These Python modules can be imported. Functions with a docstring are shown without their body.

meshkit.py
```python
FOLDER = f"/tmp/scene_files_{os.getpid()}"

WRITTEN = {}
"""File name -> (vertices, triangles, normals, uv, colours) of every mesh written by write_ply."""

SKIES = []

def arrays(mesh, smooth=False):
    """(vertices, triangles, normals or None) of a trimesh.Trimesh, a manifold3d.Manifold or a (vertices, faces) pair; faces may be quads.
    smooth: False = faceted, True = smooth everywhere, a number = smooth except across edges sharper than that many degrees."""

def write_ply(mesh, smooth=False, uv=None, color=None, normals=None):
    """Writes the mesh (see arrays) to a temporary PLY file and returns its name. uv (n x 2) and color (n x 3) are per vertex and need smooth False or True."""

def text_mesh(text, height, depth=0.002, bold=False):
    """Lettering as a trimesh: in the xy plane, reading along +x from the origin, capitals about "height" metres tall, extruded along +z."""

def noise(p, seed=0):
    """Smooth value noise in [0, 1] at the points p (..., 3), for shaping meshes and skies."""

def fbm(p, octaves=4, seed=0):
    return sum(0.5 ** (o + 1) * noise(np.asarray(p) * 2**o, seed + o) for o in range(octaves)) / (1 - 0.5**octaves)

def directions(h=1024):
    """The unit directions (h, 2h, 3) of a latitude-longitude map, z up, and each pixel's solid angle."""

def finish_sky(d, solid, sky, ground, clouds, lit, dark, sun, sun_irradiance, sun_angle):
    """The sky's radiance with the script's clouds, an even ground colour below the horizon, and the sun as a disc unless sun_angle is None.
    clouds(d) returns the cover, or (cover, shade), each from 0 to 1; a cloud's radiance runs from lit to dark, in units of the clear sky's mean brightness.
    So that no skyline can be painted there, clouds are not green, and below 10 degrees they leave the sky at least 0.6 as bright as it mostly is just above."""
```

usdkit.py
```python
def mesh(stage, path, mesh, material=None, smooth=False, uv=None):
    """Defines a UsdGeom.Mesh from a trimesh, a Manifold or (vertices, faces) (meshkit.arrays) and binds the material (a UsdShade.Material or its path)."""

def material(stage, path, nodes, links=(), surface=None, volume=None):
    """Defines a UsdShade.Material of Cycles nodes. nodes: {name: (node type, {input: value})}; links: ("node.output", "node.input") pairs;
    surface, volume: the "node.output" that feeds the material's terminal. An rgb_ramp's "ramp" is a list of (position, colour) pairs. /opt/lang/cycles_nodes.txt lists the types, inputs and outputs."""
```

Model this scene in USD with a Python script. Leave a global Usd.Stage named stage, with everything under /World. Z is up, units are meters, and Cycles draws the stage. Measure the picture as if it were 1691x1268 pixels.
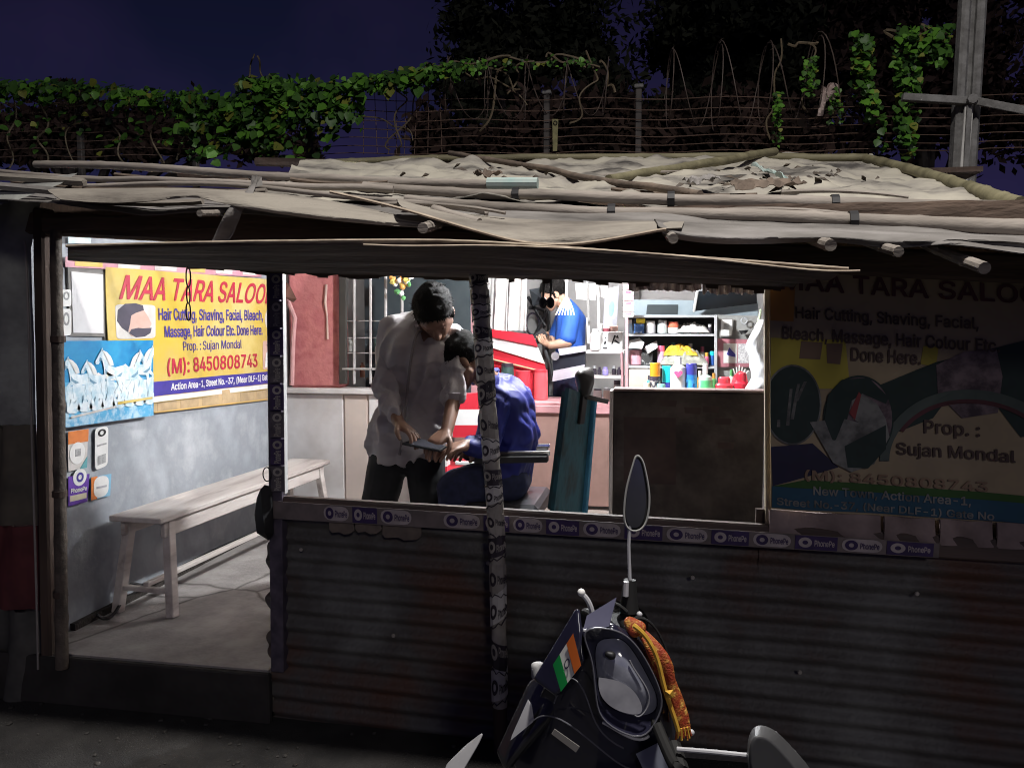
import math, random
import numpy as np, trimesh, manifold3d as m3, usdkit, meshkit
from shapely.geometry import Polygon, Point, box as sbox
from shapely import affinity
from pxr import Usd, UsdGeom, UsdLux, UsdShade, Gf, Sdf

stage = Usd.Stage.CreateInMemory()
UsdGeom.SetStageUpAxis(stage, 'Z')
UsdGeom.Xform.Define(stage, '/World')
rng = np.random.default_rng(7)
random.seed(7)

# ------------------------------------------------------------------ camera, sky, lights
PW, PH, PF = 1691., 1268., 1302.
CAM = np.array([0., 0., 1.5])
YAW, PITCH = math.atan2(234.5, PF), math.atan2(89., PF)
FW = np.array([-math.sin(YAW)*math.cos(PITCH), math.cos(YAW)*math.cos(PITCH), -math.sin(PITCH)])
RT = np.array([math.cos(YAW), math.sin(YAW), 0.])
UP = np.cross(RT, FW)
EXPOSURE = 0.0
SKY_STRENGTH = 0.0105
FILL = 0.06
STREET = 1550.0
TUBE = 2650.0
TUBE_IN = 310.0

cam = UsdGeom.Camera.Define(stage, '/World/camera')
cam.CreateHorizontalApertureAttr(36.0); cam.CreateVerticalApertureAttr(36.0*767/1024)
cam.CreateFocalLengthAttr(36.0*PF/PW); cam.CreateClippingRangeAttr(Gf.Vec2f(0.05, 500))
cam.CreateExposureAttr(EXPOSURE)
M = np.eye(4); M[0, :3] = RT; M[1, :3] = UP; M[2, :3] = -FW; M[3, :3] = CAM
cam.AddTransformOp().Set(Gf.Matrix4d(*M.ravel().tolist()))

sundir = np.array([0.35, -0.80, 0.40]); sundir /= np.linalg.norm(sundir)
EL, ROT = math.asin(sundir[2]), math.atan2(sundir[0], sundir[1])
usdkit.material(stage, '/World/Looks/night_sky',
    {'sky': ('sky_texture', {'sky_type': 'single_scattering', 'sun_disc': False, 'sun_elevation': EL, 'sun_rotation': ROT}),
     'bw': ('rgb_to_bw', {}), 'tint': ('mix_color', {'blend_type': 'multiply', 'fac': 1.0, 'b': (0.26, 0.25, 0.85), 'use_clamp': False}),
     'tc': ('texture_coordinate', {}), 'n': ('noise_texture', {'scale': 4.5, 'detail': 6}),
     'r': ('rgb_ramp', {'ramp': [(0.3, (0.6, 0.75, 0.75)), (0.7, (1.45, 1.15, 1.2))]}),
     'mx': ('mix_color', {'blend_type': 'multiply', 'fac': 1.0, 'use_clamp': False}),
     'bg': ('background_shader', {'strength': SKY_STRENGTH})},
    [('sky.color', 'bw.color'), ('bw.val', 'tint.a'), ('tc.generated', 'n.vector'), ('n.fac', 'r.fac'),
     ('tint.result', 'mx.a'), ('r.color', 'mx.b'), ('mx.result', 'bg.color')], surface='bg.background')
dome = UsdLux.DomeLight.Define(stage, '/World/sky')
UsdShade.MaterialBindingAPI.Apply(dome.GetPrim()).Bind(UsdShade.Material.Get(stage, '/World/Looks/night_sky'))
dome.GetPrim().SetCustomDataByKey('kind', 'structure')
fill_light = UsdLux.DistantLight.Define(stage, '/World/front_fill')  # added soft fill from behind the camera, lifts the front faces
fill_light.CreateNormalizeAttr(True); fill_light.CreateIntensityAttr(FILL); fill_light.CreateAngleAttr(8.0); fill_light.CreateColorAttr(Gf.Vec3f(1, 0.95, 0.88))
zax = sundir; xax = np.cross([0, 0, 1], zax); xax /= np.linalg.norm(xax); yax = np.cross(zax, xax)
ML = np.eye(4); ML[0, :3] = xax; ML[1, :3] = yax; ML[2, :3] = zax
fill_light.AddTransformOp().Set(Gf.Matrix4d(*ML.ravel().tolist()))
fill_light.GetPrim().SetCustomDataByKey('kind', 'structure')

# ------------------------------------------------------------------ helpers
A = np.array
def ray(x, y): return FW + RT*(x-845.5)/PF - UP*(y-634)/PF
def at_y(x, y, Y): r = ray(x, y); return CAM + r*Y/r[1]
def at_z(x, y, z): r = ray(x, y); return CAM + r*(z-1.5)/r[2]
def at_x(x, y, X): r = ray(x, y); return CAM + r*X/r[0]
def at_d(x, y, d): return CAM + ray(x, y)*d
def unit(v): v = np.asarray(v, float); return v/np.linalg.norm(v)

used = {}
def newpath(parent, name):
    k = (parent, name); n = used.get(k, 0); used[k] = n+1
    return f'{parent}/{name}' if n == 0 else f'{parent}/{name}_{n:03d}'

def settags(p, label=None, cat=None, group=None, kind=None):
    for k, v in (('label', label), ('category', cat), ('group', group), ('kind', kind)):
        if v: p.SetCustomDataByKey(k, v)

def tm(m):
    if isinstance(m, (list,)): return trimesh.util.concatenate([tm(x) for x in m])
    if hasattr(m, 'to_mesh'):
        q = m.to_mesh(); return trimesh.Trimesh(q.vert_properties[:, :3], q.tri_verts, process=False)
    return m

class Thing:
    def __init__(s, name, label, cat, base=(0, 0, 0), group=None, kind=None):
        s.base = A(base, float); s.path = newpath('/World', name)
        s.x = UsdGeom.Xform.Define(stage, s.path); s.x.AddTranslateOp().Set(Gf.Vec3d(*s.base.tolist()))
        settags(s.x.GetPrim(), label, cat, group, kind)
    def part(s, name, mesh, mat, smooth=30, parent=None, label=None, kind=None):
        m = tm(mesh)
        p = newpath(parent or s.path, name)
        v = m.vertices - s.base
        usdkit.mesh(stage, p, trimesh.Trimesh(v, m.faces, process=False), mat, smooth=smooth)
        settags(stage.GetPrimAtPath(p), label, kind=kind)
        return p

def solo(name, mesh, mat, label, cat, group=None, kind=None, smooth=30):
    m = tm(mesh); b = A([*(m.bounds.mean(0)[:2]), m.bounds[0][2]])
    p = newpath('/World', name)
    g = usdkit.mesh(stage, p, trimesh.Trimesh(m.vertices-b, m.faces, process=False), mat, smooth=smooth)
    g.AddTranslateOp().Set(Gf.Vec3d(*b.tolist()))
    settags(g.GetPrim(), label, cat, group, kind)
    return p

def struct(name, mesh, mat, smooth=False):
    p = newpath('/World', name); usdkit.mesh(stage, p, tm(mesh), mat, smooth=smooth)
    settags(stage.GetPrimAtPath(p), kind='structure'); return p

def box(c, s, R=None, r=0.0):
    s = A(s, float)/2
    if r <= 0:
        m = trimesh.creation.box(extents=s*2)
    else:
        pts = []
        for sx in (-1, 1):
            for sy in (-1, 1):
                for sz in (-1, 1):
                    q = A([sx, sy, sz])
                    for k in range(3):
                        e = s - r; e = e.copy(); e[k] += r; pts.append(q*e)
        m = trimesh.Trimesh(A(pts)).convex_hull
    if R is not None: m.apply_transform(np.block([[R, np.zeros((3, 1))], [np.zeros((1, 3)), 1]]))
    m.apply_translation(c); return m

def beam(p0, p1, w, h, upv=(0, 0, 1), r=0.003):
    p0, p1 = A(p0, float), A(p1, float); d = p1-p0; L = np.linalg.norm(d); z = d/L
    y = A(upv, float); y = y - z*(y@z)
    if np.linalg.norm(y) < 1e-6: y = A([0, 1., 0]); y = y-z*(y@z)
    y = unit(y); x = np.cross(y, z)
    return box((p0+p1)/2, (w, h, L), np.stack([x, y, z], 1), r)

def hull(pts): return trimesh.Trimesh(A(pts, float)).convex_hull

def tube(pts, r, seg=8, caps=True):
    pts = A(pts, float); n = len(pts); r = np.broadcast_to(r, n).astype(float)
    t = np.gradient(pts, axis=0); t /= np.maximum(np.linalg.norm(t, axis=1, keepdims=True), 1e-9)
    a = A([0, 0, 1.]) if abs(t[0][2]) < .9 else A([1., 0, 0])
    u = unit(np.cross(t[0], a)); V = []
    for i in range(n):
        u = unit(u - t[i]*(u@t[i])); w = np.cross(t[i], u)
        th = np.arange(seg)*2*math.pi/seg
        V.append(pts[i] + r[i]*(np.cos(th)[:, None]*u + np.sin(th)[:, None]*w))
    V = np.concatenate(V); F = []
    for i in range(n-1):
        for k in range(seg):
            a0, b0 = i*seg+k, i*seg+(k+1) % seg
            F += [[a0, b0, b0+seg], [a0, b0+seg, a0+seg]]
    if caps:
        V = np.vstack([V, pts[0], pts[-1]]); c0, c1 = len(V)-2, len(V)-1
        for k in range(seg):
            F.append([c0, (k+1) % seg, k]); F.append([c1, (n-1)*seg+k, (n-1)*seg+(k+1) % seg])
    return trimesh.Trimesh(V, F, process=False)

def lathe(c, prof, seg=14):
    m = trimesh.creation.revolve(A(prof, float), sections=seg); m.apply_translation(c); return m

def spline(pts, n):
    pts = A(pts, float); k = np.linspace(0, 1, len(pts))
    from scipy.interpolate import CubicSpline, interp1d
    f = CubicSpline(k, pts) if len(pts) > 2 else interp1d(k, pts, axis=0)
    return f(np.linspace(0, 1, n))

def cspline(pts, n):
    from scipy.interpolate import CubicSpline
    pts = A(list(pts)+[pts[0]], float); d = np.concatenate([[0], np.cumsum(np.sqrt(np.linalg.norm(np.diff(pts, axis=0), axis=1)))]); return CubicSpline(d/d[-1], pts, bc_type='periodic')(np.linspace(0, 1, n+1)[:-1])

def bamboo(pts, r0, r1, seg=9, node=0.28, seed=0, wob=.006):
    P_ = A(pts, float); L = np.linalg.norm(np.diff(P_, axis=0), axis=1).sum(); n = max(int(L/.035), 8)
    c = spline(P_, n); r = np.linspace(r0, r1, n); g = np.random.default_rng(seed)
    s = np.linspace(0, L, n); off = g.random()*node; R = r.copy(); first = []
    k = off
    while k < L:
        i = np.argmin(abs(s-k)); R[i] = r[i]*1.12
        k += node*(.8+.4*g.random())
    c = c + wob*(meshkit.fbm(np.stack([s*2.2+seed*9, s*0+1.5, s*0], 1), 2)[:, None]-.5)*A([.3, .6, 1.]) * 2
    return tube(c, R*(1+.007*g.standard_normal(n)), seg)

def sheet(fn, nu, nv, thick=.002):
    """closed cloth: fn(u,v) -> points; thickened along normals"""
    u, v = np.meshgrid(np.linspace(0, 1, nu), np.linspace(0, 1, nv), indexing='ij')
    p = fn(u, v); du = np.gradient(p, axis=0); dv = np.gradient(p, axis=1)
    n = np.cross(du, dv); n /= np.maximum(np.linalg.norm(n, axis=-1, keepdims=True), 1e-12)
    a = (p+n*thick/2).reshape(-1, 3); b = (p-n*thick/2).reshape(-1, 3); N = nu*nv
    I = np.arange(N).reshape(nu, nv); q = np.stack([I[:-1, :-1], I[1:, :-1], I[1:, 1:], I[:-1, 1:]], -1).reshape(-1, 4)
    F = np.vstack([q[:, [0, 1, 2]], q[:, [0, 2, 3]]]); F2 = F[:, ::-1]+N
    ring = np.concatenate([I[:, 0], I[-1, 1:], I[-2::-1, -1], I[0, -2:0:-1]])
    nx = np.roll(ring, -1)
    S = np.vstack([np.stack([ring, ring+N, nx+N], 1), np.stack([ring, nx+N, nx], 1)])
    return trimesh.Trimesh(np.vstack([a, b]), np.vstack([F, F2, S]), process=False)

class Quad:
    """a flat or draped print surface given by its corners; s to the right, t up, h outwards"""
    def __init__(q, TL, TR, BR, BL, wave=None):
        q.c = [A(x, float) for x in (TL, TR, BR, BL)]
        q.n = unit(np.cross(q.c[2]-q.c[3], q.c[0]-q.c[3])); q.wave = wave
    def map(q, s, t, h):
        TL, TR, BR, BL = q.c; s, t, h = (np.asarray(x, float)[..., None] for x in np.broadcast_arrays(s, t, h))
        p = (BL*(1-s)+BR*s)*(1-t) + (TL*(1-s)+TR*s)*t
        if q.wave is not None: h = h + q.wave(s, t)
        return p + q.n*h
    def panel(q, th=.003, nu=2, nv=2, edge=None):
        def fn(u, v):
            t = v
            if edge is not None: t = v + edge(u, v)
            return q.map(u, t, -th/2)
        return sheet(fn, nu, nv, th)
    def poly(q, pg, h, th=.001):
        out = []
        for g in getattr(pg, 'geoms', [pg]):
            if g.is_empty: continue
            m = trimesh.creation.extrude_polygon(g, 1.0, engine='earcut')
            if q.wave is not None:
                v, f = trimesh.remesh.subdivide_to_size(m.vertices*A([1, 1, .02]), m.faces, .06)
                v = v/A([1, 1, .02])
                m = trimesh.Trimesh(v, f, process=False)
            out.append(trimesh.Trimesh(q.map(m.vertices[:, 0], m.vertices[:, 1], h+m.vertices[:, 2]*th), m.faces, process=False))
        return trimesh.util.concatenate(out)
    def text(q, txt, s0, t0, s1, t1, h=.0015, th=.001, bold=True, shear=0., rot=False):
        m = text_cached(txt, bold); v = m.vertices.copy(); b = m.bounds
        x = (v[:, 0]-b[0][0])/(b[1][0]-b[0][0]); y = (v[:, 1]-b[0][1])/(b[1][1]-b[0][1]); z = v[:, 2]/max(b[1][2], 1e-9)
        x = (x+shear*y)/(1+abs(shear))
        if rot: x, y = 1-y, x
        return trimesh.Trimesh(q.map(s0+x*(s1-s0), t0+y*(t1-t0), h+z*th), m.faces, process=False)
_tc = {}
def text_cached(t, bold):
    if (t, bold) not in _tc: _tc[(t, bold)] = meshkit.text_mesh(t, 1.0, 0.05, bold)
    return _tc[(t, bold)]
def ell(cx, cy, rx, ry, n=28):
    a = np.arange(n)*2*math.pi/n; return Polygon(np.stack([cx+rx*np.cos(a), cy+ry*np.sin(a)], 1))
def rrect(x0, y0, x1, y1, r, ax=1.):
    """rounded rectangle; ax = unit aspect (height unit / width unit)"""
    g = sbox(x0, y0*ax, x1, y1*ax); g = g.buffer(-r).buffer(r, quad_segs=3); return affinity.scale(g, 1, 1/ax, origin=(0, 0))

# ------------------------------------------------------------------ materials
def mat(name, c1, c2=None, scale=6., rough=.7, bump=0., metal=0., spec=.4, lo=.35, hi=.65, stretch=None, detail=5, bscale=None, trans=0., coat=0., c3=None, sheen=0.):
    p = f'/World/Looks/{name}'
    c2 = c2 if c2 is not None else tuple(x*.75 for x in c1)
    nodes = {'g': ('geometry', {}), 'm': ('mapping', {'scale': stretch or (1, 1, 1)}),
             'n': ('noise_texture', {'scale': scale, 'detail': detail, 'roughness': .6}),
             'r': ('rgb_ramp', {'ramp': [(lo, c1), (hi, c2)] if c3 is None else [(lo, c1), ((lo+hi)/2, c2), (hi, c3)]}),
             'p': ('principled_bsdf', {'roughness': rough, 'metallic': metal, 'specular_ior_level': spec, 'coat_weight': coat, 'sheen_weight': sheen})}
    links = [('g.position', 'm.vector'), ('m.vector', 'n.vector'), ('n.fac', 'r.fac'), ('r.color', 'p.base_color')]
    if bump:
        nodes['n2'] = ('noise_texture', {'scale': bscale or scale*4, 'detail': 4})
        nodes['b'] = ('bump', {'strength': bump, 'distance': .01})
        links += [('m.vector', 'n2.vector'), ('n2.fac', 'b.height'), ('b.normal', 'p.normal')]
    out = 'p.BSDF'
    if trans:
        nodes['t'] = ('translucent_bsdf', {}); nodes['x'] = ('mix_closure', {'fac': trans})
        links += [('r.color', 't.color'), ('p.BSDF', 'x.closure1'), ('t.BSDF', 'x.closure2')]; out = 'x.closure'
    return usdkit.material(stage, p, nodes, links, surface=out)

def emis(name, c, s):
    return usdkit.material(stage, f'/World/Looks/{name}', {'e': ('emission', {'color': c, 'strength': s})}, surface='e.emission')

asphalt = mat('asphalt', (.05, .047, .045), (.022, .021, .021), scale=5, rough=.9, bump=1.0, bscale=150, detail=10)
def cracked(name, c1, c2, scale, crack):
    nodes = {'g': ('geometry', {}), 'n': ('noise_texture', {'scale': scale, 'detail': 8, 'roughness': .65}), 'r': ('rgb_ramp', {'ramp': [(.35, c1), (.65, c2)]}),
             'nd': ('noise_texture', {'scale': 5, 'detail': 4}), 'av': ('mix_vector', {'fac': .06}), 'v': ('voronoi_texture', {'feature': 'distance_to_edge', 'scale': crack}), 'cr': ('rgb_ramp', {'ramp': [(0, (.35, .33, .32)), (.012, (1, 1, 1)), (1, (1, 1, 1))]}),
             'm': ('mix_color', {'blend_type': 'multiply', 'fac': 1.}), 'n2': ('noise_texture', {'scale': 60, 'detail': 5}), 'b': ('bump', {'strength': .5, 'distance': .006}), 'p': ('principled_bsdf', {'roughness': .85})}
    return usdkit.material(stage, f'/World/Looks/{name}', nodes, [('g.position', 'n.vector'), ('g.position', 'nd.vector'), ('g.position', 'av.a'), ('nd.color', 'av.b'), ('av.result', 'v.vector'), ('v.distance', 'cr.fac'), ('n.fac', 'r.fac'), ('r.color', 'm.a'), ('cr.color', 'm.b'), ('m.result', 'p.base_color'), ('n2.fac', 'b.height'), ('b.normal', 'p.normal')], surface='p.BSDF')
concrete0 = mat('concrete_floor', (.42, .39, .36), (.27, .25, .23), scale=4, rough=.85, bump=.4, bscale=40)
concrete = cracked('cracked_floor', (.40, .37, .35), (.24, .22, .21), 5, .9)
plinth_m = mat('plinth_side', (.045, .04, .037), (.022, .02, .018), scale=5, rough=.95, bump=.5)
plaster = mat('grey_plaster', (.40, .43, .47), (.30, .32, .35), c3=(.47, .49, .52), scale=3.2, rough=.8, bump=.45, bscale=14, lo=.3, hi=.7, detail=12)
white_plaster = mat('white_tile', (.72, .69, .68), (.52, .48, .46), scale=3, rough=.5, bump=.15, detail=8)
cream = mat('cream_panel', (.62, .52, .46), (.50, .42, .38), scale=3, rough=.6)
pinkbrown = mat('counter_front', (.33, .20, .17), (.25, .15, .125), scale=6, rough=.6)
pinktop = mat('counter_top', (.62, .33, .35), (.52, .27, .28), scale=5, rough=.35)
red_pl = mat('red_painted_plaster', (.42, .12, .13), (.52, .19, .18), c3=(.36, .09, .10), scale=7, rough=.8, bump=.4, bscale=30, lo=.3, hi=.7)
greywall = mat('inner_wall_paint', (.30, .29, .28), (.24, .235, .23), scale=4, rough=.85)
darkwood = mat('dark_wood', (.085, .056, .042), (.035, .024, .019), scale=7, rough=.85, bump=.6, stretch=(1, 1, .18))
darkbeam = mat('dark_beam_wood', (.17, .12, .09), (.07, .05, .038), scale=9, rough=.9, bump=.8, stretch=(.15, 1, 1))
flap_m = mat('awning_board', (.14, .105, .09), (.06, .048, .042), scale=9, rough=.9, bump=.6, stretch=(.2, 1, 1))
flap_edge = mat('awning_edge', (.5, .42, .32), (.3, .24, .18), scale=20, rough=.8)
tin = mat('dark_corrugated_tin', (.15, .15, .14), (.085, .078, .072), c3=(.10, .048, .032), scale=2.2, rough=.62, bump=.4, bscale=60, lo=.36, hi=.64, detail=12, spec=.45)
bam_grey = mat('weathered_bamboo', (.32, .285, .25), (.21, .185, .16), c3=(.08, .068, .056), lo=.36, hi=.74, detail=8, scale=7, rough=.8, bump=.35, stretch=(.25, 1, 1), bscale=60)
bam_yel = mat('yellow_bamboo', (.22, .20, .12), (.10, .09, .05), scale=8, rough=.7, bump=.3, stretch=(.3, 1, 1))
bam_brown = mat('brown_bamboo', (.17, .13, .10), (.09, .07, .055), scale=10, rough=.85, bump=.4)
tarp_cream = mat('dirty_cream_tarpaulin', (.40, .375, .31), (.29, .27, .235), c3=(.06, .055, .05), scale=3.4, rough=.65, bump=.35, bscale=14, lo=.40, hi=.66, detail=11, stretch=(.7, 1.5, 1))
tarp_grey = mat('grey_tarpaulin', (.25, .235, .225), (.15, .14, .13), c3=(.05, .045, .042), scale=4, rough=.75, bump=.6, bscale=30, lo=.34, hi=.72, detail=9, stretch=(.6, 1, 2))
tarp_pale = mat('pale_cloth_hem', (.28, .255, .215), (.19, .17, .145), c3=(.07, .06, .05), scale=5, rough=.8, bump=.6, bscale=40, stretch=(.5, 1, 2.5), lo=.38, hi=.72, detail=9)
tarp_turq = mat('turquoise_wrap', (.28, .40, .38), (.40, .44, .41), scale=12, rough=.7)
tarp_green = mat('grey_green_tarpaulin', (.34, .35, .32), (.20, .20, .19), scale=8, rough=.8, bump=.3)
tarp_red = mat('dark_red_tarpaulin', (.13, .03, .032), (.08, .02, .022), scale=8, rough=.8, bump=.3)
tape_m = mat('sticker_tape', (.46, .42, .37), (.30, .27, .23), scale=14, rough=.45, bump=.1)
purple = mat('purple_print', (.10, .035, .24), (.07, .025, .17), scale=20, rough=.45)
offwhite = mat('off_white_print', (.66, .63, .60), (.52, .49, .46), scale=15, rough=.5)
white = mat('white_print', (.80, .79, .77), (.70, .69, .67), scale=15, rough=.5)
black = mat('black_print', (.02, .02, .022), (.012, .012, .013), scale=15, rough=.5)

# ------------------------------------------------------------------ setting
FY = 2.75       # plane of the shop front
LX = -2.48      # left wall
def gsheet(x0, y0, x1, y1, z, t=.004): return box(((x0+x1)/2, (y0+y1)/2, z-t/2), (x1-x0, y1-y0, t))
struct('ground', gsheet(-90, -60, 90, 120, -.004), mat('earth', (.07, .06, .05), (.04, .036, .03), scale=.8, rough=.95))
struct('road', gsheet(-30, -14, 30, 2.95, 0.0), asphalt)
gr_ = np.random.default_rng(3); peb = []
for k in range(150):
    x, y = gr_.uniform(-3.2, .2), 2.72-abs(gr_.normal(0, .35))
    q = trimesh.creation.icosphere(0, gr_.uniform(.003, .012)); q.vertices *= gr_.uniform(.6, 1.2, (len(q.vertices), 1)); q.vertices[:, 2] *= .6; q.apply_translation((x, y, .003)); peb.append(q)
solo('road_grit', peb, mat('grit', (.06, .055, .05), (.03, .028, .026), scale=40), 'small stones and grit scattered along the foot of the shop front', 'grit', kind='stuff')
def floor_fn():
    return box((-.4, 4.98, .1), (4.3, 4.36, .2))
struct('shop_floor', floor_fn(), concrete)
solo('doorway_slab', box((-1.975, 2.764, .175), (1.07, .072, .05)), concrete, 'front edge of the concrete floor in the open doorway at the left', 'floor edge')
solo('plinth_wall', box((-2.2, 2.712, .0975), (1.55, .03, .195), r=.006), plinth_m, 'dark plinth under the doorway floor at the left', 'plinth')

# side wall (left) and the walls of the shop
solo('side_wall', hull([(x, y, z) for x in (LX-.12, LX) for y, z in ((2.8, .2), (2.8, 1.86), (5.1, 2.42), (5.1, .2))]), plaster, 'grey plastered side wall behind the white bench', 'wall')
solo('back_wall', box((LX-.02, 6.1, 1.25), (.1, 2.2, 2.2)), greywall, 'grey wall of the inner room at far left', 'wall')
solo('inner_wall', box((-.4, 6.75, 1.3), (4.2, .1, 2.3), r=.003), greywall, 'grey rear wall of the lit inner room behind the shelves', 'wall')
solo('right_inner_wall', box((1.35, 3.75, 1.02), (.1, 1.8, 1.64)), greywall, 'grey wall on the right side inside the shop behind the dim banner', 'wall')

t = Thing('low_wall', 'low white tiled wall with ledge behind the standing man', 'wall', (-2.0, 4.95, .2))
t.part('wall_core', box((-1.95, 5.02, .64), (1.04, .12, .88)), cream)
xs = [-2.46, -2.03, -1.86, -1.45]
for i in range(3):
    t.part('panel', box(((xs[i]+xs[i+1])/2, 4.953, .64), (xs[i+1]-xs[i]-.012, .012, .86), r=.003), [white_plaster, cream, white_plaster][i])
t.part('ledge', box((-1.95, 5.0, 1.095), (1.05, .18, .035), r=.005), white_plaster)

t = Thing('red_pillar', 'red painted pillar standing on the low white wall', 'pillar', (-2.2, 5.0, 1.11))
a, b = at_y(478, 640, 4.98), at_y(563, 640, 4.98)
t.part('shaft', box(((a[0]+b[0])/2, 5.06, 1.62), (b[0]-a[0], .16, 1.02), r=.02), red_pl)
t.part('pipe', tube([at_y(482, 636, 4.93), at_y(484, 560, 4.93), at_y(487, 525, 4.93), at_y(477, 500, 4.93), at_y(470, 470, 4.93)], .016), mat('pink_pipe', (.62, .36, .35), (.5, .25, .25)))
t.part('plaster_patch', tube([at_y(539, 470, 4.975), at_y(537, 500, 4.975), at_y(540, 520, 4.975), at_y(541, 560, 4.975)], [.008, .01, .006, .008]), mat('chipped_plaster', (.6, .42, .36)))
hk = Thing('cloth_bundle', 'small brown cloth bundle tied at the top of the red pillar', 'cloth', at_y(475, 500, 4.9))
hk.part('knot', hull([at_y(x, y, Y) for x, y, Y in ((466, 462, 4.88), (478, 470, 4.85), (490, 494, 4.88), (484, 500, 4.9), (468, 490, 4.86), (466, 478, 4.9))]), mat('brown_cloth', (.2, .10, .08), (.1, .05, .04)))

# window with grille next to the pillar
t = Thing('grille_window', 'dark window with pale vertical bars right of the red pillar', 'window', (-1.75, 5.0, 1.11))
gm = mat('grille_paint', (.42, .40, .39), (.3, .28, .27), scale=8)
def Yb(x, y, Y=4.96): return at_y(x, y, Y)
t.part('dark_backing', box((-1.60, 5.22, 1.6), (.75, .02, 1.05)), mat('dark_blue_board', (.02, .03, .036), (.035, .045, .05), scale=6))  # added dark sheet stands in for the unlit room behind the bars
for x in (585, 612, 637, 664): t.part('bar', beam(Yb(x, 634), Yb(x, 452), .022, .014), gm)
for x in (567, ): t.part('jamb', beam(Yb(x, 634), Yb(x, 452), .03, .05), mat('dark_jamb', (.05, .045, .04)))
t.part('rail', beam(Yb(566, 609), Yb(700, 610), .034, .014, (0, 0, 1)), gm)
for y in (530, 558, 583): t.part('cross_rod', tube([at_y(566, y, 5.06), at_y(700, y, 5.06)], .004), gm)
jm = [mat('jar_dark', (.05, .09, .08)), mat('jar_pale', (.25, .24, .22)), mat('jar_brown', (.12, .05, .03))]
t = Thing('window_shelf', 'narrow dark shelf behind the grille of the window', 'shelf', (-1.7, 5.14, 1.3))
t.part('board', box((-1.62, 5.15, 1.345), (.62, .10, .012)), darkwood); t.part('board', box((-1.62, 5.15, 1.17), (.62, .10, .012)), darkwood)
gi = 0
for i, x in enumerate((572, 578, 598, 622, 628, 651)):
    p = at_y(x, 580, 5.15)
    solo('bottle', lathe((p[0], 5.15, 1.352 if i % 2 else 1.177), [(0, 0), (.018, 0), (.018, .06+.01*(i % 3)), (.008, .085), (.008, .10), (0, .10)], 10), jm[i % 3],
         ['first dark bottle behind the grille, beside the pillar', 'tall pale bottle behind the grille between pillar and first bar', 'brown low bottle between the first two bars of the grille', 'dark bottle right of the second bar of the grille',
          'pale bottle on the upper shelf between second and third bars', 'brown bottle behind the grille nearest to the standing man'][i], 'bottle')

# ------------------------------------------------------------------ roof surface
def fit3():
    pts = [at_y(100, 335, 2.35), at_y(1600, 392, 2.35), at_y(1000, 258, 5.0)]
    n = np.cross(pts[1]-pts[0], pts[2]-pts[0]); return n, n@pts[0]
RN, RD = fit3()
def rz(x, y): return (RD - RN[0]*x - RN[1]*y)/RN[2]
def onroof(px, py, lift=0.):
    r = ray(px, py); tt = (RD + lift*RN[2] - RN@CAM)/(RN@r); return CAM + r*tt

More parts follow.
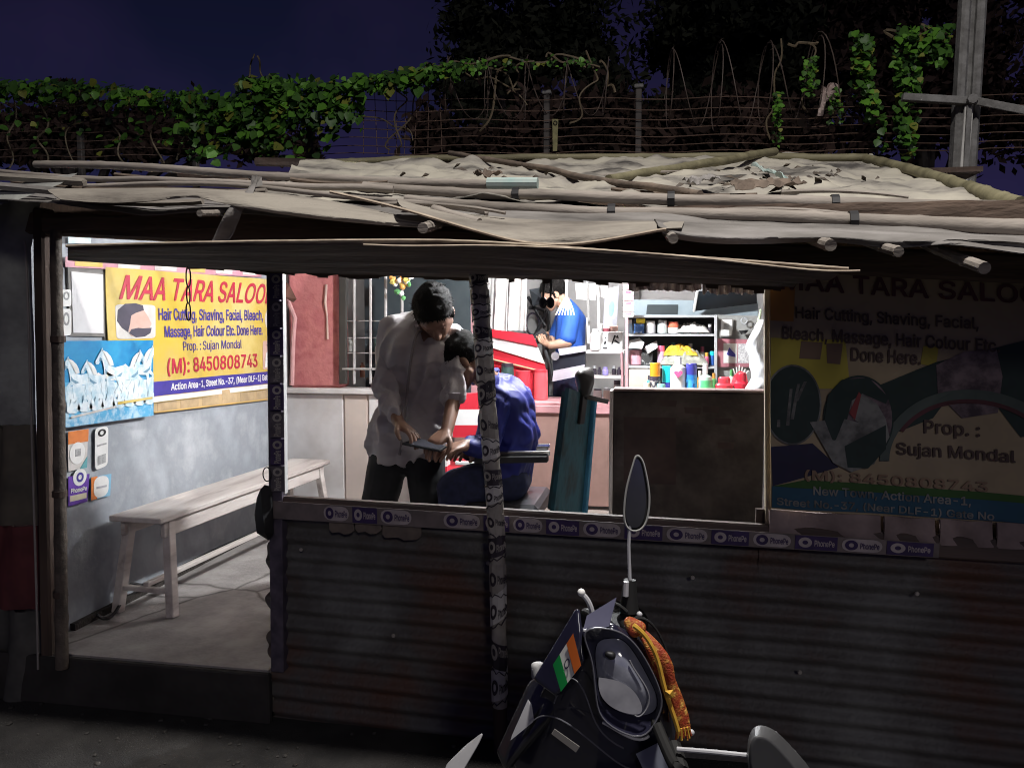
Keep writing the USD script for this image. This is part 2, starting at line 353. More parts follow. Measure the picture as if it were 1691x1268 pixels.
# roof frame: rafters, eave beam, props
t = Thing('roof_frame', 'bamboo rafter frame under the sheeted roof, cut ends poking out over the eave', 'roof frame', (0, 2.4, 1.8))
for i, (x, y, w) in enumerate(((698, 377, 34), (1112, 394, 30), (1372, 405, 34), (1484, 416, 30), (1626, 443, 34), (330, 352, 22))):
    e = at_y(x, y, 2.14); r = w*2.15/PF/2*.58
    q = A([e[0]-.06, 3.3, 0]); q[2] = rz(q[0], 3.3)-.06
    q2 = A([e[0]-.15, 5.3, 0]); q2[2] = rz(q2[0], 5.3)-.07
    t.part('rafter', bamboo([e, q, q2], r*.95, r*.8, seg=10, seed=i, wob=.002), bam_grey)
for i, Y in enumerate((3.4, 4.2, 5.1)):
    t.part('purlin', tube([(-2.7, Y, rz(-2.7, Y)-.10), (1.6, Y, rz(1.6, Y)-.10)], .03), darkwood)
bm = Thing('eave_beam', 'rough dark timber beam under the eave above the doorway', 'beam', (-2.3, 2.72, 1.85))
bm.part('timber', beam(at_y(40, 368, 2.74), at_y(1760, 448, 2.74), .06, .09, (0, 0, 1), .01), darkbeam)
bm.part('thatch_fringe', sheet(lambda u, v: np.stack([at_y(70, 352, 2.68)[0]+u*3.6, 2.675+.012*np.sin(u*90)+0*v, 1.925-.03*u-.055*v*(0.8+.4*meshkit.fbm(np.stack([u*14, u*0, u*0], -1), 3))], -1), 120, 4, .004), darkbeam)
# dark back boarding between beam and roof
solo('eave_board', sheet(lambda u, v: np.stack([-2.75+4.6*u, 2.86+0*u, np.interp(-2.75+4.6*u, [-2.75, -1.5, -1.2, .3, 1.85], [1.92, 1.92, 1.80, 1.72, 1.60])*(1-v)+(rz(-2.75+4.6*u, 2.86)-.02)*v], -1), 30, 2, .01), darkwood, 'dark boarding between the eave beam and the roof sheets', 'board')

# roof sheets
def roof_sheet(c, nu, nv, amp, seed, lift=0., nf=3.):
    c = [A(q, float) for q in c]
    def fn(u, v):
        p = (c[3][:2]*(1-u[..., None])+c[2][:2]*u[..., None])*(1-v[..., None]) + (c[0][:2]*(1-u[..., None])+c[1][:2]*u[..., None])*v[..., None]
        z = rz(p[..., 0], p[..., 1]) + lift + amp*(meshkit.fbm(np.stack([p[..., 0]*nf, p[..., 1]*nf*1.3, 0*u+seed], -1), 4)-.5)
        return np.concatenate([p, z[..., None]], -1)
    return sheet(fn, nu, nv, .003)
a, b = onroof(505, 268), onroof(1432, 258); c_, d = onroof(1720, 340), onroof(430, 325)
solo('roof_tarpaulin', roof_sheet((a, b, onroof(1700, 345), onroof(420, 326)), 200, 90, .10, 1, 0., 5.), tarp_cream, 'torn dirty cream tarpaulin sheet over the upper roof below the ridge bamboo', 'tarpaulin')
solo('lower_roof_tarpaulin', roof_sheet(((-2.9, 2.8), (1.75, 2.95), (2.9, 2.36), (-2.9, 2.36)), 160, 24, .05, 4, -.015), tarp_grey, 'grey tarpaulin along the lower roof under the long bamboo poles', 'tarpaulin')
solo('rear_light_stop', sheet(lambda u, v: np.stack([a[0]+(b[0]-a[0])*u, 4.2+2.8*v, np.where(v < .27, rz(a[0]+(b[0]-a[0])*u, 4.2+2.8*v)-.075, (rz(a[0]+(b[0]-a[0])*u, 4.97)-.07)*(1-v)+2.3*v)], -1), 12, 40, .004), tarp_grey, 'added grey sheet behind the ridge, unseen, stopping bulb light', 'tarpaulin')  # added out of view to keep bulb light off the ridge
# inner room ceiling
solo('inner_ceiling', box((-.3, 6.0, 2.45), (4.4, 1.7, .03)), darkwood, 'dark ceiling boards over the inner room', 'ceiling')

# hanging hems at the eave
def hem(top, bot, Y0, Y1, seed, n=70, amp=.02):
    T, B = spline(top, n), spline(bot, n)
    TT = A([at_y(x, y, Y0) for x, y in T]); BB = A([at_y(x, y, Y1) for x, y in B])
    def fn(u, v):
        i = np.clip((u*(n-1)).round().astype(int), 0, n-1)
        p = TT[i]*(1-v[..., None]) + BB[i]*v[..., None]
        f = meshkit.fbm(np.stack([u*5, v*5, 0*u+seed], -1), 3)-.5
        p[..., 1] += amp*2*f - .05*np.sin(v*math.pi)
        p[..., 2] += amp*.6*f*np.sin(v*math.pi)
        return p
    return sheet(fn, n, 12, .003)
solo('eave_hem', hem([(95, 312), (260, 312), (430, 318), (560, 335), (640, 352), (720, 366)], [(100, 330), (250, 333), (320, 326), (405, 344), (600, 369), (724, 374)], 2.42, 2.24, 3), tarp_pale, 'pale cream cloth hem folded over the eave left of the middle post', 'cloth')
solo('eave_hem', hem([(660, 330), (760, 352), (880, 364), (1010, 366), (1130, 368)], [(668, 345), (770, 378), (890, 402), (1010, 392), (1126, 377)], 2.44, 2.22, 8), tarp_pale, 'pale sagging cloth fold hanging between the first two rafter ends', 'cloth')
solo('eave_hem', hem([(1080, 362), (1250, 374), (1450, 382), (1720, 392), (2300, 420)], [(1090, 380), (1150, 398), (1260, 402), (1370, 398), (1480, 408), (1560, 404), (1720, 424), (2300, 470)], 2.42, 2.22, 13, amp=.035), tarp_grey, 'dark grey crumpled tarpaulin hem drooping over the right end of the eave', 'cloth')
solo('bent_cane', tube(spline([at_y(x, y, 2.2) for x, y in ((545, 317), (670, 347), (748, 370), (834, 394), (890, 403), (958, 402), (1047, 388), (1100, 379))], 40), .005, 6), flap_edge, 'pale bent cane curving along the lower edge of the sagging hem', 'cane')

# loose bamboo poles on the roof
poles = [
 ([(60, 270, 3.05), (300, 280, 3.0), (600, 297, 2.95), (885, 303, 2.9)], 15, 17, bam_grey, 'long grey bamboo pole at the upper left roof edge with a turquoise wrapped end'),
 ([(500, 271, 4.9), (740, 262, 5.0), (1100, 259, 5.0), (1432, 260, 4.95)], 12, 13, bam_yel, 'yellow green bamboo pole along the top ridge of the roof'),
 ([(742, 254, 4.6), (880, 276, 3.9), (1020, 303, 3.3), (1156, 322, 2.85)], 9, 15, bam_brown, 'thin dark brown bamboo pole lying aslant across the roof middle'),
 ([(1005, 296, 3.4), (1120, 278, 4.0), (1280, 249, 4.9)], 16, 14, bam_yel, 'short greenish bamboo pole rising aslant to the ridge'),
 ([(600, 308, 2.82), (850, 322, 2.8), (1150, 331, 2.8), (1430, 338, 2.8), (1720, 346, 2.8)], 17, 25, bam_grey, 'long grey bamboo pole across the roof, the upper of the two parallel ones'),
 ([(668, 331, 2.58), (900, 347, 2.58), (1200, 357, 2.58), (1450, 368, 2.58), (1730, 380, 2.56)], 17, 30, bam_grey, 'thick pale bamboo pole along the eave, the lower of the two parallel ones'),
 ([(1430, 262, 4.9), (1540, 292, 4.0), (1610, 315, 3.4), (1686, 336, 2.95)], 15, 28, bam_yel, 'bamboo pole sloping down the right edge of the roof'),
 ([(-30, 283, 2.75), (200, 296, 2.7), (430, 303, 2.7), (650, 312, 2.75)], 10, 14, bam_grey, 'grey bamboo pole second from the top at the left roof edge'),
 ([(140, 306, 2.55), (330, 303, 2.55), (480, 312, 2.52), (700, 336, 2.5), (800, 352, 2.48)], 9, 11, bam_grey, 'thin bamboo pole curving along the eave left of the hanging rag'),
 ([(715, 346, 2.36), (790, 372, 2.3)], 18, 22, bam_grey, 'short split bamboo stump lying on the eave above the middle post'),
]
for i, (pp, w0, w1, m_, lab) in enumerate(poles):
    P_ = [at_y(*q) for q in pp]
    tt = Thing('bamboo_pole', lab, 'bamboo pole', P_[0])
    r0, r1 = w0*pp[0][2]/PF/2, w1*pp[-1][2]/PF/2
    tt.part('cane', bamboo(P_, r0*.9, r1*.9, seg=12, seed=20+i, wob=.012), m_)
    if i == 0:
        tt.part('end_wrap', tube([at_y(805, 303, 2.9), at_y(888, 303, 2.89)], r1*1.12, 10), tarp_turq)
    if i in (4, 5):
        for x in ((852, 1108, 1378) if i == 4 else (1010, 1408)):
            y = np.interp(x, [q[0] for q in pp], [q[1] for q in pp]); p = at_y(x, y, pp[1][2]); rr = np.interp(x, [600, 1720], [r0, r1])
            tt.part('lashing', tube([p-A([.012, 0, 0]), p+A([.012, 0, 0])], rr*1.28, 10), black)
# thin sticks and cane splinters
sticks = [((905, 300, 3.6), (1160, 283, 3.9)), ((560, 283, 3.9), (735, 276, 4.2)), ((630, 338, 2.4), (835, 352, 2.4)), ((20, 300, 2.6), (270, 312, 2.5)), ((1180, 349, 2.6), (1420, 356, 2.6)), ((480, 296, 2.9), (640, 300, 2.9)), ((1290, 318, 3.0), (1500, 326, 3.0)), ((190, 288, 2.75), (410, 297, 2.7)), ((720, 300, 3.1), (860, 312, 2.9)), ((1010, 312, 3.2), (1250, 321, 3.0))]
slab_ = ['thin stick lying by the short greenish pole', 'thin stick below the ridge at its left end', 'thin stick along the eave over the middle post', 'thin stick at the far left of the eave', 'thin stick between the two long parallel poles at the right', 'short thin stick left of the turquoise wrapped end', 'thin stick on the tarpaulin near the right sloping pole', 'thin stick over the doorway behind the slats', 'thin stick crossing under the slanting brown pole', 'thin stick under the middle of the slanting brown pole']
for i, (p_, q_) in enumerate(sticks):
    P_, Q_ = at_y(*p_), at_y(*q_); md = (P_+Q_)/2+A([0, 0, .012*(-1)**i]); solo('thin_stick', tube(spline([P_, md, Q_], 14), np.linspace(.008, .005, 14)+.0015*rng.random(14), 6), [bam_grey, bam_brown][i % 2], slab_[i], 'stick')
# flat slats at the left eave
for i, (pp, lab) in enumerate((([(100, 318), (260, 322), (440, 316)], 'upper flat pale bamboo slat at the left eave'), ([(-20, 291), (80, 297), (140, 301)], 'short flat slat at the far left end of the eave'), ([(95, 333), (250, 336), (335, 333)], 'lowest flat slat at the left eave over the doorway'), ([(-20, 306), (50, 312), (110, 318)], 'wide flat slat at the far left under the short one'))):
    P_ = [at_y(x, y, 2.5-.03*i) for x, y in pp]
    solo('split_bamboo', tube(spline(P_, 12), .011+.003*(i % 2), 5), [bam_grey, tarp_pale, bam_grey, tarp_grey][i], lab, 'bamboo slat')
# left corner dark sheet and lashing rag
solo('corner_sheet', hull([at_y(x, y, Y) for x, y, Y in ((-25, 318, 2.42), (60, 296, 2.5), (128, 286, 2.55), (100, 304, 2.44), (30, 330, 2.38), (-25, 345, 2.38))]), tarp_green, 'dark folded sheet over the left corner of the eave', 'sheet')
rag = Thing('rag_strip', 'grey rag tied round a bamboo pole and hanging down over the eave left of centre', 'rag', at_y(385, 400, 2.3))
def ragfn(u, v):
    path = spline([at_y(*q) for q in ((424, 292, 2.5), (408, 318, 2.36), (386, 344, 2.26), (374, 372, 2.25), (362, 402, 2.26))], 24)
    w = np.interp(np.linspace(0, 1, 24), [0, .3, .5, .55, 1], [.012, .035, .044, .030, .026])
    i = (v*23).round().astype(int); p = path[i]; p = p + ((u-.5)*2*w[i])[..., None]*A([.95, 0, .3]); p[..., 1] += .02*np.sin(u*5+v*4); return p
rag.part('strip', sheet(ragfn, 7, 24, .003), tarp_grey)
rag.part('knot', hull([at_y(x, y, Y) for x, y, Y in ((416, 290, 2.5), (432, 292, 2.46), (434, 306, 2.44), (420, 310, 2.42), (414, 300, 2.48))]), tarp_grey)

# leaf litter and torn scraps on the roof
V, F_ = [], []
for k in range(60):
    cx = random.gauss(1262, 62) if k % 3 else random.choice([random.gauss(700, 70), random.gauss(860, 40), random.gauss(1400, 70)])
    cy = random.gauss(292, 12) if k % 3 else random.gauss(288, 9)
    if not 272 < cy < 326: continue
    p = onroof(cx, cy, .02)
    a_ = random.random()*6.28; L = random.uniform(.010, .035); d1 = A([math.cos(a_), math.sin(a_), random.uniform(-.2, .5)])*L; d2 = A([-math.sin(a_), math.cos(a_), random.uniform(-.1, .6)])*L*.45
    n0 = len(V); V += [p-d1, p+d2, p+d1, p-d2, p+A([0, 0, .012])]; F_ += [[n0, n0+1, n0+4], [n0+1, n0+2, n0+4], [n0+2, n0+3, n0+4], [n0+3, n0, n0+4]]
solo('dead_leaves', trimesh.Trimesh(V, F_, process=False), mat('dead_leaf', (.09, .07, .05), (.05, .04, .035), scale=30), 'dead leaves and rotten scraps scattered on the tarpaulin roof', 'dead leaves', kind='stuff')
for i, (x0, y0, x1, y1, lab) in enumerate(((1215, 309, 1330, 302, 'dark torn flap on the tarpaulin right of the roof middle'), (1255, 276, 1310, 300, 'grey green torn scrap on the roof near the short greenish pole'), (785, 288, 830, 292, 'dark heap of scraps by the turquoise wrapped pole end'), (1140, 304, 1190, 296, 'pale crumpled scrap on the tarpaulin beside the slanting brown pole'))):
    p, q = onroof(x0, y0, .05), onroof(x1, y1, .05); w = A([-.03, .10, .03])
    def fn(u, v, p=p, q=q, w=w, i=i):
        o = p*(1-u[..., None])+q*u[..., None]+w*(v[..., None])*(.6+.8*meshkit.noise(np.stack([u*7, 0*u, 0*u+i], -1)))[..., None]
        o[..., 2] += .05*(meshkit.fbm(np.stack([u*5, v*5, 0*u+i], -1), 3)-.4); return o
    solo('torn_scrap', sheet(fn, 22, 8, .003), [bam_brown, tarp_turq, bam_brown, tarp_grey][i], lab, 'torn sheet')

# ------------------------------------------------------------------ posts
t = Thing('corner_post', 'dark square timber post at the left corner of the shop front', 'post', at_y(88, 1100, 2.7))
t.part('shaft', beam(at_y(86, 1108, 2.74), at_y(72, 345, 2.74), .07, .05, (1, 0, 0), .008), darkwood)
t = Thing('bamboo_post', 'dark bamboo post lashed to the inner side of the left corner post', 'post', at_y(104, 1095, 2.7))
t.part('cane', bamboo([at_y(103, 1102, 2.68), at_y(98, 760, 2.69), at_y(92, 380, 2.7)], .024, .021, seg=12, seed=5, wob=.004), mat('dark_bamboo', (.12, .095, .075), (.05, .04, .032), scale=14, bump=.5, rough=.7))
for y in (560, 815, 980): p = at_y(100 - (980-y)*.01, y, 2.685); t.part('lashing', tube([p-A([0, 0, .012]), p+A([0, 0, .012])], .027, 12), darkwood)

dp = Thing('door_post', 'square door post wrapped in dark sticker tape between doorway and counter opening', 'post', at_y(462, 850, FY))
pa, pb = at_y(457, 850, 2.74), at_y(455, 440, 2.74)
dp.part('shaft', beam(A([pa[0], pa[1], .2]), pb, .052, .05, (0, 1, 0), .004), mat('taped_wood', (.12, .10, .13), (.05, .042, .06), scale=18, rough=.5))
Qd = Quad(at_y(444, 446, 2.705), at_y(468, 446, 2.705), at_y(472, 818, 2.705), at_y(446, 818, 2.705))
for i in range(8):
    t0, t1 = .985-.122*(i+1)+.008, .985-.122*i
    c = [purple, black][i % 2]
    s = dp.part('sticker', Qd.poly(sbox(.06, t0, .94, t1), .001, .001), mat('tape_dark', (.16, .14, .15), (.08, .07, .08), scale=20, rough=.4) if i % 2 else mat('tape_purple_dark', (.09, .06, .14), (.05, .035, .08), scale=20, rough=.4)) if i < 2 else dp.part('sticker', Qd.poly(sbox(.06, t0, .94, t1), .001, .001), ['/World/Looks/tape_purple_dark', '/World/Looks/tape_dark'][i % 2])
    dp.part('emblem', Qd.poly(ell(.5, t1-.025, .30, .019).difference(ell(.5, t1-.025, .15, .0095)), .0022, .0006), tape_m, parent=s)
    dp.part('lettering', Qd.text('PhonePe', .28, t0+.006, .74, t1-.05, .0022, .0006, rot=True), tape_m, parent=s)
dp.part('edge_strip', beam(at_y(472, 815, 2.72), at_y(468, 448, 2.72), .006, .03, (0, 1, 0)), white)  # white strip paints the right edge as lit from inside

mp = Thing('wrapped_post', 'slim round post wrapped in pale sticker tape, standing before the corrugated wall', 'post', at_y(825, 1192, 2.66))
mpp = A([at_y(*q) for q in ((827, 1196, 2.66), (824, 1050, 2.66), (820, 880, 2.66), (812, 760, 2.66), (802, 620, 2.66), (795, 520, 2.66), (788, 425, 2.66))])
mpp[0][2] = -.0; mc = spline(mpp, 60); mr = np.linspace(.026, .031, 60)
mp.part('pole', tube(mc, mr*.94, 14), darkwood)
mp.part('tape_wrap', tube(mc[4:-1], mr[4:-1]*(1+.06*np.sin(np.arange(55)*1.7)), 14), tape_m)
darkprint = mat('dark_print', (.06, .045, .06), (.03, .025, .03), scale=20, rough=.5)
def on_pole(s, tt, h):   # s angle -1..1 around the side facing the road, tt 0..1 along the pole
    k = np.clip(tt*59, 0, 58.999); i = k.astype(int); f = (k-i)[..., None]
    c = mc[i]*(1-f)+mc[i+1]*f; r = mr[i]*1.075+h; th = s*1.45 + .15
    return c + np.stack([np.sin(th)*r, -np.cos(th)*r, 0*r], -1)
def pole_mesh(m2, s0, s1, t0, t1, h, th, skew=0., sub=True):
    v, f = m2.vertices, m2.faces; b = m2.bounds
    x = (v[:, 0]-b[0][0])/max(b[1][0]-b[0][0], 1e-9); y = (v[:, 1]-b[0][1])/max(b[1][1]-b[0][1], 1e-9); z = (v[:, 2]-b[0][2])/max(b[1][2]-b[0][2], 1e-9)
    return trimesh.Trimesh(on_pole(s0+x*(s1-s0), t0+y*(t1-t0)+skew*x, h+z*th), f, process=False)
def flatgrid(n=10): 
    return trimesh.creation.box((1, 1, 1)).subdivide().subdivide()
for i in range(17):
    t0 = .075+i*.053; sk = [.012, -.01, .02, .0][i % 4]
    light = i % 3 != 1
    if not light: s = mp.part('sticker', pole_mesh(flatgrid(), -.95, .95, t0, t0+.036, .0, .0012, sk), darkprint)
    else: s = mp.part('sticker', pole_mesh(flatgrid(), -.95, .95, t0, t0+.044, .0, .0012, sk), [offwhite, tape_m][i % 2])
    ink = darkprint if light else tape_m
    mp.part('emblem', pole_mesh(trimesh.creation.annulus(.5, 1, .1, sections=20), -.75, -.1, t0+.010, t0+.032, .0014, .0005, sk*.3), ink, parent=s)
    mp.part('lettering', pole_mesh(text_cached('PhonePe', True), 0.0, .9, t0+.014, t0+.028, .0014, .0005, sk*.5), ink, parent=s)
    mp.part('torn_edge', tube([on_pole(A(a_), A(t0-.004+sk*(a_+1)/2+.003*math.sin(a_*9+i)), A(.001)) for a_ in np.linspace(-1, 1, 9)], .0022, 5), darkprint, parent=s)

# thin post at the left edge of the dim banner
solo('thin_post', beam(at_y(1268, 880, 2.76), at_y(1266, 455, 2.76), .018, .03, (0, 1, 0), .003), mat('pale_post', (.5, .42, .3), (.36, .3, .2), scale=8), 'thin pale post at the left edge of the dim banner, lit from inside', 'post')

# ------------------------------------------------------------------ corrugated wall
t = Thing('corrugated_wall', 'dark horizontally corrugated tin wall under the counter opening', 'wall', (-.1, FY, 0))
def sillz(x): 
    a_, b_ = at_y(448, 842, FY), at_y(1550, 911, FY); return a_[2] + (b_[2]-a_[2])*(x-a_[0])/(b_[0]-a_[0])
xa = at_y(444, 1000, FY)[0]
def corr(x0, x1, yo, seed):
    def fn(u, v):
        x = x0+(x1-x0)*u; top = sillz(x)+.005; z = -.01 + (top+.01)*v
        if seed == 0: x = x + np.where(u < .02, .012*np.sin(z*37)+.01*np.sin(z*90), 0)
        ph = 2*math.pi*(z+.028*(x+1.4))/.068
        dent = .035*(meshkit.fbm(np.stack([x*1.6, z*2.2, 0*x+seed], -1), 3)-.5)
        return np.stack([x, FY+yo+.0095*np.cos(ph)+dent, z], -1)
    return sheet(fn, 60, 170, .0015)
t.part('tin_sheet', corr(xa, -.55, 0, 0), tin); t.part('tin_sheet', corr(-.62, .42, .006, 1), tin); t.part('tin_sheet', corr(.36, 2.6, 0, 2), tin)
for i in range(9):
    x = -1.3+.36*i; z = sillz(x)-.14-.3*(i % 2); t.part('nail', lathe((0, 0, 0), [(0, 0), (.008, 0), (.006, .004), (0, .005)], 8).apply_transform(trimesh.transformations.rotation_matrix(math.pi/2, (1, 0, 0))).apply_translation((x, FY-.016, z)), tape_m)
sl = Thing('sill_board', 'worn timber sill along the top of the corrugated wall with a strip of stickers on its face', 'sill', (-.2, FY, .8))
x0, x1 = at_y(446, 835, FY)[0], 1.75
sl.part('plank', beam((x0, FY-.005, sillz(x0)+.022), (x1, FY-.005, sillz(x1)+.022), .036, .075, (0, 0, 1), .006), mat('sill_wood', (.12, .085, .07), (.06, .045, .04), scale=8, bump=.5, stretch=(.2, 1, 1)))
Qs = Quad(at_y(448, 827, 2.705), at_y(1552, 897, 2.705), at_y(1550, 921, 2.705), at_y(449, 856, 2.705))
sl.part('tape_strip', Qs.panel(.002, 30, 2), mat('tape_brown', (.21, .17, .16), (.13, .11, .10), scale=16, rough=.5))
sx = [545, 598, 650, 712, 763, 833, 884, 940, 1002, 1070, 1138, 1209, 1274, 1338, 1408, 1474, 1548]
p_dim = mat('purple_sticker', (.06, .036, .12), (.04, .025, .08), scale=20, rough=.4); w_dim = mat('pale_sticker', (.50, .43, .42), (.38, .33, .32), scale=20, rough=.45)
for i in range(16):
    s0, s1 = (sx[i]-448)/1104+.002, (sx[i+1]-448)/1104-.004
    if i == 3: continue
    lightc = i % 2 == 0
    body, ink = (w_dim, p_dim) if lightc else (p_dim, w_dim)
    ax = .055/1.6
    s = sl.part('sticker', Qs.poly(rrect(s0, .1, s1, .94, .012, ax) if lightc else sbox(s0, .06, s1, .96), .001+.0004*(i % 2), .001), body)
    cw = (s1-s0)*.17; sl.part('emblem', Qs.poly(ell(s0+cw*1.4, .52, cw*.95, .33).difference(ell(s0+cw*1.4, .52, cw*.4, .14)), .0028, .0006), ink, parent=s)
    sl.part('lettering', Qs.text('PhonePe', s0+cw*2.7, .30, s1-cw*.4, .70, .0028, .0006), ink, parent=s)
Qp = Quad(at_y(543, 858, 2.715), at_y(700, 866, 2.715), at_y(698, 896, 2.715), at_y(544, 884, 2.715))
for i, (a_, b_, y0, y1) in enumerate(((0, .26, .12, 1.0), (.28, .55, .25, .95), (.57, .97, .05, .98))):
    pts = [(a_, y1), (b_, y1-.03), (b_+.01, y0+.3), (b_-.04, y0+.08), ((a_+b_)/2+.03, y0), ((a_+b_)/2-.03, y0+.14), (a_+.03, y0+.05), (a_, y0+.25)]
    solo('torn_poster', Qp.poly(Polygon(pts), -.004, .002), mat(f'torn_paper_{"abc"[i]}', (.19, .15, .12), (.12, .095, .08), scale=20), ['torn brown paper scrap at the left under the sticker strip', 'middle torn brown paper scrap under the sticker strip', 'widest torn brown paper scrap under the sticker strip, left of the wrapped post'][i], 'paper')

# lower strip under the dim banner
solo('gap_light_stop', box((1.15, 2.775, .76), (1.6, .02, .26)), darkwood, 'added dark backing closing light gaps in the pale torn board under the dim banner', 'board')  # added to stop inside light showing between the planks
bd = Thing('banner_board', 'pale weathered board under the dim banner, torn in places', 'board', at_y(1480, 880, 2.72))
for i, (xa_, xb_) in enumerate(((1270, 1455), (1460, 1545), (1552, 1640), (1646, 1800))):
    yy = lambda x: (x-1270)*.055
    Qb = Quad(at_y(xa_, 842+yy(xa_), 2.728), at_y(xb_, 842+yy(xb_), 2.728), at_y(xb_, 884+yy(xb_)*1.0, 2.728), at_y(xa_, 884+yy(xa_)*1.0, 2.728), wave=lambda s, t_: .006*np.sin(s*9+t_*3))
    bd.part('plank', Qb.panel(.008, 16, 5), mat(f'pale_board_{"abcd"[i]}', (.33, .25, .23), (.2, .15, .14), scale=7, bump=.4))

# ------------------------------------------------------------------ awning flap, chain, padlock
fl = Thing('awning_flap', 'dark hinged awning board propped out flat under the eave', 'awning', at_y(700, 430, 2.5))
O = [(112, 410), (400, 403), (600, 401), (780, 403), (1000, 418), (1200, 433), (1400, 448)]; I_ = [(112, 428), (440, 446), (620, 452), (790, 456), (900, 458), (1100, 464), (1290, 472)]
OO = spline([at_y(x, y, 2.13) for x, y in O], 60); II = spline([at_y(x, y, 2.70) for x, y in I_], 60)
def flfn(u, v):
    i = (u*59).round().astype(int); p = OO[i]*(1-v[..., None])+II[i]*v[..., None]; p[..., 2] += .008*np.sin(v*22)+.006*(meshkit.fbm(np.stack([u*20, v*6, 0*u], -1), 3)-.5); return p
fl.part('board', sheet(flfn, 60, 14, .012), flap_m)
fl.part('edge_cane', tube(OO+A([0, -.006, .006]), .0045, 6), flap_edge)
fl.part('edge_cord', tube(spline([at_y(x, y, 2.12) for x, y in ((600, 404), (720, 406), (860, 407), (1100, 421), (1290, 441), (1420, 447))], 30), .003, 5), flap_edge)
fl.part('frayed_edge', sheet(lambda u, v: np.stack([II[(u*59).round().astype(int)][..., 0], 2.705+0*u, II[(u*59).round().astype(int)][..., 2]+.006-(.012+.045*np.clip(meshkit.fbm(np.stack([u*45, 0*u, 0*u], -1), 3)-.38, 0, 1))*v], -1), 240, 3, .003), darkbeam)
ch = Thing('hanging_chain', 'short iron chain hanging from the awning in the doorway', 'chain', at_y(311, 530, 2.6))
iron = mat('dark_iron', (.05, .045, .04), (.03, .026, .024), rough=.5, metal=.6)
for i, (y0, y1) in enumerate(((440, 475), (472, 502), (499, 530))):
    p0, p1 = at_y(311, y0, 2.6), at_y(311, y1, 2.6); a_ = np.linspace(0, 2*math.pi, 17)
    w = .007 if i != 1 else .002
    pts = [(p0+p1)/2 + A([w*math.sin(x)*1.1, (.007 if i == 1 else .002)*math.sin(x), (p0[2]-p1[2])/2*.95*math.cos(x)]) for x in a_]
    ch.part('link', tube(pts, .0026, 6, caps=False), iron)
pd = Thing('hanging_bag', 'black bag with a wire ring hanging on the door post at the doorway', 'bag', at_y(437, 890, 2.7))
a_ = np.linspace(0, 2*math.pi, 20)
pd.part('ring', tube([at_y(441, 783, 2.68)+A([.016*math.cos(x), 0, .026*math.sin(x)]) for x in a_], .0022, 6, caps=False), iron)
pd.part('pouch', hull([at_y(x, y, Y) for x, y, Y in ((437, 800, 2.69), (446, 803, 2.69), (424, 822, 2.69), (430, 808, 2.66), (420, 850, 2.69), (424, 880, 2.69), (444, 892, 2.69), (452, 880, 2.69), (450, 820, 2.69), (434, 850, 2.64), (438, 880, 2.65))]), mat('black_cloth', (.018, .017, .018)))

# left hanging tarpaulin
tp = Thing('side_tarpaulin', 'dark patched tarpaulin curtain hanging at the far left of the shop front', 'tarpaulin', at_y(20, 1100, 2.7))
def curt(y0, y1, seed):
    L = lambda y: np.interp(y, [330, 400, 700, 1100], [60, 41, 52, 63])
    def fn(u, v):
        y = y0+(y1-y0)*v; xr = L(y); TR_ = A([[at_y(xx, yy_, 2.70) for xx, yy_ in zip(r1, r2)] for r1, r2 in zip(xr, y)])
        p = TR_.copy(); p[..., 0] -= (1-u)*.9; p[..., 1] += .03*np.sin(u*26+v*1.5+seed*0)+.05*(meshkit.fbm(np.stack([u*8, p[..., 2]*2, 0*u+3], -1), 3)-.5) + (1-u)*.1
        return p
    return sheet(fn, 46, 10, .003)
tp.part('upper_cloth', curt(325, 702, 0), tarp_green); tp.part('middle_cloth', curt(702, 870, 0), mat('olive_tarpaulin', (.13, .11, .08), (.08, .07, .055), scale=9)); tp.part('red_cloth', curt(870, 1010, 0), tarp_red); tp.part('lower_cloth', curt(1010, 1180, 0), mat('dark_lower_tarpaulin', (.10, .095, .085), (.05, .048, .045), scale=9))
tp.part('edge_piping', tube(spline([at_y(x, y, 2.69) for x, y in ((40, 398), (46, 500), (52, 700), (58, 900), (63, 1105))], 20), .0045, 6), mat('grey_piping', (.3, .27, .25)))

# ------------------------------------------------------------------ left wall: banner, posters, stickers
WX = LX+.012
def LQ(tl, tr, br, bl, dx=0., wave=None): return Quad(*[at_x(x, y, WX+dx) for x, y in (tl, tr, br, bl)], wave=wave)
pink_p = mat('pink_print', (.62, .30, .36), (.5, .24, .30), scale=12, rough=.5)
yel_p = mat('yellow_print', (.60, .42, .05), (.56, .41, .10), c3=(.60, .48, .18), scale=2.6, rough=.45)
red_p = mat('red_print', (.46, .02, .05), (.40, .03, .06), scale=12, rough=.45)
blue_p = mat('violet_blue_print', (.06, .045, .30), (.045, .035, .22), scale=12, rough=.45)
skin_p = mat('skin_print', (.62, .42, .36), (.55, .36, .3), scale=12, rough=.5)
hair_p = mat('hair_print', (.07, .06, .09), (.05, .045, .07), scale=12, rough=.5)
t = Thing('saloon_banner', 'yellow MAA TARA SALOON banner hanging on the grey side wall', 'banner', at_x(300, 680, WX))
Q = LQ((175, 441), (452, 462), (452, 641), (253, 661), .012, wave=lambda s, t_: .006*np.sin(s*8)+.004*np.sin(s*17+t_*6))
Q = LQ((175, 441), (452, 462), (452, 641), (182, 674), .012, wave=lambda s, t_: .006*np.sin(s*8)+.004*np.sin(s*17+t_*6))
t.part('cloth', Q.panel(.003, 40, 12), yel_p)
t.part('blue_band', Q.poly(sbox(.0, .05, 1, .16), .001, .001), blue_p)
t.part('white_border', Q.poly(sbox(.0, .005, 1, .045), .001, .001), white)
t.part('lettering', Q.text('MAA TARA SALOON', .05, .775, 1.0, .955, .0022, shear=.03), red_p)
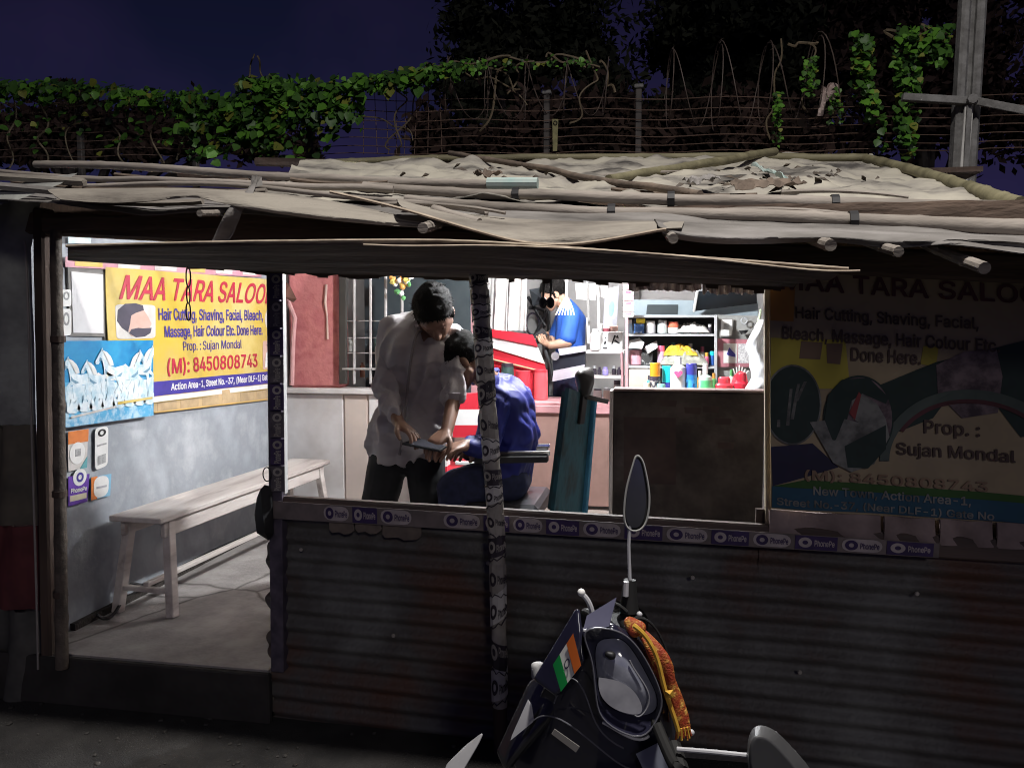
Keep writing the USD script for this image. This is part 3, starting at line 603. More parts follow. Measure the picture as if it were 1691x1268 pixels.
t.part('lettering', Q.text('Hair Cutting, Shaving, Facial, Bleach,', .225, .60, .90, .72, .0022), blue_p)
t.part('lettering', Q.text('Massage, Hair Colour Etc. Done Here.', .255, .47, .90, .585, .0022), blue_p)
t.part('lettering', Q.text('Prop. : Sujan Mondal', .36, .365, .74, .46, .0022, bold=False), blue_p)
t.part('lettering', Q.text('(M): 8450808743', .27, .19, .86, .335, .0022), red_p)
t.part('lettering', Q.text('Action Area-1, Street No.-37, (Near DLF-1) Gate No', .29, .07, 1.0, .14, .0026), white)
pic = t.part('portrait', Q.poly(rrect(.035, .49, .21, .74, .02), .001, .001), offwhite)
t.part('hair', Q.poly(Polygon([(.04, .62), (.045, .70), (.075, .745), (.12, .75), (.15, .735), (.155, .70), (.12, .68), (.10, .66), (.095, .60), (.085, .54), (.06, .57)]), .0022), hair_p, parent=pic)
t.part('face', Q.poly(Polygon([(.10, .66), (.12, .68), (.155, .70), (.175, .65), (.19, .60), (.18, .56), (.18, .53), (.14, .51), (.10, .51), (.088, .545), (.095, .60)]), .0022), skin_p, parent=pic)
t.part('beard', Q.poly(Polygon([(.10, .56), (.13, .57), (.15, .565), (.19, .57), (.185, .53), (.16, .505), (.12, .50), (.09, .53)]), .003), hair_p, parent=pic)
pic = t.part('portrait', Q.poly(ell(.965, .64, .05, .11), .001, .001), offwhite); t.part('hair', Q.poly(ell(.985, .70, .03, .05), .0022), hair_p, parent=pic)
pic = t.part('portrait', Q.poly(rrect(.905, .18, 1.0, .44, .01), .001, .001), skin_p)
t.part('towel', Q.poly(Polygon([(.92, .2), (.93, .33), (.96, .38), (.995, .36), (.995, .2)]), .0022), white, parent=pic); t.part('hair', Q.poly(Polygon([(.93, .40), (.96, .43), (1.0, .42), (1.0, .38), (.95, .385)]), .003), hair_p, parent=pic)

t = Thing('pink_bunting', 'pink printed strip of lettering along the top of the side wall', 'bunting', at_x(300, 440, WX))
Qb = LQ((108, 424), (432, 440), (432, 458), (108, 441), .006, wave=lambda s, t_: .006*np.sin(s*16))
t.part('strip', Qb.panel(.002, 30, 3), pink_p)
for i in range(6): t.part('patch', Qb.poly(sbox(.03+.165*i, .15, .13+.165*i, .8), .001), [yel_p, offwhite, offwhite][i % 3])

t = Thing('framed_board', 'white board in a grey frame on the side wall beside the banner', 'board', at_x(144, 555, WX))
Qf = LQ((112, 440), (173, 446), (174, 556), (116, 555))
fm = mat('grey_frame', (.22, .21, .20), (.16, .15, .14))
t.part('frame', Qf.panel(.02), fm); t.part('sheet', Qf.poly(sbox(.07, .05, .93, .93), .001, .002), mat('board_white', (.70, .69, .70), (.62, .61, .62), scale=9))
t = Thing('horse_poster', 'blue poster of white horses galloping through water on the side wall', 'poster', at_x(180, 700, WX))
Qh = LQ((105, 563), (253, 562), (253, 686), (108, 706), .030)
sky_b = mat('poster_blue', (.012, .20, .46), (.03, .30, .54), scale=9, rough=.35); sea_b = mat('poster_sea', (.10, .38, .62), (.42, .60, .72), scale=22, rough=.35, lo=.45, hi=.6)
t.part('paper', Qh.panel(.003), sky_b)
t.part('water', Qh.poly(sbox(0, 0, 1, .52), .001), sea_b)
hz_w = mat('horse_white', (.74, .82, .86), (.42, .60, .70), scale=24, rough=.4, lo=.42, hi=.62)
hz_d = mat('horse_shade', (.10, .24, .36), (.24, .40, .50), scale=30, rough=.4)
clip = sbox(.005, .01, .995, .99)
x_ = np.linspace(0, 1, 60); up_e = .46+.07*meshkit.fbm(np.stack([x_*11, 0*x_, 0*x_], 1), 3); lo_e = .22+.10*meshkit.fbm(np.stack([x_*17, 0*x_+4, 0*x_], 1), 3)
t.part('foam', Qh.poly(Polygon(list(zip(x_, up_e))+list(zip(x_[::-1], lo_e[::-1]))).intersection(clip), .0022, .0005), hz_w)
for i, (cx, cy, L_, m_) in enumerate(((.14, .52, .27, -1), (.32, .50, .25, -1), (.86, .60, .30, 1), (.50, .58, .30, -1), (.70, .55, .30, 1))):
    q_ = lambda pts, b=.004: Polygon([(cx+x*L_*1.35*m_, cy+y*L_*2.1) for x, y in pts]).buffer(0).buffer(b).intersection(clip)
    h = .0030+.0006*i
    hs = t.part('horse', Qh.poly(q_([(-.47, .08), (-.30, .17), (-.05, .13), (.10, .17), (.20, .34), (.28, .45), (.29, .52), (.33, .46), (.37, .41), (.47, .27), (.46, .22), (.41, .22), (.34, .30), (.29, .29), (.25, .15), (.24, .02), (.10, -.08), (-.15, -.06), (-.28, -.03), (-.42, -.02)]), h, .0005), hz_w)
    for lg in ([(.18, .03), (.24, .0), (.35, -.09), (.30, -.24), (.26, -.24), (.29, -.10), (.19, -.05)], [(.10, -.05), (.17, -.05), (.18, -.19), (.14, -.34), (.10, -.34), (.13, -.19)], [(-.44, .05), (-.28, .0), (-.28, -.17), (-.40, -.31), (-.45, -.30), (-.34, -.17)], [(-.30, .0), (-.20, -.04), (-.14, -.18), (-.22, -.33), (-.26, -.33), (-.20, -.18)]): t.part('leg', Qh.poly(q_(lg), h-.0002, .0003), hz_w, parent=hs)
    t.part('mane', Qh.poly(q_([(.29, .48), (.18, .44), (.08, .36), (.02, .26), (.0, .18), (.10, .18), (.17, .30)]), h+.0003, .0002), white, parent=hs); t.part('tail', Qh.poly(q_([(-.44, .09), (-.54, .16), (-.66, .10), (-.70, -.02), (-.60, .03), (-.46, .02)]), h-.0001, .0002), white, parent=hs)
    for sh_ in ([(.10, -.04), (.22, .03), (.23, .12), (.16, .05), (.0, -.02)], [(-.40, .0), (-.28, .0), (-.24, .08), (-.32, .05)], [(.31, .31), (.40, .25), (.36, .35)]): t.part('shading', Qh.poly(q_(sh_, .001), h+.0005, .0002), hz_d, parent=hs)
for i in range(8):
    cx = .06+.125*i; t.part('splash', Qh.poly(Polygon([(cx-.07, .20), (cx-.05, .29), (cx-.02, .24), (cx, .32+.03*(i % 2)), (cx+.02, .25), (cx+.05, .30), (cx+.07, .2), (cx+.03, .16), (cx-.03, .17)]).buffer(.008).intersection(clip), .0064, .0003), hz_w)
t.part('caption', Qh.poly(Polygon([(.04, .10), (.52, .165), (.52, .19), (.04, .125)]), .008), offwhite); t.part('caption', Qh.poly(Polygon([(.54, .20), (.97, .225), (.97, .255), (.54, .235)]), .008), yel_p)
t = Thing('paper_strip', 'strip of tan paper pasted below the yellow banner', 'paper', at_x(340, 680, WX))
Qt = LQ((254, 658), (452, 632), (452, 659), (254, 682), .004)
tanm = mat('tan_paper', (.56, .40, .22), (.46, .33, .18), scale=8); t.part('sheet', Qt.panel(.002), tanm)
for i in range(6): t.part('fold', Qt.poly(sbox(.02+.16*i, .1, .15+.16*i, .97), .0005, .001), mat(f'tan_paper_{"abcdef"[i]}', tuple(A([.58, .42, .24])*(.85+.06*(i % 4))), scale=14))
t.part('lower_edge', Qt.poly(sbox(0, 0, 1, .07), .003, .002), mat('orange_edge', (.66, .42, .12)))
solo('wall_paper_scrap', LQ((113, 378), (152, 379), (150, 402), (113, 402), .02).panel(.003), mat('pale_cyan_paper', (.66, .76, .76), (.45, .62, .68), scale=9), 'pale cyan paper at the top of the side wall above the awning', 'paper')

orange = mat('orange_print', (.72, .22, .05), (.62, .18, .05), scale=14); teal = mat('teal_print', (.15, .42, .45)); greyp = mat('grey_print', (.4, .4, .4), (.3, .3, .3), scale=60, lo=.45, hi=.55)
t = Thing('payment_sticker', 'orange and white payment sticker on the side wall under the horse poster', 'sticker', at_x(130, 778, WX))
q = LQ((112, 713), (146, 708), (143, 772), (113, 778)); t.part('sheet', q.panel(.002), offwhite); t.part('orange_top', q.poly(sbox(0, .68, 1, 1), .001), orange); t.part('disc', q.poly(ell(.45, .42, .4, .28), .0018), white); t.part('grey_square', q.poly(sbox(.32, .34, .62, .53), .0026), greyp); t.part('teal_corner', q.poly(Polygon([(.6, .0), (1, .0), (1, .3)]), .001), teal)
t = Thing('payment_sticker', 'narrow white sticker tag with a round sign on top, right of the orange sticker', 'sticker', at_x(166, 775, WX))
q = LQ((156, 707), (178, 703), (177, 768), (156, 777)); t.part('tag', q.poly(rrect(0, 0, 1, 1, .25, 2.5), .001, .002), white); t.part('emblem', q.poly(ell(.5, .86, .3, .09).difference(ell(.5, .86, .15, .05)), .004), black); t.part('grey_patch', q.poly(sbox(.2, .1, .8, .32), .004), greyp); t.part('lines', q.poly(sbox(.15, .55, .85, .59), .004), greyp)
t = Thing('payment_sticker', 'purple payment sticker with a white disc low on the side wall', 'sticker', at_x(130, 835, WX))
q = LQ((113, 787), (148, 782), (144, 828), (113, 836)); t.part('sheet', q.panel(.002), mat('bright_purple', (.14, .05, .38), (.11, .04, .3), scale=14)); t.part('disc', q.poly(ell(.52, .93, .32, .30), .001), white); t.part('emblem', q.poly(ell(.52, .93, .17, .17).difference(ell(.52, .93, .09, .09)), .0026), blue_p); t.part('lettering', q.text('PhonePe', .1, .42, .9, .58, .002), white); t.part('cream_band', q.poly(sbox(.06, .14, .92, .34), .001), mat('cream_print', (.70, .64, .45)))
t = Thing('payment_sticker', 'rounded white sticker with an orange and blue rim, lowest right on the side wall', 'sticker', at_x(165, 825, WX))
q = LQ((150, 788), (184, 782), (182, 818), (150, 826)); t.part('sheet', q.panel(.002), mat('sky_print', (.25, .5, .68))); t.part('orange_side', q.poly(sbox(0, 0, .3, 1), .001), orange); t.part('disc', q.poly(rrect(.12, .04, .86, .98, .3), .002), white); t.part('faint_line', q.poly(sbox(.25, .45, .75, .54), .0034), mat('grey_ink', (.45, .45, .48)))
for i, (y0, y1, lab) in enumerate(((478, 506, 'upper white sticker partly hidden behind the bamboo post'), (510, 554, 'lower white sticker partly hidden behind the bamboo post'))):
    t = Thing('white_sticker', lab, 'sticker', at_x(106, y1, WX)); q = LQ((100, y0), (117, y0), (117, y1), (101, y1), .024); t.part('sheet', q.poly(rrect(0, 0, 1, 1, .2, 1.5), 0, .002), white); t.part('emblem', q.poly(ell(.5, .62, .3, .25).difference(ell(.5, .62, .18, .16)), .003), greyp)
solo('wall_base_strip', box((LX+.01, 3.95, .215), (.03, 2.0, .03)), mat('dark_debris', (.06, .05, .045), (.03, .025, .02), scale=20, bump=.8), 'dark strip of dirt along the foot of the side wall', 'skirting')
t = Thing('wall_cable', 'loose cable bundle lying on the floor beneath the bench by the wall', 'cable', at_z(215, 990, .2))
t.part('cable', tube(spline([at_x(160, 1015, WX+.05), at_x(195, 1003, WX+.06), at_x(215, 965, WX+.03), at_x(240, 965, WX+.05), at_x(300, 935, WX+.04), at_x(420, 880, WX+.05)], 40), .008, 6), black)

# ------------------------------------------------------------------ bench
bw = mat('bench_paint', (.66, .61, .57), (.54, .48, .45), c3=(.26, .21, .19), scale=8, rough=.6, bump=.4, stretch=(1, .15, 1), lo=.38, hi=.72, detail=10)
bn = Thing('bench', 'long white painted wooden bench along the grey side wall', 'bench', (-2.3, 3.9, .2))
c = [at_z(179, 852, .66), at_z(265, 858, .66), at_z(536, 765, .66), at_z(493, 752, .66)]
ctr = sum(c)/4; ax = unit((c[2]+c[3]-c[0]-c[1])*A([1, 1, 0])); sd = A([ax[1], -ax[0], 0]); hl = np.linalg.norm((c[2]+c[3]-c[0]-c[1])/2)/2; hw = .135
Rm = np.stack([sd, ax, A([0, 0, 1.])], 1)
def bl(s, a_, z): q_ = ctr+sd*s+ax*a_; return A([q_[0], q_[1], z])
bn.part('top', box((ctr[0], ctr[1], .65), (2*hw, 2*hl, .026), Rm, .004), bw)
for s in (1, -1): bn.part('apron', beam(bl(s*.105, -hl+.05, .60), bl(s*.105, hl-.05, .60), .022, .075, (0, 0, 1)), bw)
for a_ in (-1, 1):
    for s in (1, -1):
        bn.part('leg', beam(bl(s*.145, a_*(hl-.05), .2), bl(s*.10, a_*(hl-.10), .637), .045, .04, sd), bw)
    bn.part('stretcher', beam(bl(-.13, a_*(hl-.06), .315), bl(.13, a_*(hl-.06), .315), .03, .022, (0, 0, 1)), bw)
bn.part('long_stretcher', beam(bl(0, -hl+.06, .335), bl(0, hl-.06, .335), .028, .022, (0, 0, 1)), bw)

# ------------------------------------------------------------------ right banner on the shop front
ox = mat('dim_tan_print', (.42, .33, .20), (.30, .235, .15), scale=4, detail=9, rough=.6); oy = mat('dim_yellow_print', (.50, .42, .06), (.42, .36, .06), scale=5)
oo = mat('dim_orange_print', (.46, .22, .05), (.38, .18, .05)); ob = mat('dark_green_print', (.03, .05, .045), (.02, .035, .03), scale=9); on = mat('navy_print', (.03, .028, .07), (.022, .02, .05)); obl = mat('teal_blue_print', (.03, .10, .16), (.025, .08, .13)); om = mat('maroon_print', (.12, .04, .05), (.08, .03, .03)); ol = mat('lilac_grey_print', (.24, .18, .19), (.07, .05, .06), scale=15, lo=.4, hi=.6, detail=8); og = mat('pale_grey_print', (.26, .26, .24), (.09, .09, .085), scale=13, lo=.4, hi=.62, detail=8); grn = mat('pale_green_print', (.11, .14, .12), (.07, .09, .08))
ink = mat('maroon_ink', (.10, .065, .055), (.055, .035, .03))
t = Thing('front_banner', 'large dim tan salon banner hung on the right of the shop front', 'banner', at_y(1480, 860, 2.73))
c4 = [(1270, 440), (1810, 470), (1810, 880), (1272, 838)]
Qr = Quad(*[at_y(x, y, 2.735) for x, y in c4], wave=lambda s, t_: .010*np.sin(s*7+1)+.006*np.sin(s*15+t_*5)+.004*np.sin(t_*11))
def st(x, y):
    s = (x-1270)/540; 
    for _ in range(3): s = (x-(1272-2*(1-(y-440)/400)))/(538)
    top = 440+30*s; bt = 838+42*s; return s, (bt-y)/(bt-top)
def tx(txt, x0, y0, x1, y1, m_, **k):   # y0 top, y1 bottom at the left end
    s0, t1 = st(x0, y0); s1, _ = st(x1, y0); _, t0 = st(x0, y1); t.part('lettering', Qr.text(txt, s0, t0, s1, t1, .0045, **k), m_)
def pg(name, pts, m_, h=.001, parent=None): return t.part(name, Qr.poly(Polygon([st(*p) for p in pts]).buffer(0).buffer(.007).buffer(-.007).intersection(sbox(.001, .001, .999, .999)), h, .001), m_, parent=parent)
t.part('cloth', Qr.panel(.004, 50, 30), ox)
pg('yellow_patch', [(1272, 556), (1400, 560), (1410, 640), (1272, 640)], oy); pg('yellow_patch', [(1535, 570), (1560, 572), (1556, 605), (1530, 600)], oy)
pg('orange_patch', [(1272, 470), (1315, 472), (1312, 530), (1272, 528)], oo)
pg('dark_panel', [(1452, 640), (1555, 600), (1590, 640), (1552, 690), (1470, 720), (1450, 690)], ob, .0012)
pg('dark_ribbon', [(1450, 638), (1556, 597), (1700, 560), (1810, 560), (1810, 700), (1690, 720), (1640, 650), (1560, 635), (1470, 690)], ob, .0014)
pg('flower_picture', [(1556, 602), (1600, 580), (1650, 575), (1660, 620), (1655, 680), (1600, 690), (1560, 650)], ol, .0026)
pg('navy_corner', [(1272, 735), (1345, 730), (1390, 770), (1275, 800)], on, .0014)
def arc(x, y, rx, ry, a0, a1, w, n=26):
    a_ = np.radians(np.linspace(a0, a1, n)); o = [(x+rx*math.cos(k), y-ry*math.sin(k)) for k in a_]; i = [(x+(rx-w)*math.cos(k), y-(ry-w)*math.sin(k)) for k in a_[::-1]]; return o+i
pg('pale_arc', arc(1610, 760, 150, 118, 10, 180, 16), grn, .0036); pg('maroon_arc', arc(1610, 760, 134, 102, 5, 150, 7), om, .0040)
def ring(cx, cy, rx, ry, w, m_, m2, nm):
    e = lambda k: [(cx+(rx-k)*math.cos(a_), cy-(ry-k)*math.sin(a_)) for a_ in np.linspace(0, 2*math.pi, 40)[:-1]]
    r = pg(nm, e(0), m_, .0044); r2 = pg('picture', e(w), m2, .0056, parent=r); return r
ring(1310, 666, 51, 66, 3, og, ob, 'round_picture')
for a_, b_ in (((1305, 640), (1322, 700)), ((1318, 632), (1330, 690)), ((1330, 628), (1338, 660)), ((1283, 690), (1306, 702))):
    pg('comb_stroke', [a_, (a_[0]+5, a_[1]), (b_[0]-18, b_[1]), (b_[0]-24, b_[1])], og, .0068)
ring(1424, 690, 60, 72, 3, ob, ol, 'round_picture')
pg('dark_hair', [(1366, 690), (1372, 650), (1395, 625), (1440, 622), (1475, 655), (1470, 665), (1430, 648), (1412, 660), (1405, 690), (1385, 730), (1372, 720)], ob, .0068)
pg('shaved_face', [(1412, 660), (1430, 648), (1455, 665), (1470, 690), (1440, 705), (1415, 690)], og, .0072); pg('red_razor', [(1408, 680), (1424, 645), (1428, 650), (1418, 692)], mat('dim_red', (.3, .06, .06)), .008)
pg('towel_picture', [(1340, 695), (1366, 692), (1382, 732), (1400, 690), (1440, 700), (1470, 690), (1476, 720), (1450, 765), (1412, 778), (1380, 762)], og, .0076); pg('beard_picture', [(1400, 735), (1440, 715), (1470, 700), (1470, 740), (1440, 772), (1405, 770)], ob, .0082)
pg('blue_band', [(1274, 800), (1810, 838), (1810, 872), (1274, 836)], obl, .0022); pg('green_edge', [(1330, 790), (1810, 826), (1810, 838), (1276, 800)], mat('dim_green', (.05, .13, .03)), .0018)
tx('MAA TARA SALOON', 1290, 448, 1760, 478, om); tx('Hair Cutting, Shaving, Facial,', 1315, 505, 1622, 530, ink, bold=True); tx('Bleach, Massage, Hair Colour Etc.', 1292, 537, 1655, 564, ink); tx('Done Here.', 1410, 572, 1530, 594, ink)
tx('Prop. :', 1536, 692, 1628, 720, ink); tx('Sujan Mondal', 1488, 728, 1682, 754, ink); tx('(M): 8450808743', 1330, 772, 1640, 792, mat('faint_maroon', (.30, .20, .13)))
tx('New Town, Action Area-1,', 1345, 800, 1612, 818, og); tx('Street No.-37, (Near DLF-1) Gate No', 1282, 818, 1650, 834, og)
pg('brown_mark', [(1325, 562), (1362, 564), (1358, 592), (1322, 590)], mat('brown_blot', (.2, .13, .09)), .0022); pg('brown_mark', [(1368, 566), (1396, 566), (1392, 600), (1370, 598)], '/World/Looks/brown_blot', .0022)

# ------------------------------------------------------------------ inside: lamps, counter, cabinet, shelves
tube_m = emis('tube_glow', (.94, .97, 1.0), TUBE); tube_m2 = emis('inner_tube_glow', (1.0, .97, .98), TUBE_IN)
casing = mat('lamp_casing', (.7, .7, .7), (.6, .6, .6))
t = Thing('bulb_lamp', 'lit round white bulb hanging under the roof over the front of the shop', 'lamp', (-.42, 3.98, 2.1)); c0 = A([-.42, 3.98, 2.1])
t.part('bulb', trimesh.creation.icosphere(3, .045).apply_translation(c0), tube_m); t.part('holder', lathe(c0+A([0, 0, .04]), [(0, 0), (.02, 0), (.024, .06), (0, .07)], 14), casing); t.part('wire', tube([c0+A([0, 0, .1]), A([c0[0], c0[1], rz(c0[0], c0[1])-.02])], .004, 5), black)
t = Thing('tube_lamp', 'lit white tube lamp under the ceiling of the inner room', 'lamp', (-.35, 5.35, 2.2)); c0 = A([-.35, 5.35, 2.2]); L_ = 1.0
t.part('casing', box(c0+A([0, 0, .04]), (L_+.06, .05, .035), r=.006), casing); t.part('tube', tube([c0-A([L_/2, 0, 0]), c0+A([L_/2, 0, 0])], .013, 12), tube_m2)
for s in (-1, 1): t.part('end_cap', box(c0+A([s*(L_/2+.01), 0, .01]), (.02, .04, .05), r=.004), casing)
t.part('wire', tube([c0+A([0, 0, .055]), A([c0[0], c0[1], 2.43])], .004, 5), black)

ct = Thing('counter', 'long pink topped counter with a brown front inside the shop', 'counter', (-.75, 5.5, .2))
tz = at_y(940, 668, 5.4)[2]
ct.part('front_panel', box((-.62, 5.44, (.26+tz)/2), (1.55, .04, tz-.3), r=.003), pinkbrown)
ct.part('top', box((-.62, 5.62, tz+.0), (1.62, .44, .035), r=.008), pinktop); ct.part('top_edge', box((-.62, 5.392, tz-.035), (1.60, .02, .05), r=.004), pinktop)
ct.part('side_panel', box((.16, 5.62, (.2+tz)/2-.01), (.03, .4, tz-.22)), pinkbrown); ct.part('plinth', box((-.62, 5.46, .225), (1.5, .05, .05)), cream)

cb = Thing('cabinet', 'dark board fronted cabinet with a pale left edge before the bottles', 'cabinet', (.15, 3.65, .2))
p0, p1 = at_y(1013, 646, 3.6), at_y(1263, 648, 3.6)
cabm = mat('dark_laminate', (.075, .062, .06), (.04, .032, .03), c3=(.016, .012, .012), scale=5, rough=.65, bump=.4, bscale=40, detail=12, lo=.36, hi=.68)
w = p1[0]-p0[0]; H = p0[2]
cb.part('body', box(((p0[0]+p1[0])/2, 3.64, (H+.2)/2), (w, .09, H-.2), r=.004), cabm)
cb.part('edge_strip', beam((p0[0]-.008, 3.625, .2), (p0[0]-.008, 3.625, H+.006), .016, .10, (0, 1, 0)), white_plaster); cb.part('top_strip', box(((p0[0]+p1[0])/2, 3.635, H+.008), (w, .10, .012), r=.003), mat('top_laminate', (.25, .18, .17)))
Qc = Quad(at_y(1030, 688, 3.594), at_y(1116, 690, 3.594), at_y(1116, 800, 3.594), at_y(1030, 798, 3.594)); cb.part('faded_notice', Qc.panel(.002), mat('faded_notice', (.06, .038, .036), (.035, .022, .022), scale=9))
for i, (x, y) in enumerate(((1130, 672), (1160, 670), (1180, 690), (1090, 660), (1185, 730))):
    Qx = Quad(at_y(x, y, 3.594), at_y(x+28, y+1, 3.594), at_y(x+26, y+12, 3.594), at_y(x+1, y+10, 3.594)); cb.part('tape_scrap', Qx.panel(.001), '/World/Looks/faded_notice')

tb = Thing('bottle_table', 'narrow table behind the cabinet carrying a row of toiletry bottles', 'table', (.28, 4.45, .2))
TZ = at_y(1130, 648, 4.45)[2]
tb.part('top', box((.37, 4.47, TZ-.012), (1.1, .30, .024), r=.004), cream)
for sx_ in (-.14, .88):
    for sy_ in (4.36, 4.58): tb.part('leg', beam((sx_, sy_, .2), (sx_, sy_, TZ-.024), .03, .03), darkwood)
def shiny(n, c, c2=None): return mat(n, c, c2 or tuple(x*.9 for x in c), rough=.25, spec=.5)
cO, cC, cW, cB, cN, cG, cR, cP = shiny('orange_plastic', (.80, .28, .02)), shiny('cyan_plastic', (.02, .50, .60)), shiny('white_plastic', (.78, .78, .76)), shiny('blue_plastic', (.03, .20, .60)), shiny('navy_plastic', (.05, .05, .30)), shiny('mint_plastic', (.30, .66, .46)), shiny('red_plastic', (.62, .05, .07)), shiny('pink_plastic', (.75, .12, .28))
def bx_(x, y=4.45): return at_y(x, 640, y)[0]
def px2m(p, Y=4.45): return p*Y*1.02/PF
def bottle(x, ytop, wpx, Y, body, cap, lab, neck=.72, capf=.3, z=None, name='bottle', label_m=None, sq=1.):
    z = TZ if z is None else z
    p = at_y(x, ytop, Y); h = p[2]-z; r = px2m(wpx, Y)/2
    t = Thing(name, lab, name.replace('_', ' '), (p[0], Y, z)); hb = h*(1-capf)
    t.part('body', lathe((p[0], Y, z), [(0, 0), (r*.92, 0), (r, .006), (r, hb*.8), (r*.95, hb*.9), (r*neck, hb), (0, hb)], 18), body)
    t.part('cap', lathe((p[0], Y, z), [(0, hb-.001), (r*neck*.98, hb-.001), (r*neck*.98, h-.004), (r*neck*.9, h), (0, h)], 16), cap)
    if label_m is not None:
        tv = lathe((p[0], Y, z), [(r*1.012, hb*.25), (r*1.015, hb*.26), (r*1.015, hb*.72), (r*1.012, hb*.73)], 18); t.part('label', tv, label_m)
    return t
dk = mat('dark_bottle', (.03, .025, .03), (.05, .04, .06), rough=.3)
bottle(1082, 599, 17, 4.40, dk, cO, 'dark deodorant can with a big orange cap at the left of the bottle row', .98, .45, label_m=mat('dark_label', (.5, .45, .4), (.03, .03, .05), scale=60, lo=.45, hi=.55))
bottle(1101, 604, 15, 4.44, cN, cC, 'cyan capped bottle between the orange cap and the white lotion', .98, .62)
t = bottle(1120, 590, 24, 4.42, cW, cW, 'tall white lotion bottle with a pink heart', .45, .2)
Qh2 = Quad(at_y(1113, 612, 4.372), at_y(1127, 612, 4.372), at_y(1127, 624, 4.372), at_y(1113, 624, 4.372)); t.part('heart', Qh2.poly(Polygon([(.5, 0), (1, .6), (.95, .9), (.75, 1), (.5, .82), (.25, 1), (.05, .9), (0, .6)]), 0, .003), cP)
bottle(1142, 600, 18, 4.42, cB, cN, 'blue cylinder bottle with a navy cap', .97, .38, label_m=mat('blue_label', (.05, .33, .72), (.03, .1, .4), scale=50, lo=.5, hi=.6))
t = bottle(1165, 600, 21, 4.42, mat('clear_green', (.42, .68, .55), (.55, .75, .62), rough=.15), cW, 'clear green sanitizer bottle with a white pump', .4, .38)
t.part('label', lathe((bx_(1165, 4.42), 4.42, TZ), [(px2m(21.6)/2, .015), (px2m(21.8)/2, .016), (px2m(21.8)/2, .07), (px2m(21.6)/2, .071)], 18), shiny('green_label', (.12, .55, .22)))
bottle(1068, 632, 12, 4.38, cW, shiny('cream_plastic', (.8, .7, .5)), 'small cream pot at the left foot of the bottle row', .9, .4, name='pot'); bottle(1092, 634, 14, 4.36, cW, shiny('mint_lid', (.3, .66, .6)), 'small white pot with a mint lid in front of the cyan cap', .95, .5, name='pot')
def bowl(x, ytop, wpx, Y, m_, lab, name='jar'):
    p = at_y(x, ytop, Y); r = px2m(wpx, Y)/2; h = p[2]-TZ
    t = Thing(name, lab, name, (p[0], Y, TZ)); t.part('body', lathe((p[0], Y, TZ), [(0, 0), (r*.9, 0), (r, h*.15), (r, h*.5), (r*.7, h*.62), (r*.62, h*.62), (0, h*.62)], 18), m_); t.part('lid', lathe((p[0], Y, TZ), [(0, h*.6), (r*.66, h*.6), (r*.66, h*.9), (r*.5, h), (0, h)], 16), m_)
bowl(1196, 622, 28, 4.42, cR, 'round red jar right of the green sanitizer'); bowl(1224, 616, 22, 4.42, shiny('crimson_plastic', (.50, .02, .04)), 'crimson jar beside the white plastic bag')
solo('red_cloth', hull([at_y(x, y, Y) for x, y, Y in ((1206, 636, 4.5), (1212, 620, 4.5), (1222, 612, 4.52), (1232, 616, 4.52), (1236, 634, 4.5), (1220, 638, 4.46))]), cR, 'small crumpled red packet between the two red jars', 'packet')
brm = mat('bristle', (.75, .72, .7), (.6, .58, .55))
bp = Thing('brush_bunch', 'bunch of pale sticks standing behind the red jars', 'brushes', at_y(1222, 620, 4.55))
for k in range(6): bp.part('stick', tube([at_y(1216+k*2, 624, 4.55), at_y(1211+k*5, 603+abs(k-2)*3, 4.55)], .003, 5), brm)
wb = Thing('plastic_bag', 'white crumpled plastic bag standing at the right end of the bottle row', 'bag', at_y(1250, 640, 4.3))
def bagfn(u, v):
    a_ = u*2*math.pi; x0 = 1250+3*v; wdt = (14-9*v**1.5); base = at_y(1250, 644, 4.3); top = at_y(1256, 528, 4.3)
    c = base*(1-v[..., None])+top*v[..., None]; r = .052*(1-v)**.6*.9+.012
    r = r*(1+1.1*(meshkit.fbm(np.stack([np.cos(a_)*2, np.sin(a_)*2, v*6], -1), 3)-.5)); c = c + np.stack([.02*np.sin(v*7), 0*v, 0*v], -1); return c+np.stack([np.cos(a_)*r, np.sin(a_)*r*.8, 0*r], -1)
wb.part('bag', sheet(bagfn, 30, 24, .002), mat('white_film', (.82, .83, .85), (.70, .72, .76), scale=30, rough=.3))

# shelf unit and boards behind the bottles
SYF = 4.85
pinkm = mat('pink_frame', (.55, .30, .32), (.42, .22, .24)); metal = mat('grey_painted_metal', (.36, .37, .38), (.28, .29, .30), rough=.5)
sf = Thing('shelf_unit', 'grey metal shelf unit with two open shelves behind the bottles', 'shelf', at_y(1110, 645, SYF))
def SY(x, y, Y=SYF): return at_y(x, y, Y)
for x, m_ in ((1035, pinkm), (1182, metal)): sf.part('upright', beam(SY(x, 660), SY(x, 521), .018, .03, (0, 1, 0)), m_)
for y in (522, 553, 606):
    a_, b_ = SY(1033, y), SY(1184, y+1); sf.part('shelf_board', box(((a_[0]+b_[0])/2, SYF+.13, (a_[2]+b_[2])/2), (b_[0]-a_[0], .27, .014), r=.002), metal)
a_, b_ = SY(1033, 521), SY(1184, 660); sf.part('back_panel', box(((a_[0]+b_[0])/2, SYF+.27, (a_[2]+b_[2])/2), (b_[0]-a_[0], .012, a_[2]-b_[2])), mat('dark_panel_back', (.05, .06, .065), (.03, .035, .04)))
z1 = SY(1110, 553)[2]+.009; z2 = SY(1110, 606)[2]+.009
def item(x, yt, w, z, body, cap, lab, name, capf=.3, neck=.9, Y=SYF+.08): return bottle(x, yt, w, Y, body, cap, lab, neck, capf, z, name)
item(1040, 528, 8, z1, shiny('pale_blue_plastic', (.45, .6, .68)), cW, 'pale blue bottle at the left end of the upper shelf', 'bottle')
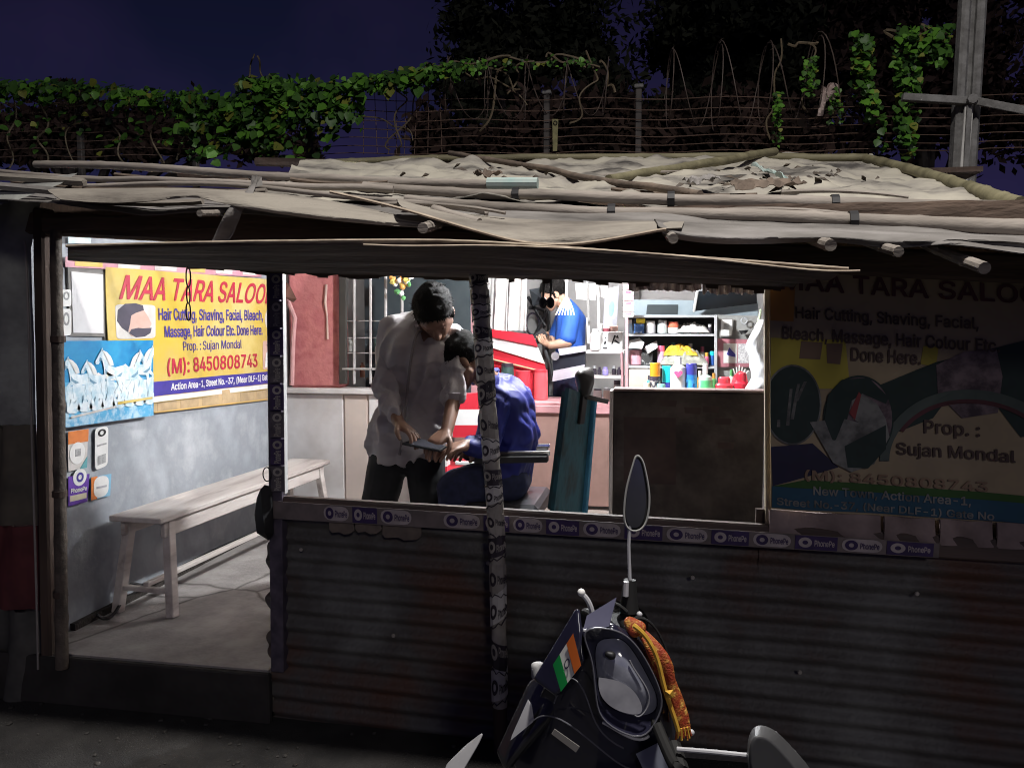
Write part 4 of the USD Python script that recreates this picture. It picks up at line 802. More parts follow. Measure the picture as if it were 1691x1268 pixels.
def cbox(x0, y0, x1, Y, z, m_, lab, name='box', dep=.06):
    a_, b_ = at_y(x0, y0, Y), at_y(x1, y0, Y); return solo(name, box(((a_[0]+b_[0])/2, Y+dep/2, (z+a_[2])/2), (b_[0]-a_[0], dep, a_[2]-z), r=.002), m_, lab, 'box')
cbox(1047, 535, 1064, SYF+.04, z1, mat('blue_box', (.05, .12, .3), (.5, .5, .6), scale=40, lo=.5, hi=.6), 'dark blue box under the yellow packet on the upper shelf')
solo('packet', box(at_y(1058, 530, SYF+.06), (.055, .04, .032), r=.006), shiny('yellow_plastic', (.80, .62, .05)), 'yellow packet on the blue box on the upper shelf', 'packet')
item(1074, 530, 17, z1, mat('grey_jar_a', (.45, .43, .44), (.3, .29, .3), rough=.3), cW, 'round grey jar beside the yellow packet, upper shelf', 'jar', .25); item(1094, 529, 16, z1, mat('grey_jar_b', (.40, .44, .42), (.3, .33, .32), rough=.3), shiny('grey_lid', (.5, .52, .52)), 'greenish grey jar left of the red lidded jar, upper shelf', 'jar', .25); item(1112, 531, 16, z1, cW, shiny('orange_red_lid', (.66, .14, .08)), 'white jar with an orange red lid on the upper shelf', 'jar', .5, .98)
item(1172, 535, 6, z1, dk, cW, 'thin dark bottle with a white cap at the right end of the upper shelf', 'bottle')
wavy = lambda seed, h: (lambda u, v: 0)
def crumple(name, c0, c1, hgt, m_, lab, cat, seed, dep=.16):
    c0, c1 = A(c0), A(c1)
    def fn(u, v):
        p = c0*(1-u[..., None])+c1*u[..., None]; p[..., 1] += dep*v; prof = np.sin(np.pi*np.clip(v, 0, 1))**.6*np.sin(np.pi*u)**.5
        p[..., 2] += .005+hgt*prof*(.35+1.3*meshkit.fbm(np.stack([u*9, v*8, 0*u+seed], -1), 4)); return p
    return solo(name, sheet(fn, 44, 28, .003), m_, lab, cat)
crumple('paper_heap', (SY(1118, 551)[0], SYF+.03, z1), (SY(1172, 551)[0], SYF+.03, z1), .05, mat('grey_paper', (.55, .53, .5), (.4, .38, .36), scale=20), 'crumpled grey paper on the right of the upper shelf', 'paper', 2)
crumple('yellow_cloth', (SY(1096, 605)[0], SYF+.01, z2+.055), (SY(1152, 605)[0], SYF+.01, z2+.055), .058, mat('yellow_cloth', (.66, .42, .04), (.40, .24, .02), scale=30, bump=.5), 'crumpled yellow cloth bunch in the middle of the lower shelf', 'cloth', 5)
crumple('clear_bag', (SY(1090, 605)[0], SYF-.02, z2), (SY(1170, 605)[0], SYF-.02, z2), .075, mat('clear_film', (.36, .36, .30), (.2, .2, .18), scale=24, rough=.2), 'clear plastic bag under the yellow cloth on the lower shelf', 'bag', 9)
bx1 = item(1050, 578, 22, z2, mat('dusty_pink', (.55, .28, .33)), mat('dusty_pink_lid', (.5, .26, .3)), 'dusty pink tub at the left of the lower shelf', 'tub', .2, .95)
cbox(1059, 583, 1078, SYF+.02, z2, mat('black_box', (.025, .025, .025), (.3, .3, .3), scale=50, lo=.58, hi=.64), 'black patterned box on the lower shelf beside the pink tub')
solo('white_pack', hull([at_y(x, y, Y) for x, y, Y in ((1037, 575, SYF+.0), (1040, 562, SYF+.1), (1056, 558, SYF+.1), (1064, 566, SYF), (1060, 576, SYF-.01), (1040, 574, SYF-.02))]), white, 'white paper packs lying on the pink tub', 'packet')
solo('paper_stack', hull([at_y(x, y, Y) for x, y, Y in ((1066, 572, SYF+.0), (1085, 562, SYF+.1), (1086, 574, SYF+.02), (1070, 584, SYF-.01), (1064, 576, SYF+.06))]), mat('grey_white_paper', (.6, .6, .6), (.3, .3, .3), scale=30), 'grey and white paper stack lying on the black patterned box', 'paper')
item(1092, 571, 13, z2, mat('lilac_bottle', (.52, .38, .5), rough=.3), shiny('rose_cap', (.55, .1, .18)), 'lilac bottle with a rose cap left of the yellow cloth', 'bottle'); item(1176, 580, 8, z2, shiny('deep_blue', (.03, .10, .35)), cC, 'deep blue bottle at the right end of the lower shelf', 'bottle')
cols = [shiny('clutter_teal', (.05, .3, .32)), shiny('clutter_white', (.55, .53, .5)), shiny('clutter_rose', (.5, .1, .18)), shiny('clutter_amber', (.45, .22, .04)), dk, shiny('clutter_green', (.08, .3, .1))]
for i, (x, yt, w_, zz, dy, lab) in enumerate(((1124, 536, 9, z1, .14, 'small teal bottle behind the red lidded jar, upper shelf'), (1134, 538, 8, z1, .16, 'small white bottle behind the paper heap, upper shelf, left'), (1146, 537, 9, z1, .18, 'small rose bottle behind the paper heap, upper shelf, middle'), (1158, 539, 8, z1, .18, 'small amber bottle behind the paper heap, upper shelf, right'),
        (1102, 570, 8, z2, .2, 'dark bottle at the back of the lower shelf, left of the yellow cloth'), (1112, 566, 9, z2, .21, 'green bottle at the back of the lower shelf over the yellow cloth'), (1140, 567, 9, z2, .21, 'teal bottle at the back of the lower shelf over the yellow cloth'), (1160, 572, 8, z2, .17, 'white bottle at the back of the lower shelf, right of the yellow cloth'), (1167, 582, 8, z2, .05, 'rose bottle beside the deep blue bottle on the lower shelf'), (1058, 523, 7, z1, .2, 'amber bottle behind the yellow packet on the upper shelf'))):
    item(x, yt, w_, zz, cols[i % 6], cols[(i+1) % 6], lab, 'bottle', .3, .7, SYF+dy)
for i, (x, yt, w_, lab) in enumerate(((1156, 612, 9, 'small amber bottle between the blue bottle and the green sanitizer'), (1132, 614, 8, 'small rose bottle between the white lotion and the blue bottle'), (1179, 616, 9, 'small teal bottle right of the green sanitizer'), (1072, 620, 7, 'small green bottle at the left end of the bottle row'), (1208, 610, 8, 'tall dark bottle behind the red jars'))):
    bottle(x, yt, w_, 4.56, cols[(i+3) % 6], cols[(i+1) % 6], lab, .6, .3)
bgb = mat('beige_box', (.50, .44, .38), (.42, .37, .32)); cbox(1039, 610, 1074, SYF-.06, .9, bgb, 'beige carton under the lower shelf left of the orange cap', dep=.2)

# boards on the wall behind
BY = 5.3
t = Thing('wall_board', 'grey blue board on the wall above the shelf unit', 'board', at_y(1150, 520, BY)); qa = Quad(at_y(1046, 495, BY), at_y(1252, 497, BY), at_y(1252, 528, BY), at_y(1046, 528, BY)); t.part('board', qa.panel(.02), mat('blue_grey_board', (.26, .31, .34), (.2, .25, .28), rough=.5))
qb = Quad(at_y(1069, 503, BY-.004), at_y(1120, 503, BY-.004), at_y(1119, 519, BY-.004), at_y(1067, 519, BY-.004)); t.part('vent', qb.panel(.006), mat('dark_vent', (.03, .04, .045)))
t = Thing('dark_screen', 'dark tilted flat screen hanging above the shelf unit at the right', 'screen', at_y(1200, 515, 5.15)); q = Quad(at_y(1152, 478, 5.05), at_y(1250, 480, 5.05), at_y(1250, 501, 5.2), at_y(1146, 514, 5.2)); t.part('panel', q.panel(.02), mat('screen_black', (.012, .018, .024), rough=.2)); t.part('bright_edge', beam(q.c[0], q.c[3], .014, .02), white); t.part('top_edge', beam(q.c[0], q.c[1], .012, .02), metal)
solo('notice_board', Quad(at_y(1184, 520, 5.0), at_y(1262, 522, 5.0), at_y(1262, 660, 5.0), at_y(1184, 660, 5.0)).panel(.02), mat('grey_side_board', (.26, .26, .25), (.18, .18, .17), scale=6), 'grey board with notices right of the shelf unit', 'board')
t = Thing('code_card', 'small framed white card with a grey square on the grey board', 'card', at_y(1200, 555, 4.97)); q = Quad(at_y(1189, 526, 4.975), at_y(1211, 526, 4.975), at_y(1210, 556, 4.975), at_y(1188, 556, 4.975)); t.part('frame', q.panel(.01), fm); t.part('card', q.poly(sbox(.1, .06, .9, .94), .001, .002), white); t.part('grey_square', q.poly(sbox(.28, .4, .72, .72), .004), greyp)
t = Thing('wall_hook', 'small dark hook and strap hanging on the grey board', 'hook', at_y(1228, 550, 4.97)); t.part('ring', tube([at_y(1229+5*math.cos(k), 530+5*math.sin(k), 4.96) for k in np.linspace(0, 6.28, 14)], .004, 6), metal); t.part('strap', hull([at_y(x, y, Y) for x, y, Y in ((1220, 546, 4.96), (1236, 545, 4.97), (1232, 551, 4.94), (1224, 552, 4.95))]), black)
t = Thing('notice_poster', 'red bordered notice poster with a blue picture on the grey board', 'poster', at_y(1215, 605, 4.97)); q = Quad(at_y(1184, 559, 4.972), at_y(1252, 561, 4.972), at_y(1250, 606, 4.972), at_y(1184, 606, 4.972)); t.part('paper', q.panel(.004), mat('dull_red_print', (.38, .14, .17), (.3, .12, .14), scale=20)); t.part('picture', q.poly(sbox(.16, .14, .50, .84), .001), offwhite); t.part('picture', q.poly(sbox(.52, .14, .93, .84), .001), mat('newsprint', (.55, .54, .54), (.35, .34, .35), scale=70, lo=.45, hi=.55)); t.part('blue_figure', q.poly(Polygon([(.24, .45), (.30, .70), (.46, .45), (.46, .35), (.3, .4)]), .0024), blue_p)
solo('green_sprig', tube(spline([at_y(1248, 545, 4.6), at_y(1254, 525, 4.6), at_y(1256, 510, 4.6)], 10), [.004, .006, .009, .006, .01, .006, .009, .006, .008, .003], 6), mat('pale_green', (.5, .6, .4)), 'small pale green sprig hanging above the white plastic bag', 'sprig')
# lace valance
t = Thing('lace_valance', 'torn whitish lace valance under the awning over the shelf unit', 'valance', at_y(1150, 480, 2.95))
lace = mat('lace', (.46, .40, .39), (.22, .18, .18), scale=40, lo=.45, hi=.6)
for i, (xa_, xb_, yb) in enumerate(((1038, 1158, 480), (1160, 1262, 484))):
    def lfn(u, v, xa_=xa_, xb_=xb_, yb=yb):
        x = xa_+(xb_-xa_)*u; y = 462+(yb-462)*v*(.75+.5*meshkit.fbm(np.stack([x*.16, 0*u, 0*u], -1), 3)); return A([[at_y(a_, b_, 3.0) for a_, b_ in zip(r, s_)] for r, s_ in zip(x, y)])+np.stack([0*u, .012*np.sin(u*50), 0*u], -1)
    t.part('lace_piece', sheet(lfn, 60, 5, .002), lace)

# shelf with white boxes left of the unit
t = Thing('white_shelf', 'two tier pinkish white shelf left of the metal shelf unit', 'shelf', at_y(1000, 630, 5.3))
for y in (581, 622): a_, b_ = at_y(968, y, 5.25), at_y(1031, y, 5.25); t.part('board', box(((a_[0]+b_[0])/2, 5.33, a_[2]), (b_[0]-a_[0], .2, .022), r=.003), white_plaster)
t.part('side', beam(at_y(1029, 650, 5.26), at_y(1027, 580, 5.26), .014, .16, (0, 1, 0)), pinkm)
zs = at_y(1000, 581, 5.25)[2]+.012; zs2 = at_y(1000, 622, 5.25)[2]+.012
t = Thing('printed_box', 'white box with black sketched strokes on the white shelf', 'box', at_y(1010, 578, 5.25)); a_, b_ = at_y(990, 548, 5.27), at_y(1028, 548, 5.27); t.part('carton', box(((a_[0]+b_[0])/2, 5.31, (zs+a_[2])/2), (b_[0]-a_[0], .08, a_[2]-zs), r=.003), white); qq = Quad(at_y(990, 548, 5.268), at_y(1028, 548, 5.268), at_y(1028, 578, 5.268), at_y(990, 578, 5.268))
[t.part('sketch_stroke', qq.poly(Polygon(pp), .001), black) for pp in ([(.18, .3), (.30, .34), (.28, .52), (.22, .5)], [(.2, .62), (.3, .66), (.27, .72)], [(.5, .28), (.56, .3), (.72, .8), (.64, .82)], [(.62, .5), (.85, .32), (.9, .38), (.68, .58)], [(.7, .7), (.84, .62), (.8, .84)])]; t.part('dark_mark', qq.poly(sbox(.15, .06, .34, .14), .001), black); t.part('red_lid', box(((a_[0]*1.4+b_[0]*.6)/2, 5.31, a_[2]+.012), (.05, .06, .022), r=.003), mat('maroon_box', (.25, .05, .07)))
bottle(983, 543, 17, 5.24, cW, cW, 'white squat bottle left of the box with sketched strokes', .6, .15, zs); bottle(1000, 606, 10, 5.24, shiny('lilac_plastic', (.35, .3, .72)), shiny('lilac_cap', (.3, .25, .62)), 'lilac bottle on the lower tier of the white shelf', .7, .3, zs2)
for i, x in enumerate((982, 990, 1014, 1022)): bottle(x, 604+2*(i % 2), 7, 5.28, dk, [metal, dk][i % 2], ['first small dark bottle on the lower tier, at its left end', 'second small dark bottle left of the lilac bottle', 'small dark bottle just right of the lilac bottle', 'dark bottle at the right end of the lower tier'][i], .6, .3, zs2)
bottle(1014, 533, 13, 5.3, shiny('salmon_plastic', (.7, .45, .38)), shiny('cream_cap', (.75, .7, .45)), 'salmon bottle standing above the box with sketched strokes', .8, .35, at_y(1014, 547, 5.3)[2])
solo('white_carton', box(at_y(1002, 541, 5.32), (.10, .06, .05), r=.004), white, 'flat white carton on top of the box with sketched strokes', 'box')

# counter objects
ctz = tz+.018
def onc(x, yt, wpx, Y, body, cap, lab, name, capf=.2, neck=.95): return bottle(x, yt, wpx, Y, body, cap, lab, neck, capf, ctz, name)
onc(864, 612, 26, 5.52, cR, cR, 'red bucket on the pink counter under the striped chair', 'bucket', .1); onc(893, 610, 24, 5.55, shiny('pale_red_plastic', (.72, .12, .14)), cR, 'pale red bucket on the pink counter, right of the first bucket', 'bucket', .1)
onc(838, 600, 22, 5.62, mat('dark_green_tin', (.05, .10, .09), rough=.4), dk, 'dark green tin behind the red bucket', 'tin', .1); onc(987, 642, 14, 5.5, mat('grey_cup', (.5, .46, .45)), dk, 'small grey cup on the right of the pink counter', 'cup', .1); onc(1003, 640, 13, 5.5, mat('tan_cup', (.4, .3, .26)), metal, 'small tan jar at the right end of the pink counter', 'jar', .2)
onc(1019, 628, 11, 5.5, mat('grey_can', (.3, .29, .29), rough=.3), dk, 'dark grey can behind the cabinet edge on the counter', 'can', .2)
a_, b_ = at_y(934, 640, 5.5), at_y(962, 640, 5.5); solo('tissue_box', box(((a_[0]+b_[0])/2, 5.54, ctz+.03), (b_[0]-a_[0], .1, .06), r=.008), mat('pale_pink_box', (.72, .52, .55)), 'pale pink tissue box on the counter behind the teal chair', 'box')
crumple('floor_sheet', (at_z(822, 835, .2)[0], 5.0, .2), (at_z(905, 835, .2)[0], 5.0, .2), .09, mat('crumpled_sheet', (.6, .6, .64), (.3, .3, .36), scale=14), 'crumpled white sheet lying on the floor behind the teal chair', 'cloth', 4, .5)

# white towels, clutter at the top
for i, (x0, x1, y1, lab) in enumerate(((806, 838, 552, 'left white towel hanging in the inner room beside the wrapped post'), (838, 870, 546, 'right white towel hanging in the inner room'))):
    def tf(u, v, x0=x0, x1=x1, y1=y1, i=i):
        x = x0+(x1-x0)*u; y = 455+(y1-455)*v; return A([[at_y(a_, b_, 5.9) for a_, b_ in zip(r, s_)] for r, s_ in zip(x, y)])+np.stack([0*u, .03*np.sin(u*9+i*2+v)+.02*np.sin(u*21+v*3), 0*u], -1)
    solo('towel', sheet(tf, 26, 12, .006), white, lab, 'towel')
solo('towel_rail', tube([at_y(790, 456, 5.92), at_y(880, 456, 5.92)], .01), metal, 'rail carrying the white towels in the inner room', 'rail')
for i, (x0, x1, y0, y1, Y, lab) in enumerate(((950, 984, 468, 496, 5.2, 'left white paper sheet hanging over the white shelf'), (984, 1003, 466, 492, 5.25, 'right white paper sheet hanging over the white shelf'), (968, 974, 525, 568, 5.15, 'narrow white paper slip hanging beside the barber'))):
    solo('paper_sheet', Quad(at_y(x0, y0, Y), at_y(x1, y0, Y), at_y(x1-1, y1, Y), at_y(x0+2, y1-2, Y), wave=lambda s, t_: .01*np.sin(s*6)).panel(.002, 10, 4), white, lab, 'paper')
for i, (x, y1, lab) in enumerate(((971, 530, 'grey strap hanging left of the hanging pouch'), (988, 545, 'white strap hanging right of the paper sheets'))): solo('strap', tube(spline([at_y(x-2, 455, 5.1), at_y(x, 500, 5.1), at_y(x+1, y1, 5.1)], 12), .008, 6), [mat('grey_strap', (.3, .29, .28)), white][i], lab, 'strap')
t = Thing('hanging_pouch', 'grey translucent pouch hanging over the white shelf', 'pouch', at_y(1008, 540, 5.1)); q = Quad(at_y(1000, 478, 5.08), at_y(1022, 472, 5.08), at_y(1018, 538, 5.08), at_y(996, 540, 5.08), wave=lambda s, t_: .02*np.sin(s*3.1)); t.part('pouch', q.panel(.006, 10, 6), mat('grey_film', (.40, .39, .42), (.28, .28, .32), scale=15, rough=.25)); t.part('blue_patch', q.poly(ell(.55, .45, .22, .2), .002), mat('pale_blue_print', (.2, .35, .5)))
t = Thing('sachet_strip', 'strip of pink and white sachets hanging beside the shelf unit', 'sachets', at_y(1037, 520, 4.7))
for k in range(6): q = Quad(at_y(1029, 470+9*k, 4.7), at_y(1046, 470+9*k, 4.7), at_y(1046, 478+9*k, 4.69), at_y(1029, 478+9*k, 4.69)); s = t.part('sachet', q.panel(.008), [pink_p, white][k % 2]); t.part('mark', q.poly(sbox(.2, .3, .8, .7), .001), [white, red_p][k % 2], parent=s)
t = Thing('hanging_scissors', 'pair of black scissors hanging from the awning in front of the barber', 'scissors', at_y(905, 508, 2.75))
for x in (897, 909): t.part('handle', tube([at_y(x+4.2*math.cos(k), 500+7*math.sin(k), 2.75) for k in np.linspace(0, 2*math.pi, 18)], .006, 6, caps=False), black); t.part('blade', tube([at_y(x, 494, 2.75), at_y(x+1.5, 460, 2.74)], [.004, .006], 6), black)
for x in (897, 909): t.part('pad', lathe((0, 0, 0), [(0, -.004), (.009, -.004), (.009, .004), (0, .004)], 12).apply_transform(trimesh.transformations.rotation_matrix(math.pi/2, (1, 0, 0))).apply_translation(at_y(x, 500, 2.75)), black)
t = Thing('net_bag', 'white string net tied and hanging in front of the barber in blue', 'net', at_y(935, 512, 4.6))
t.part('cord', tube([at_y(936, 455, 4.6), at_y(935, 492, 4.6)], [.010, .006], 6), white)
for k in range(7): a0 = (k-3)/3.; t.part('string', tube(spline([at_y(935, 490, 4.6), at_y(935+a0*8, 503, 4.58), at_y(933+a0*15, 520, 4.6)], 8), .004, 5), white)
# dark folding stand behind the barber
t = Thing('folding_stand', 'dark folding stand against the grey inner wall left of the barber', 'stand', at_y(890, 560, 6.5))
for a_, b_ in (((872, 490), (900, 538)), ((904, 512), (884, 552)), ((873, 508), (899, 512)), ((906, 512), (907, 545))): t.part('bar', tube([at_y(*a_, 6.5), at_y(*b_, 6.5)], .014, 8), black)
t.part('wheel', tube([at_y(880+11*math.cos(k), 535+18*math.sin(k), 6.52) for k in np.linspace(0, 6.28, 22)], .01, 6), dk)
solo('dark_bundle', hull([at_y(x, y, Y) for x, y, Y in ((874, 478, 6.4), (898, 474, 6.4), (902, 500, 6.4), (880, 506, 6.35), (890, 490, 6.3))]), mat('dark_grey_cloth', (.06, .07, .08)), 'dark bundle hanging above the folding stand', 'bundle')

# garland and posters on the inner wall seen past the standing man
t = Thing('wall_poster', 'bright blue and white poster high on the wall above the standing man', 'poster', at_y(735, 482, 5.6)); q = Quad(at_y(680, 452, 5.6), at_y(782, 452, 5.6), at_y(782, 480, 5.6), at_y(682, 480, 5.6)); t.part('paper', q.panel(.004), mat('cyan_print', (.15, .45, .62), (.55, .68, .70), scale=14, lo=.45, hi=.6)); t.part('green_corner', q.poly(Polygon([(0, 0), (.3, 0), (.2, .5), (0, .6)]), .001), mat('green_print', (.2, .5, .2), (.5, .6, .3), scale=30)); t.part('white_patch', q.poly(ell(.7, .45, .18, .35), .001), white)
t = Thing('flower_garland', 'garland of white, orange and green paper flowers over the grille window', 'garland', at_y(655, 480, 4.9))
gm_ = [white, shiny('orange_flower', (.75, .35, .1)), mat('leaf_green_paper', (.12, .35, .12)), mat('yellow_flower', (.75, .6, .15))]
for k in range(26):
    x = 645+rng.random()*36; y = 458+rng.random()*36 if x < 668 else 455+rng.random()*18
    p = at_y(x, y, 4.88+.04*rng.random()); sp = trimesh.creation.icosphere(1, .012+.008*rng.random()); sp.vertices *= (.8+.4*rng.random((len(sp.vertices), 1))); sp.apply_translation(p); t.part('flower', sp, gm_[k % 4])
solo('wall_calendar', Quad(at_y(768, 482, 5.9), at_y(786, 482, 5.9), at_y(786, 530, 5.9), at_y(768, 530, 5.9)).panel(.004), mat('blue_lines', (.66, .66, .74), (.2, .25, .5), scale=40, lo=.5, hi=.58), 'white calendar with blue print beside the wrapped post', 'calendar')
solo('small_sign', Quad(at_y(676, 480, 5.5), at_y(690, 480, 5.5), at_y(690, 495, 5.5), at_y(676, 495, 5.5)).panel(.004), shiny('pale_cyan', (.6, .78, .75)), 'small pale cyan sign left of the standing man head', 'sign')
solo('partition', box((-1.55, 5.7, 1.35), (.6, .05, 1.2)), mat('pink_wall', (.5, .26, .28), (.42, .22, .24)), 'pink painted panel behind the standing man', 'panel')

# ------------------------------------------------------------------ people
def sph(p, r, n=20): return m3.Manifold.sphere(float(r), n).translate([float(x) for x in p])
def ellm(p, rr, R=None, n=28):
    m = m3.Manifold.sphere(1.0, n).scale([float(x) for x in rr])
    T = np.zeros((3, 4)); T[:, :3] = np.eye(3) if R is None else R; T[:, 3] = p
    return m.transform(T)
def chain(pts, rs):
    out = []
    for i in range(len(pts)-1): out.append(m3.Manifold.batch_hull([sph(pts[i], rs[i]), sph(pts[i+1], rs[i+1])]))
    return out
def U(ms):
    return m3.Manifold.batch_boolean(ms, m3.OpType.Add)
def smooth(m, edge=.02, it=8):
    m = m.refine_to_length(edge); t = tm(m); t = trimesh.Trimesh(t.vertices, t.faces, process=True)
    trimesh.smoothing.filter_taubin(t, lamb=.5, nu=.53, iterations=it); return t
def frame(fwd, upv):
    f = unit(fwd); u = A(upv, float); u = unit(u-f*(u@f)); r = np.cross(f, u); return np.stack([r, f, u], 1)   # columns: right, forward, up
def head_parts(c, R, s=1.0):
    P_ = lambda x, y, z: A(c)+R@(A([x, y, z])*s)
    return [ellm(P_(0, -.01, .035), A([.074, .094, .085])*s, R), m3.Manifold.batch_hull([sph(P_(0, .045, -.055), .045*s), sph(P_(0, .03, .02), .066*s), sph(P_(0, .068, -.088), .022*s), sph(P_(.045, .01, -.05), .03*s), sph(P_(-.045, .01, -.05), .03*s)]),
            m3.Manifold.batch_hull([sph(P_(0, .088, .015), .009*s), sph(P_(0, .108, -.028), .013*s), sph(P_(.012, .092, -.033), .009*s), sph(P_(-.012, .092, -.033), .009*s)]),
            m3.Manifold.batch_hull([sph(P_(.03, .078, .032), .011*s), sph(P_(-.03, .078, .032), .011*s)]),
            m3.Manifold.batch_hull([sph(P_(.018, .083, -.06), .008*s), sph(P_(-.018, .083, -.06), .008*s), sph(P_(0, .09, -.057), .008*s), sph(P_(0, .088, -.068), .008*s)]),
            ellm(P_(.078, -.01, -.008), A([.011, .02, .032])*s, R), ellm(P_(-.078, -.01, -.008), A([.011, .02, .032])*s, R)]
def hair_mesh(c, R, s=1.0, seed=0, full=1.0):
    P_ = lambda x, y, z: A(c)+R@(A([x, y, z])*s)
    m = ellm(P_(0, -.016, .045), A([.085, .105, .092*full])*s, R, 40)
    n = R@unit(A([0, -.72, .70])); m = m.trim_by_plane([float(x) for x in n], float(n@P_(0, .035, .025))); m = m - m3.Manifold.batch_hull([sph(P_(-.03, .11, .02), .028*s), sph(P_(.02, .11, .03), .03*s)]) - sph(P_(.06, .085, .03), .022*s) + m3.Manifold.batch_hull([sph(P_(.072, .005, .02), .012*s), sph(P_(.074, .01, -.02), .007*s)]) + m3.Manifold.batch_hull([sph(P_(-.072, .005, .02), .012*s), sph(P_(-.074, .01, -.02), .007*s)])
    t = tm(m.refine_to_length(.012)); q = t.vertices
    t.vertices = q + (q-A(c))*(.14*(meshkit.fbm(q*34+seed, 3)-.5))[:, None]
    t = trimesh.Trimesh(t.vertices, t.faces, process=True); g_ = np.random.default_rng(seed+50)
    fi = g_.choice(len(t.faces), 1500, p=t.area_faces/t.area); w_ = g_.dirichlet((1, 1, 1), 1500); P = (t.triangles[fi]*w_[:, :, None]).sum(1); N = t.face_normals[fi]
    out = np.einsum('ij,ij->i', N, P-A(c)) > 0; P, N = P[out], N[out]
    d = N*.3 + R@A([0, .3, -.6]) + .45*g_.standard_normal(P.shape); d /= np.linalg.norm(d, axis=1, keepdims=True); sd2 = np.cross(d, N+1e-3); sd2 /= np.linalg.norm(sd2, axis=1, keepdims=True); L_ = (.009+.012*g_.random(len(P)))[:, None]*s
    V = np.stack([P-sd2*.003-N*.003, P+sd2*.003-N*.003, P+d*L_], 1).reshape(-1, 3); F = np.arange(len(V)).reshape(-1, 3)
    return trimesh.util.concatenate([t, trimesh.Trimesh(V, F, process=False)])
def hand(w, f, nrm, thumb, curl=.5, s=1.0):
    """wrist, direction of the fingers, palm normal, thumb side direction"""
    f = unit(f); nrm = unit(A(nrm)-f*(A(nrm)@f)); sd_ = unit(A(thumb)-f*(A(thumb)@f)-nrm*(A(thumb)@nrm)); w = A(w)
    ms = [m3.Manifold.batch_hull([sph(w, .024*s, 14), sph(w+f*.03*s+sd_*.028*s, .016*s, 12), sph(w+f*.085*s+sd_*.03*s, .012*s, 12), sph(w+f*.08*s-sd_*.032*s, .011*s, 12), sph(w+f*.03*s-sd_*.026*s, .015*s, 12)])]
    for k, (o, L_) in enumerate(((.03, .075), (.01, .085), (-.011, .08), (-.031, .062))):
        p = w+f*(.084-.004*abs(k-1))*s+sd_*o*s; d = f.copy(); pts = [p]; a_ = curl*.5
        for q in (.45, .32, .25):
            dd = unit(f*math.cos(a_)+nrm*math.sin(a_)+sd_*o*1.2); p = p+dd*L_*q*s; pts.append(p); a_ += curl*.8
        ms += chain(pts, [.0095*s, .009*s, .0082*s, .007*s])
    p0 = w+f*.025*s+sd_*.024*s; p1 = p0+unit(f*.55+sd_*.75+nrm*.3)*.042*s; p2 = p1+unit(f*.8+sd_*.35+nrm*.4)*.03*s; p3 = p2+unit(f*.9+nrm*.45)*.024*s
    return ms+chain([p0, p1, p2, p3], [.015*s, .012*s, .0105*s, .008*s])

skin = mat('brown_skin', (.20, .105, .07), (.17, .09, .06), rough=.5, spec=.4, scale=20)
skin2 = mat('light_brown_skin', (.42, .25, .17), (.37, .22, .15), rough=.5, scale=20)
hairm = mat('black_hair', (.006, .005, .005), (.010, .009, .008), rough=.7, spec=.12, scale=90, bump=.8)
eyew = mat('eye_white', (.6, .58, .55)); eyeb = mat('eye_dark', (.01, .008, .008), rough=.2)
shirt_m = mat('grey_check_shirt', (.43, .40, .40), (.36, .33, .34), scale=9, rough=.9, bump=.15, bscale=300, trans=.05)
trous_m = mat('black_trousers', (.018, .018, .020), (.012, .012, .013), scale=30, rough=.85)
blue_j = mat('blue_jacket', (.009, .014, .17), (.006, .010, .12), scale=6, rough=.6); jean_m = mat('dark_jeans', (.02, .025, .07), (.012, .015, .04), scale=30, rough=.85)
polo_m = mat('blue_polo', (.03, .12, .50), (.022, .09, .40), scale=8, rough=.75)
def cloth(ms, seed, amp=.016, edge=.022, freq=9.):
    t = smooth(U(ms), edge, 6); n = t.vertex_normals
    q = t.vertices; w = q + .05*np.stack([meshkit.fbm(q*4+seed+k, 2)-.5 for k in range(3)], 1); d = meshkit.fbm(q*freq*.6+seed, 2)-.5
    def fold(al, ac, fa, fc, sd):
        al = unit(al); ac = unit(A(ac)-al*(A(ac)@al)); th = np.cross(al, ac); m = 1-np.abs(2*meshkit.noise(np.stack([w@al*fa, w@ac*fc, w@th*fc*.7], 1)+sd)-1); return np.clip(m-.35, 0, 1)**1.5
    f = fold((.35, .1, 1), (1, .4, 0), 4, 17, seed)-.7*fold((-.8, .2, .6), (.5, .5, .8), 5, 20, seed+4)*(meshkit.noise(q*5+seed+2) > .35)
    t.vertices = q + n*(amp*.35*d + amp*.55*f)[:, None]; trimesh.smoothing.filter_taubin(t, lamb=.5, nu=.53, iterations=2); return t
def lids(t_, body, c, R, s=1.0):
    for sx_ in (-1, 1): t_.part('eyelid', trimesh.creation.icosphere(2, .012*s).apply_translation(A(c)+R@(A([sx_*.031, .078, .006])*s)), skin, parent=body)
def eyes(t_, body, c, R, s=1.0):
    for sx_ in (-1, 1):
        e = A(c)+R@(A([sx_*.031, .079, .008])*s); p = t_.part('eye', trimesh.creation.icosphere(2, .0115*s).apply_translation(e), eyew, parent=body); t_.part('iris', trimesh.creation.icosphere(2, .006*s).apply_translation(e+R@A([0, .0075, -.002])*s), eyeb, parent=p)

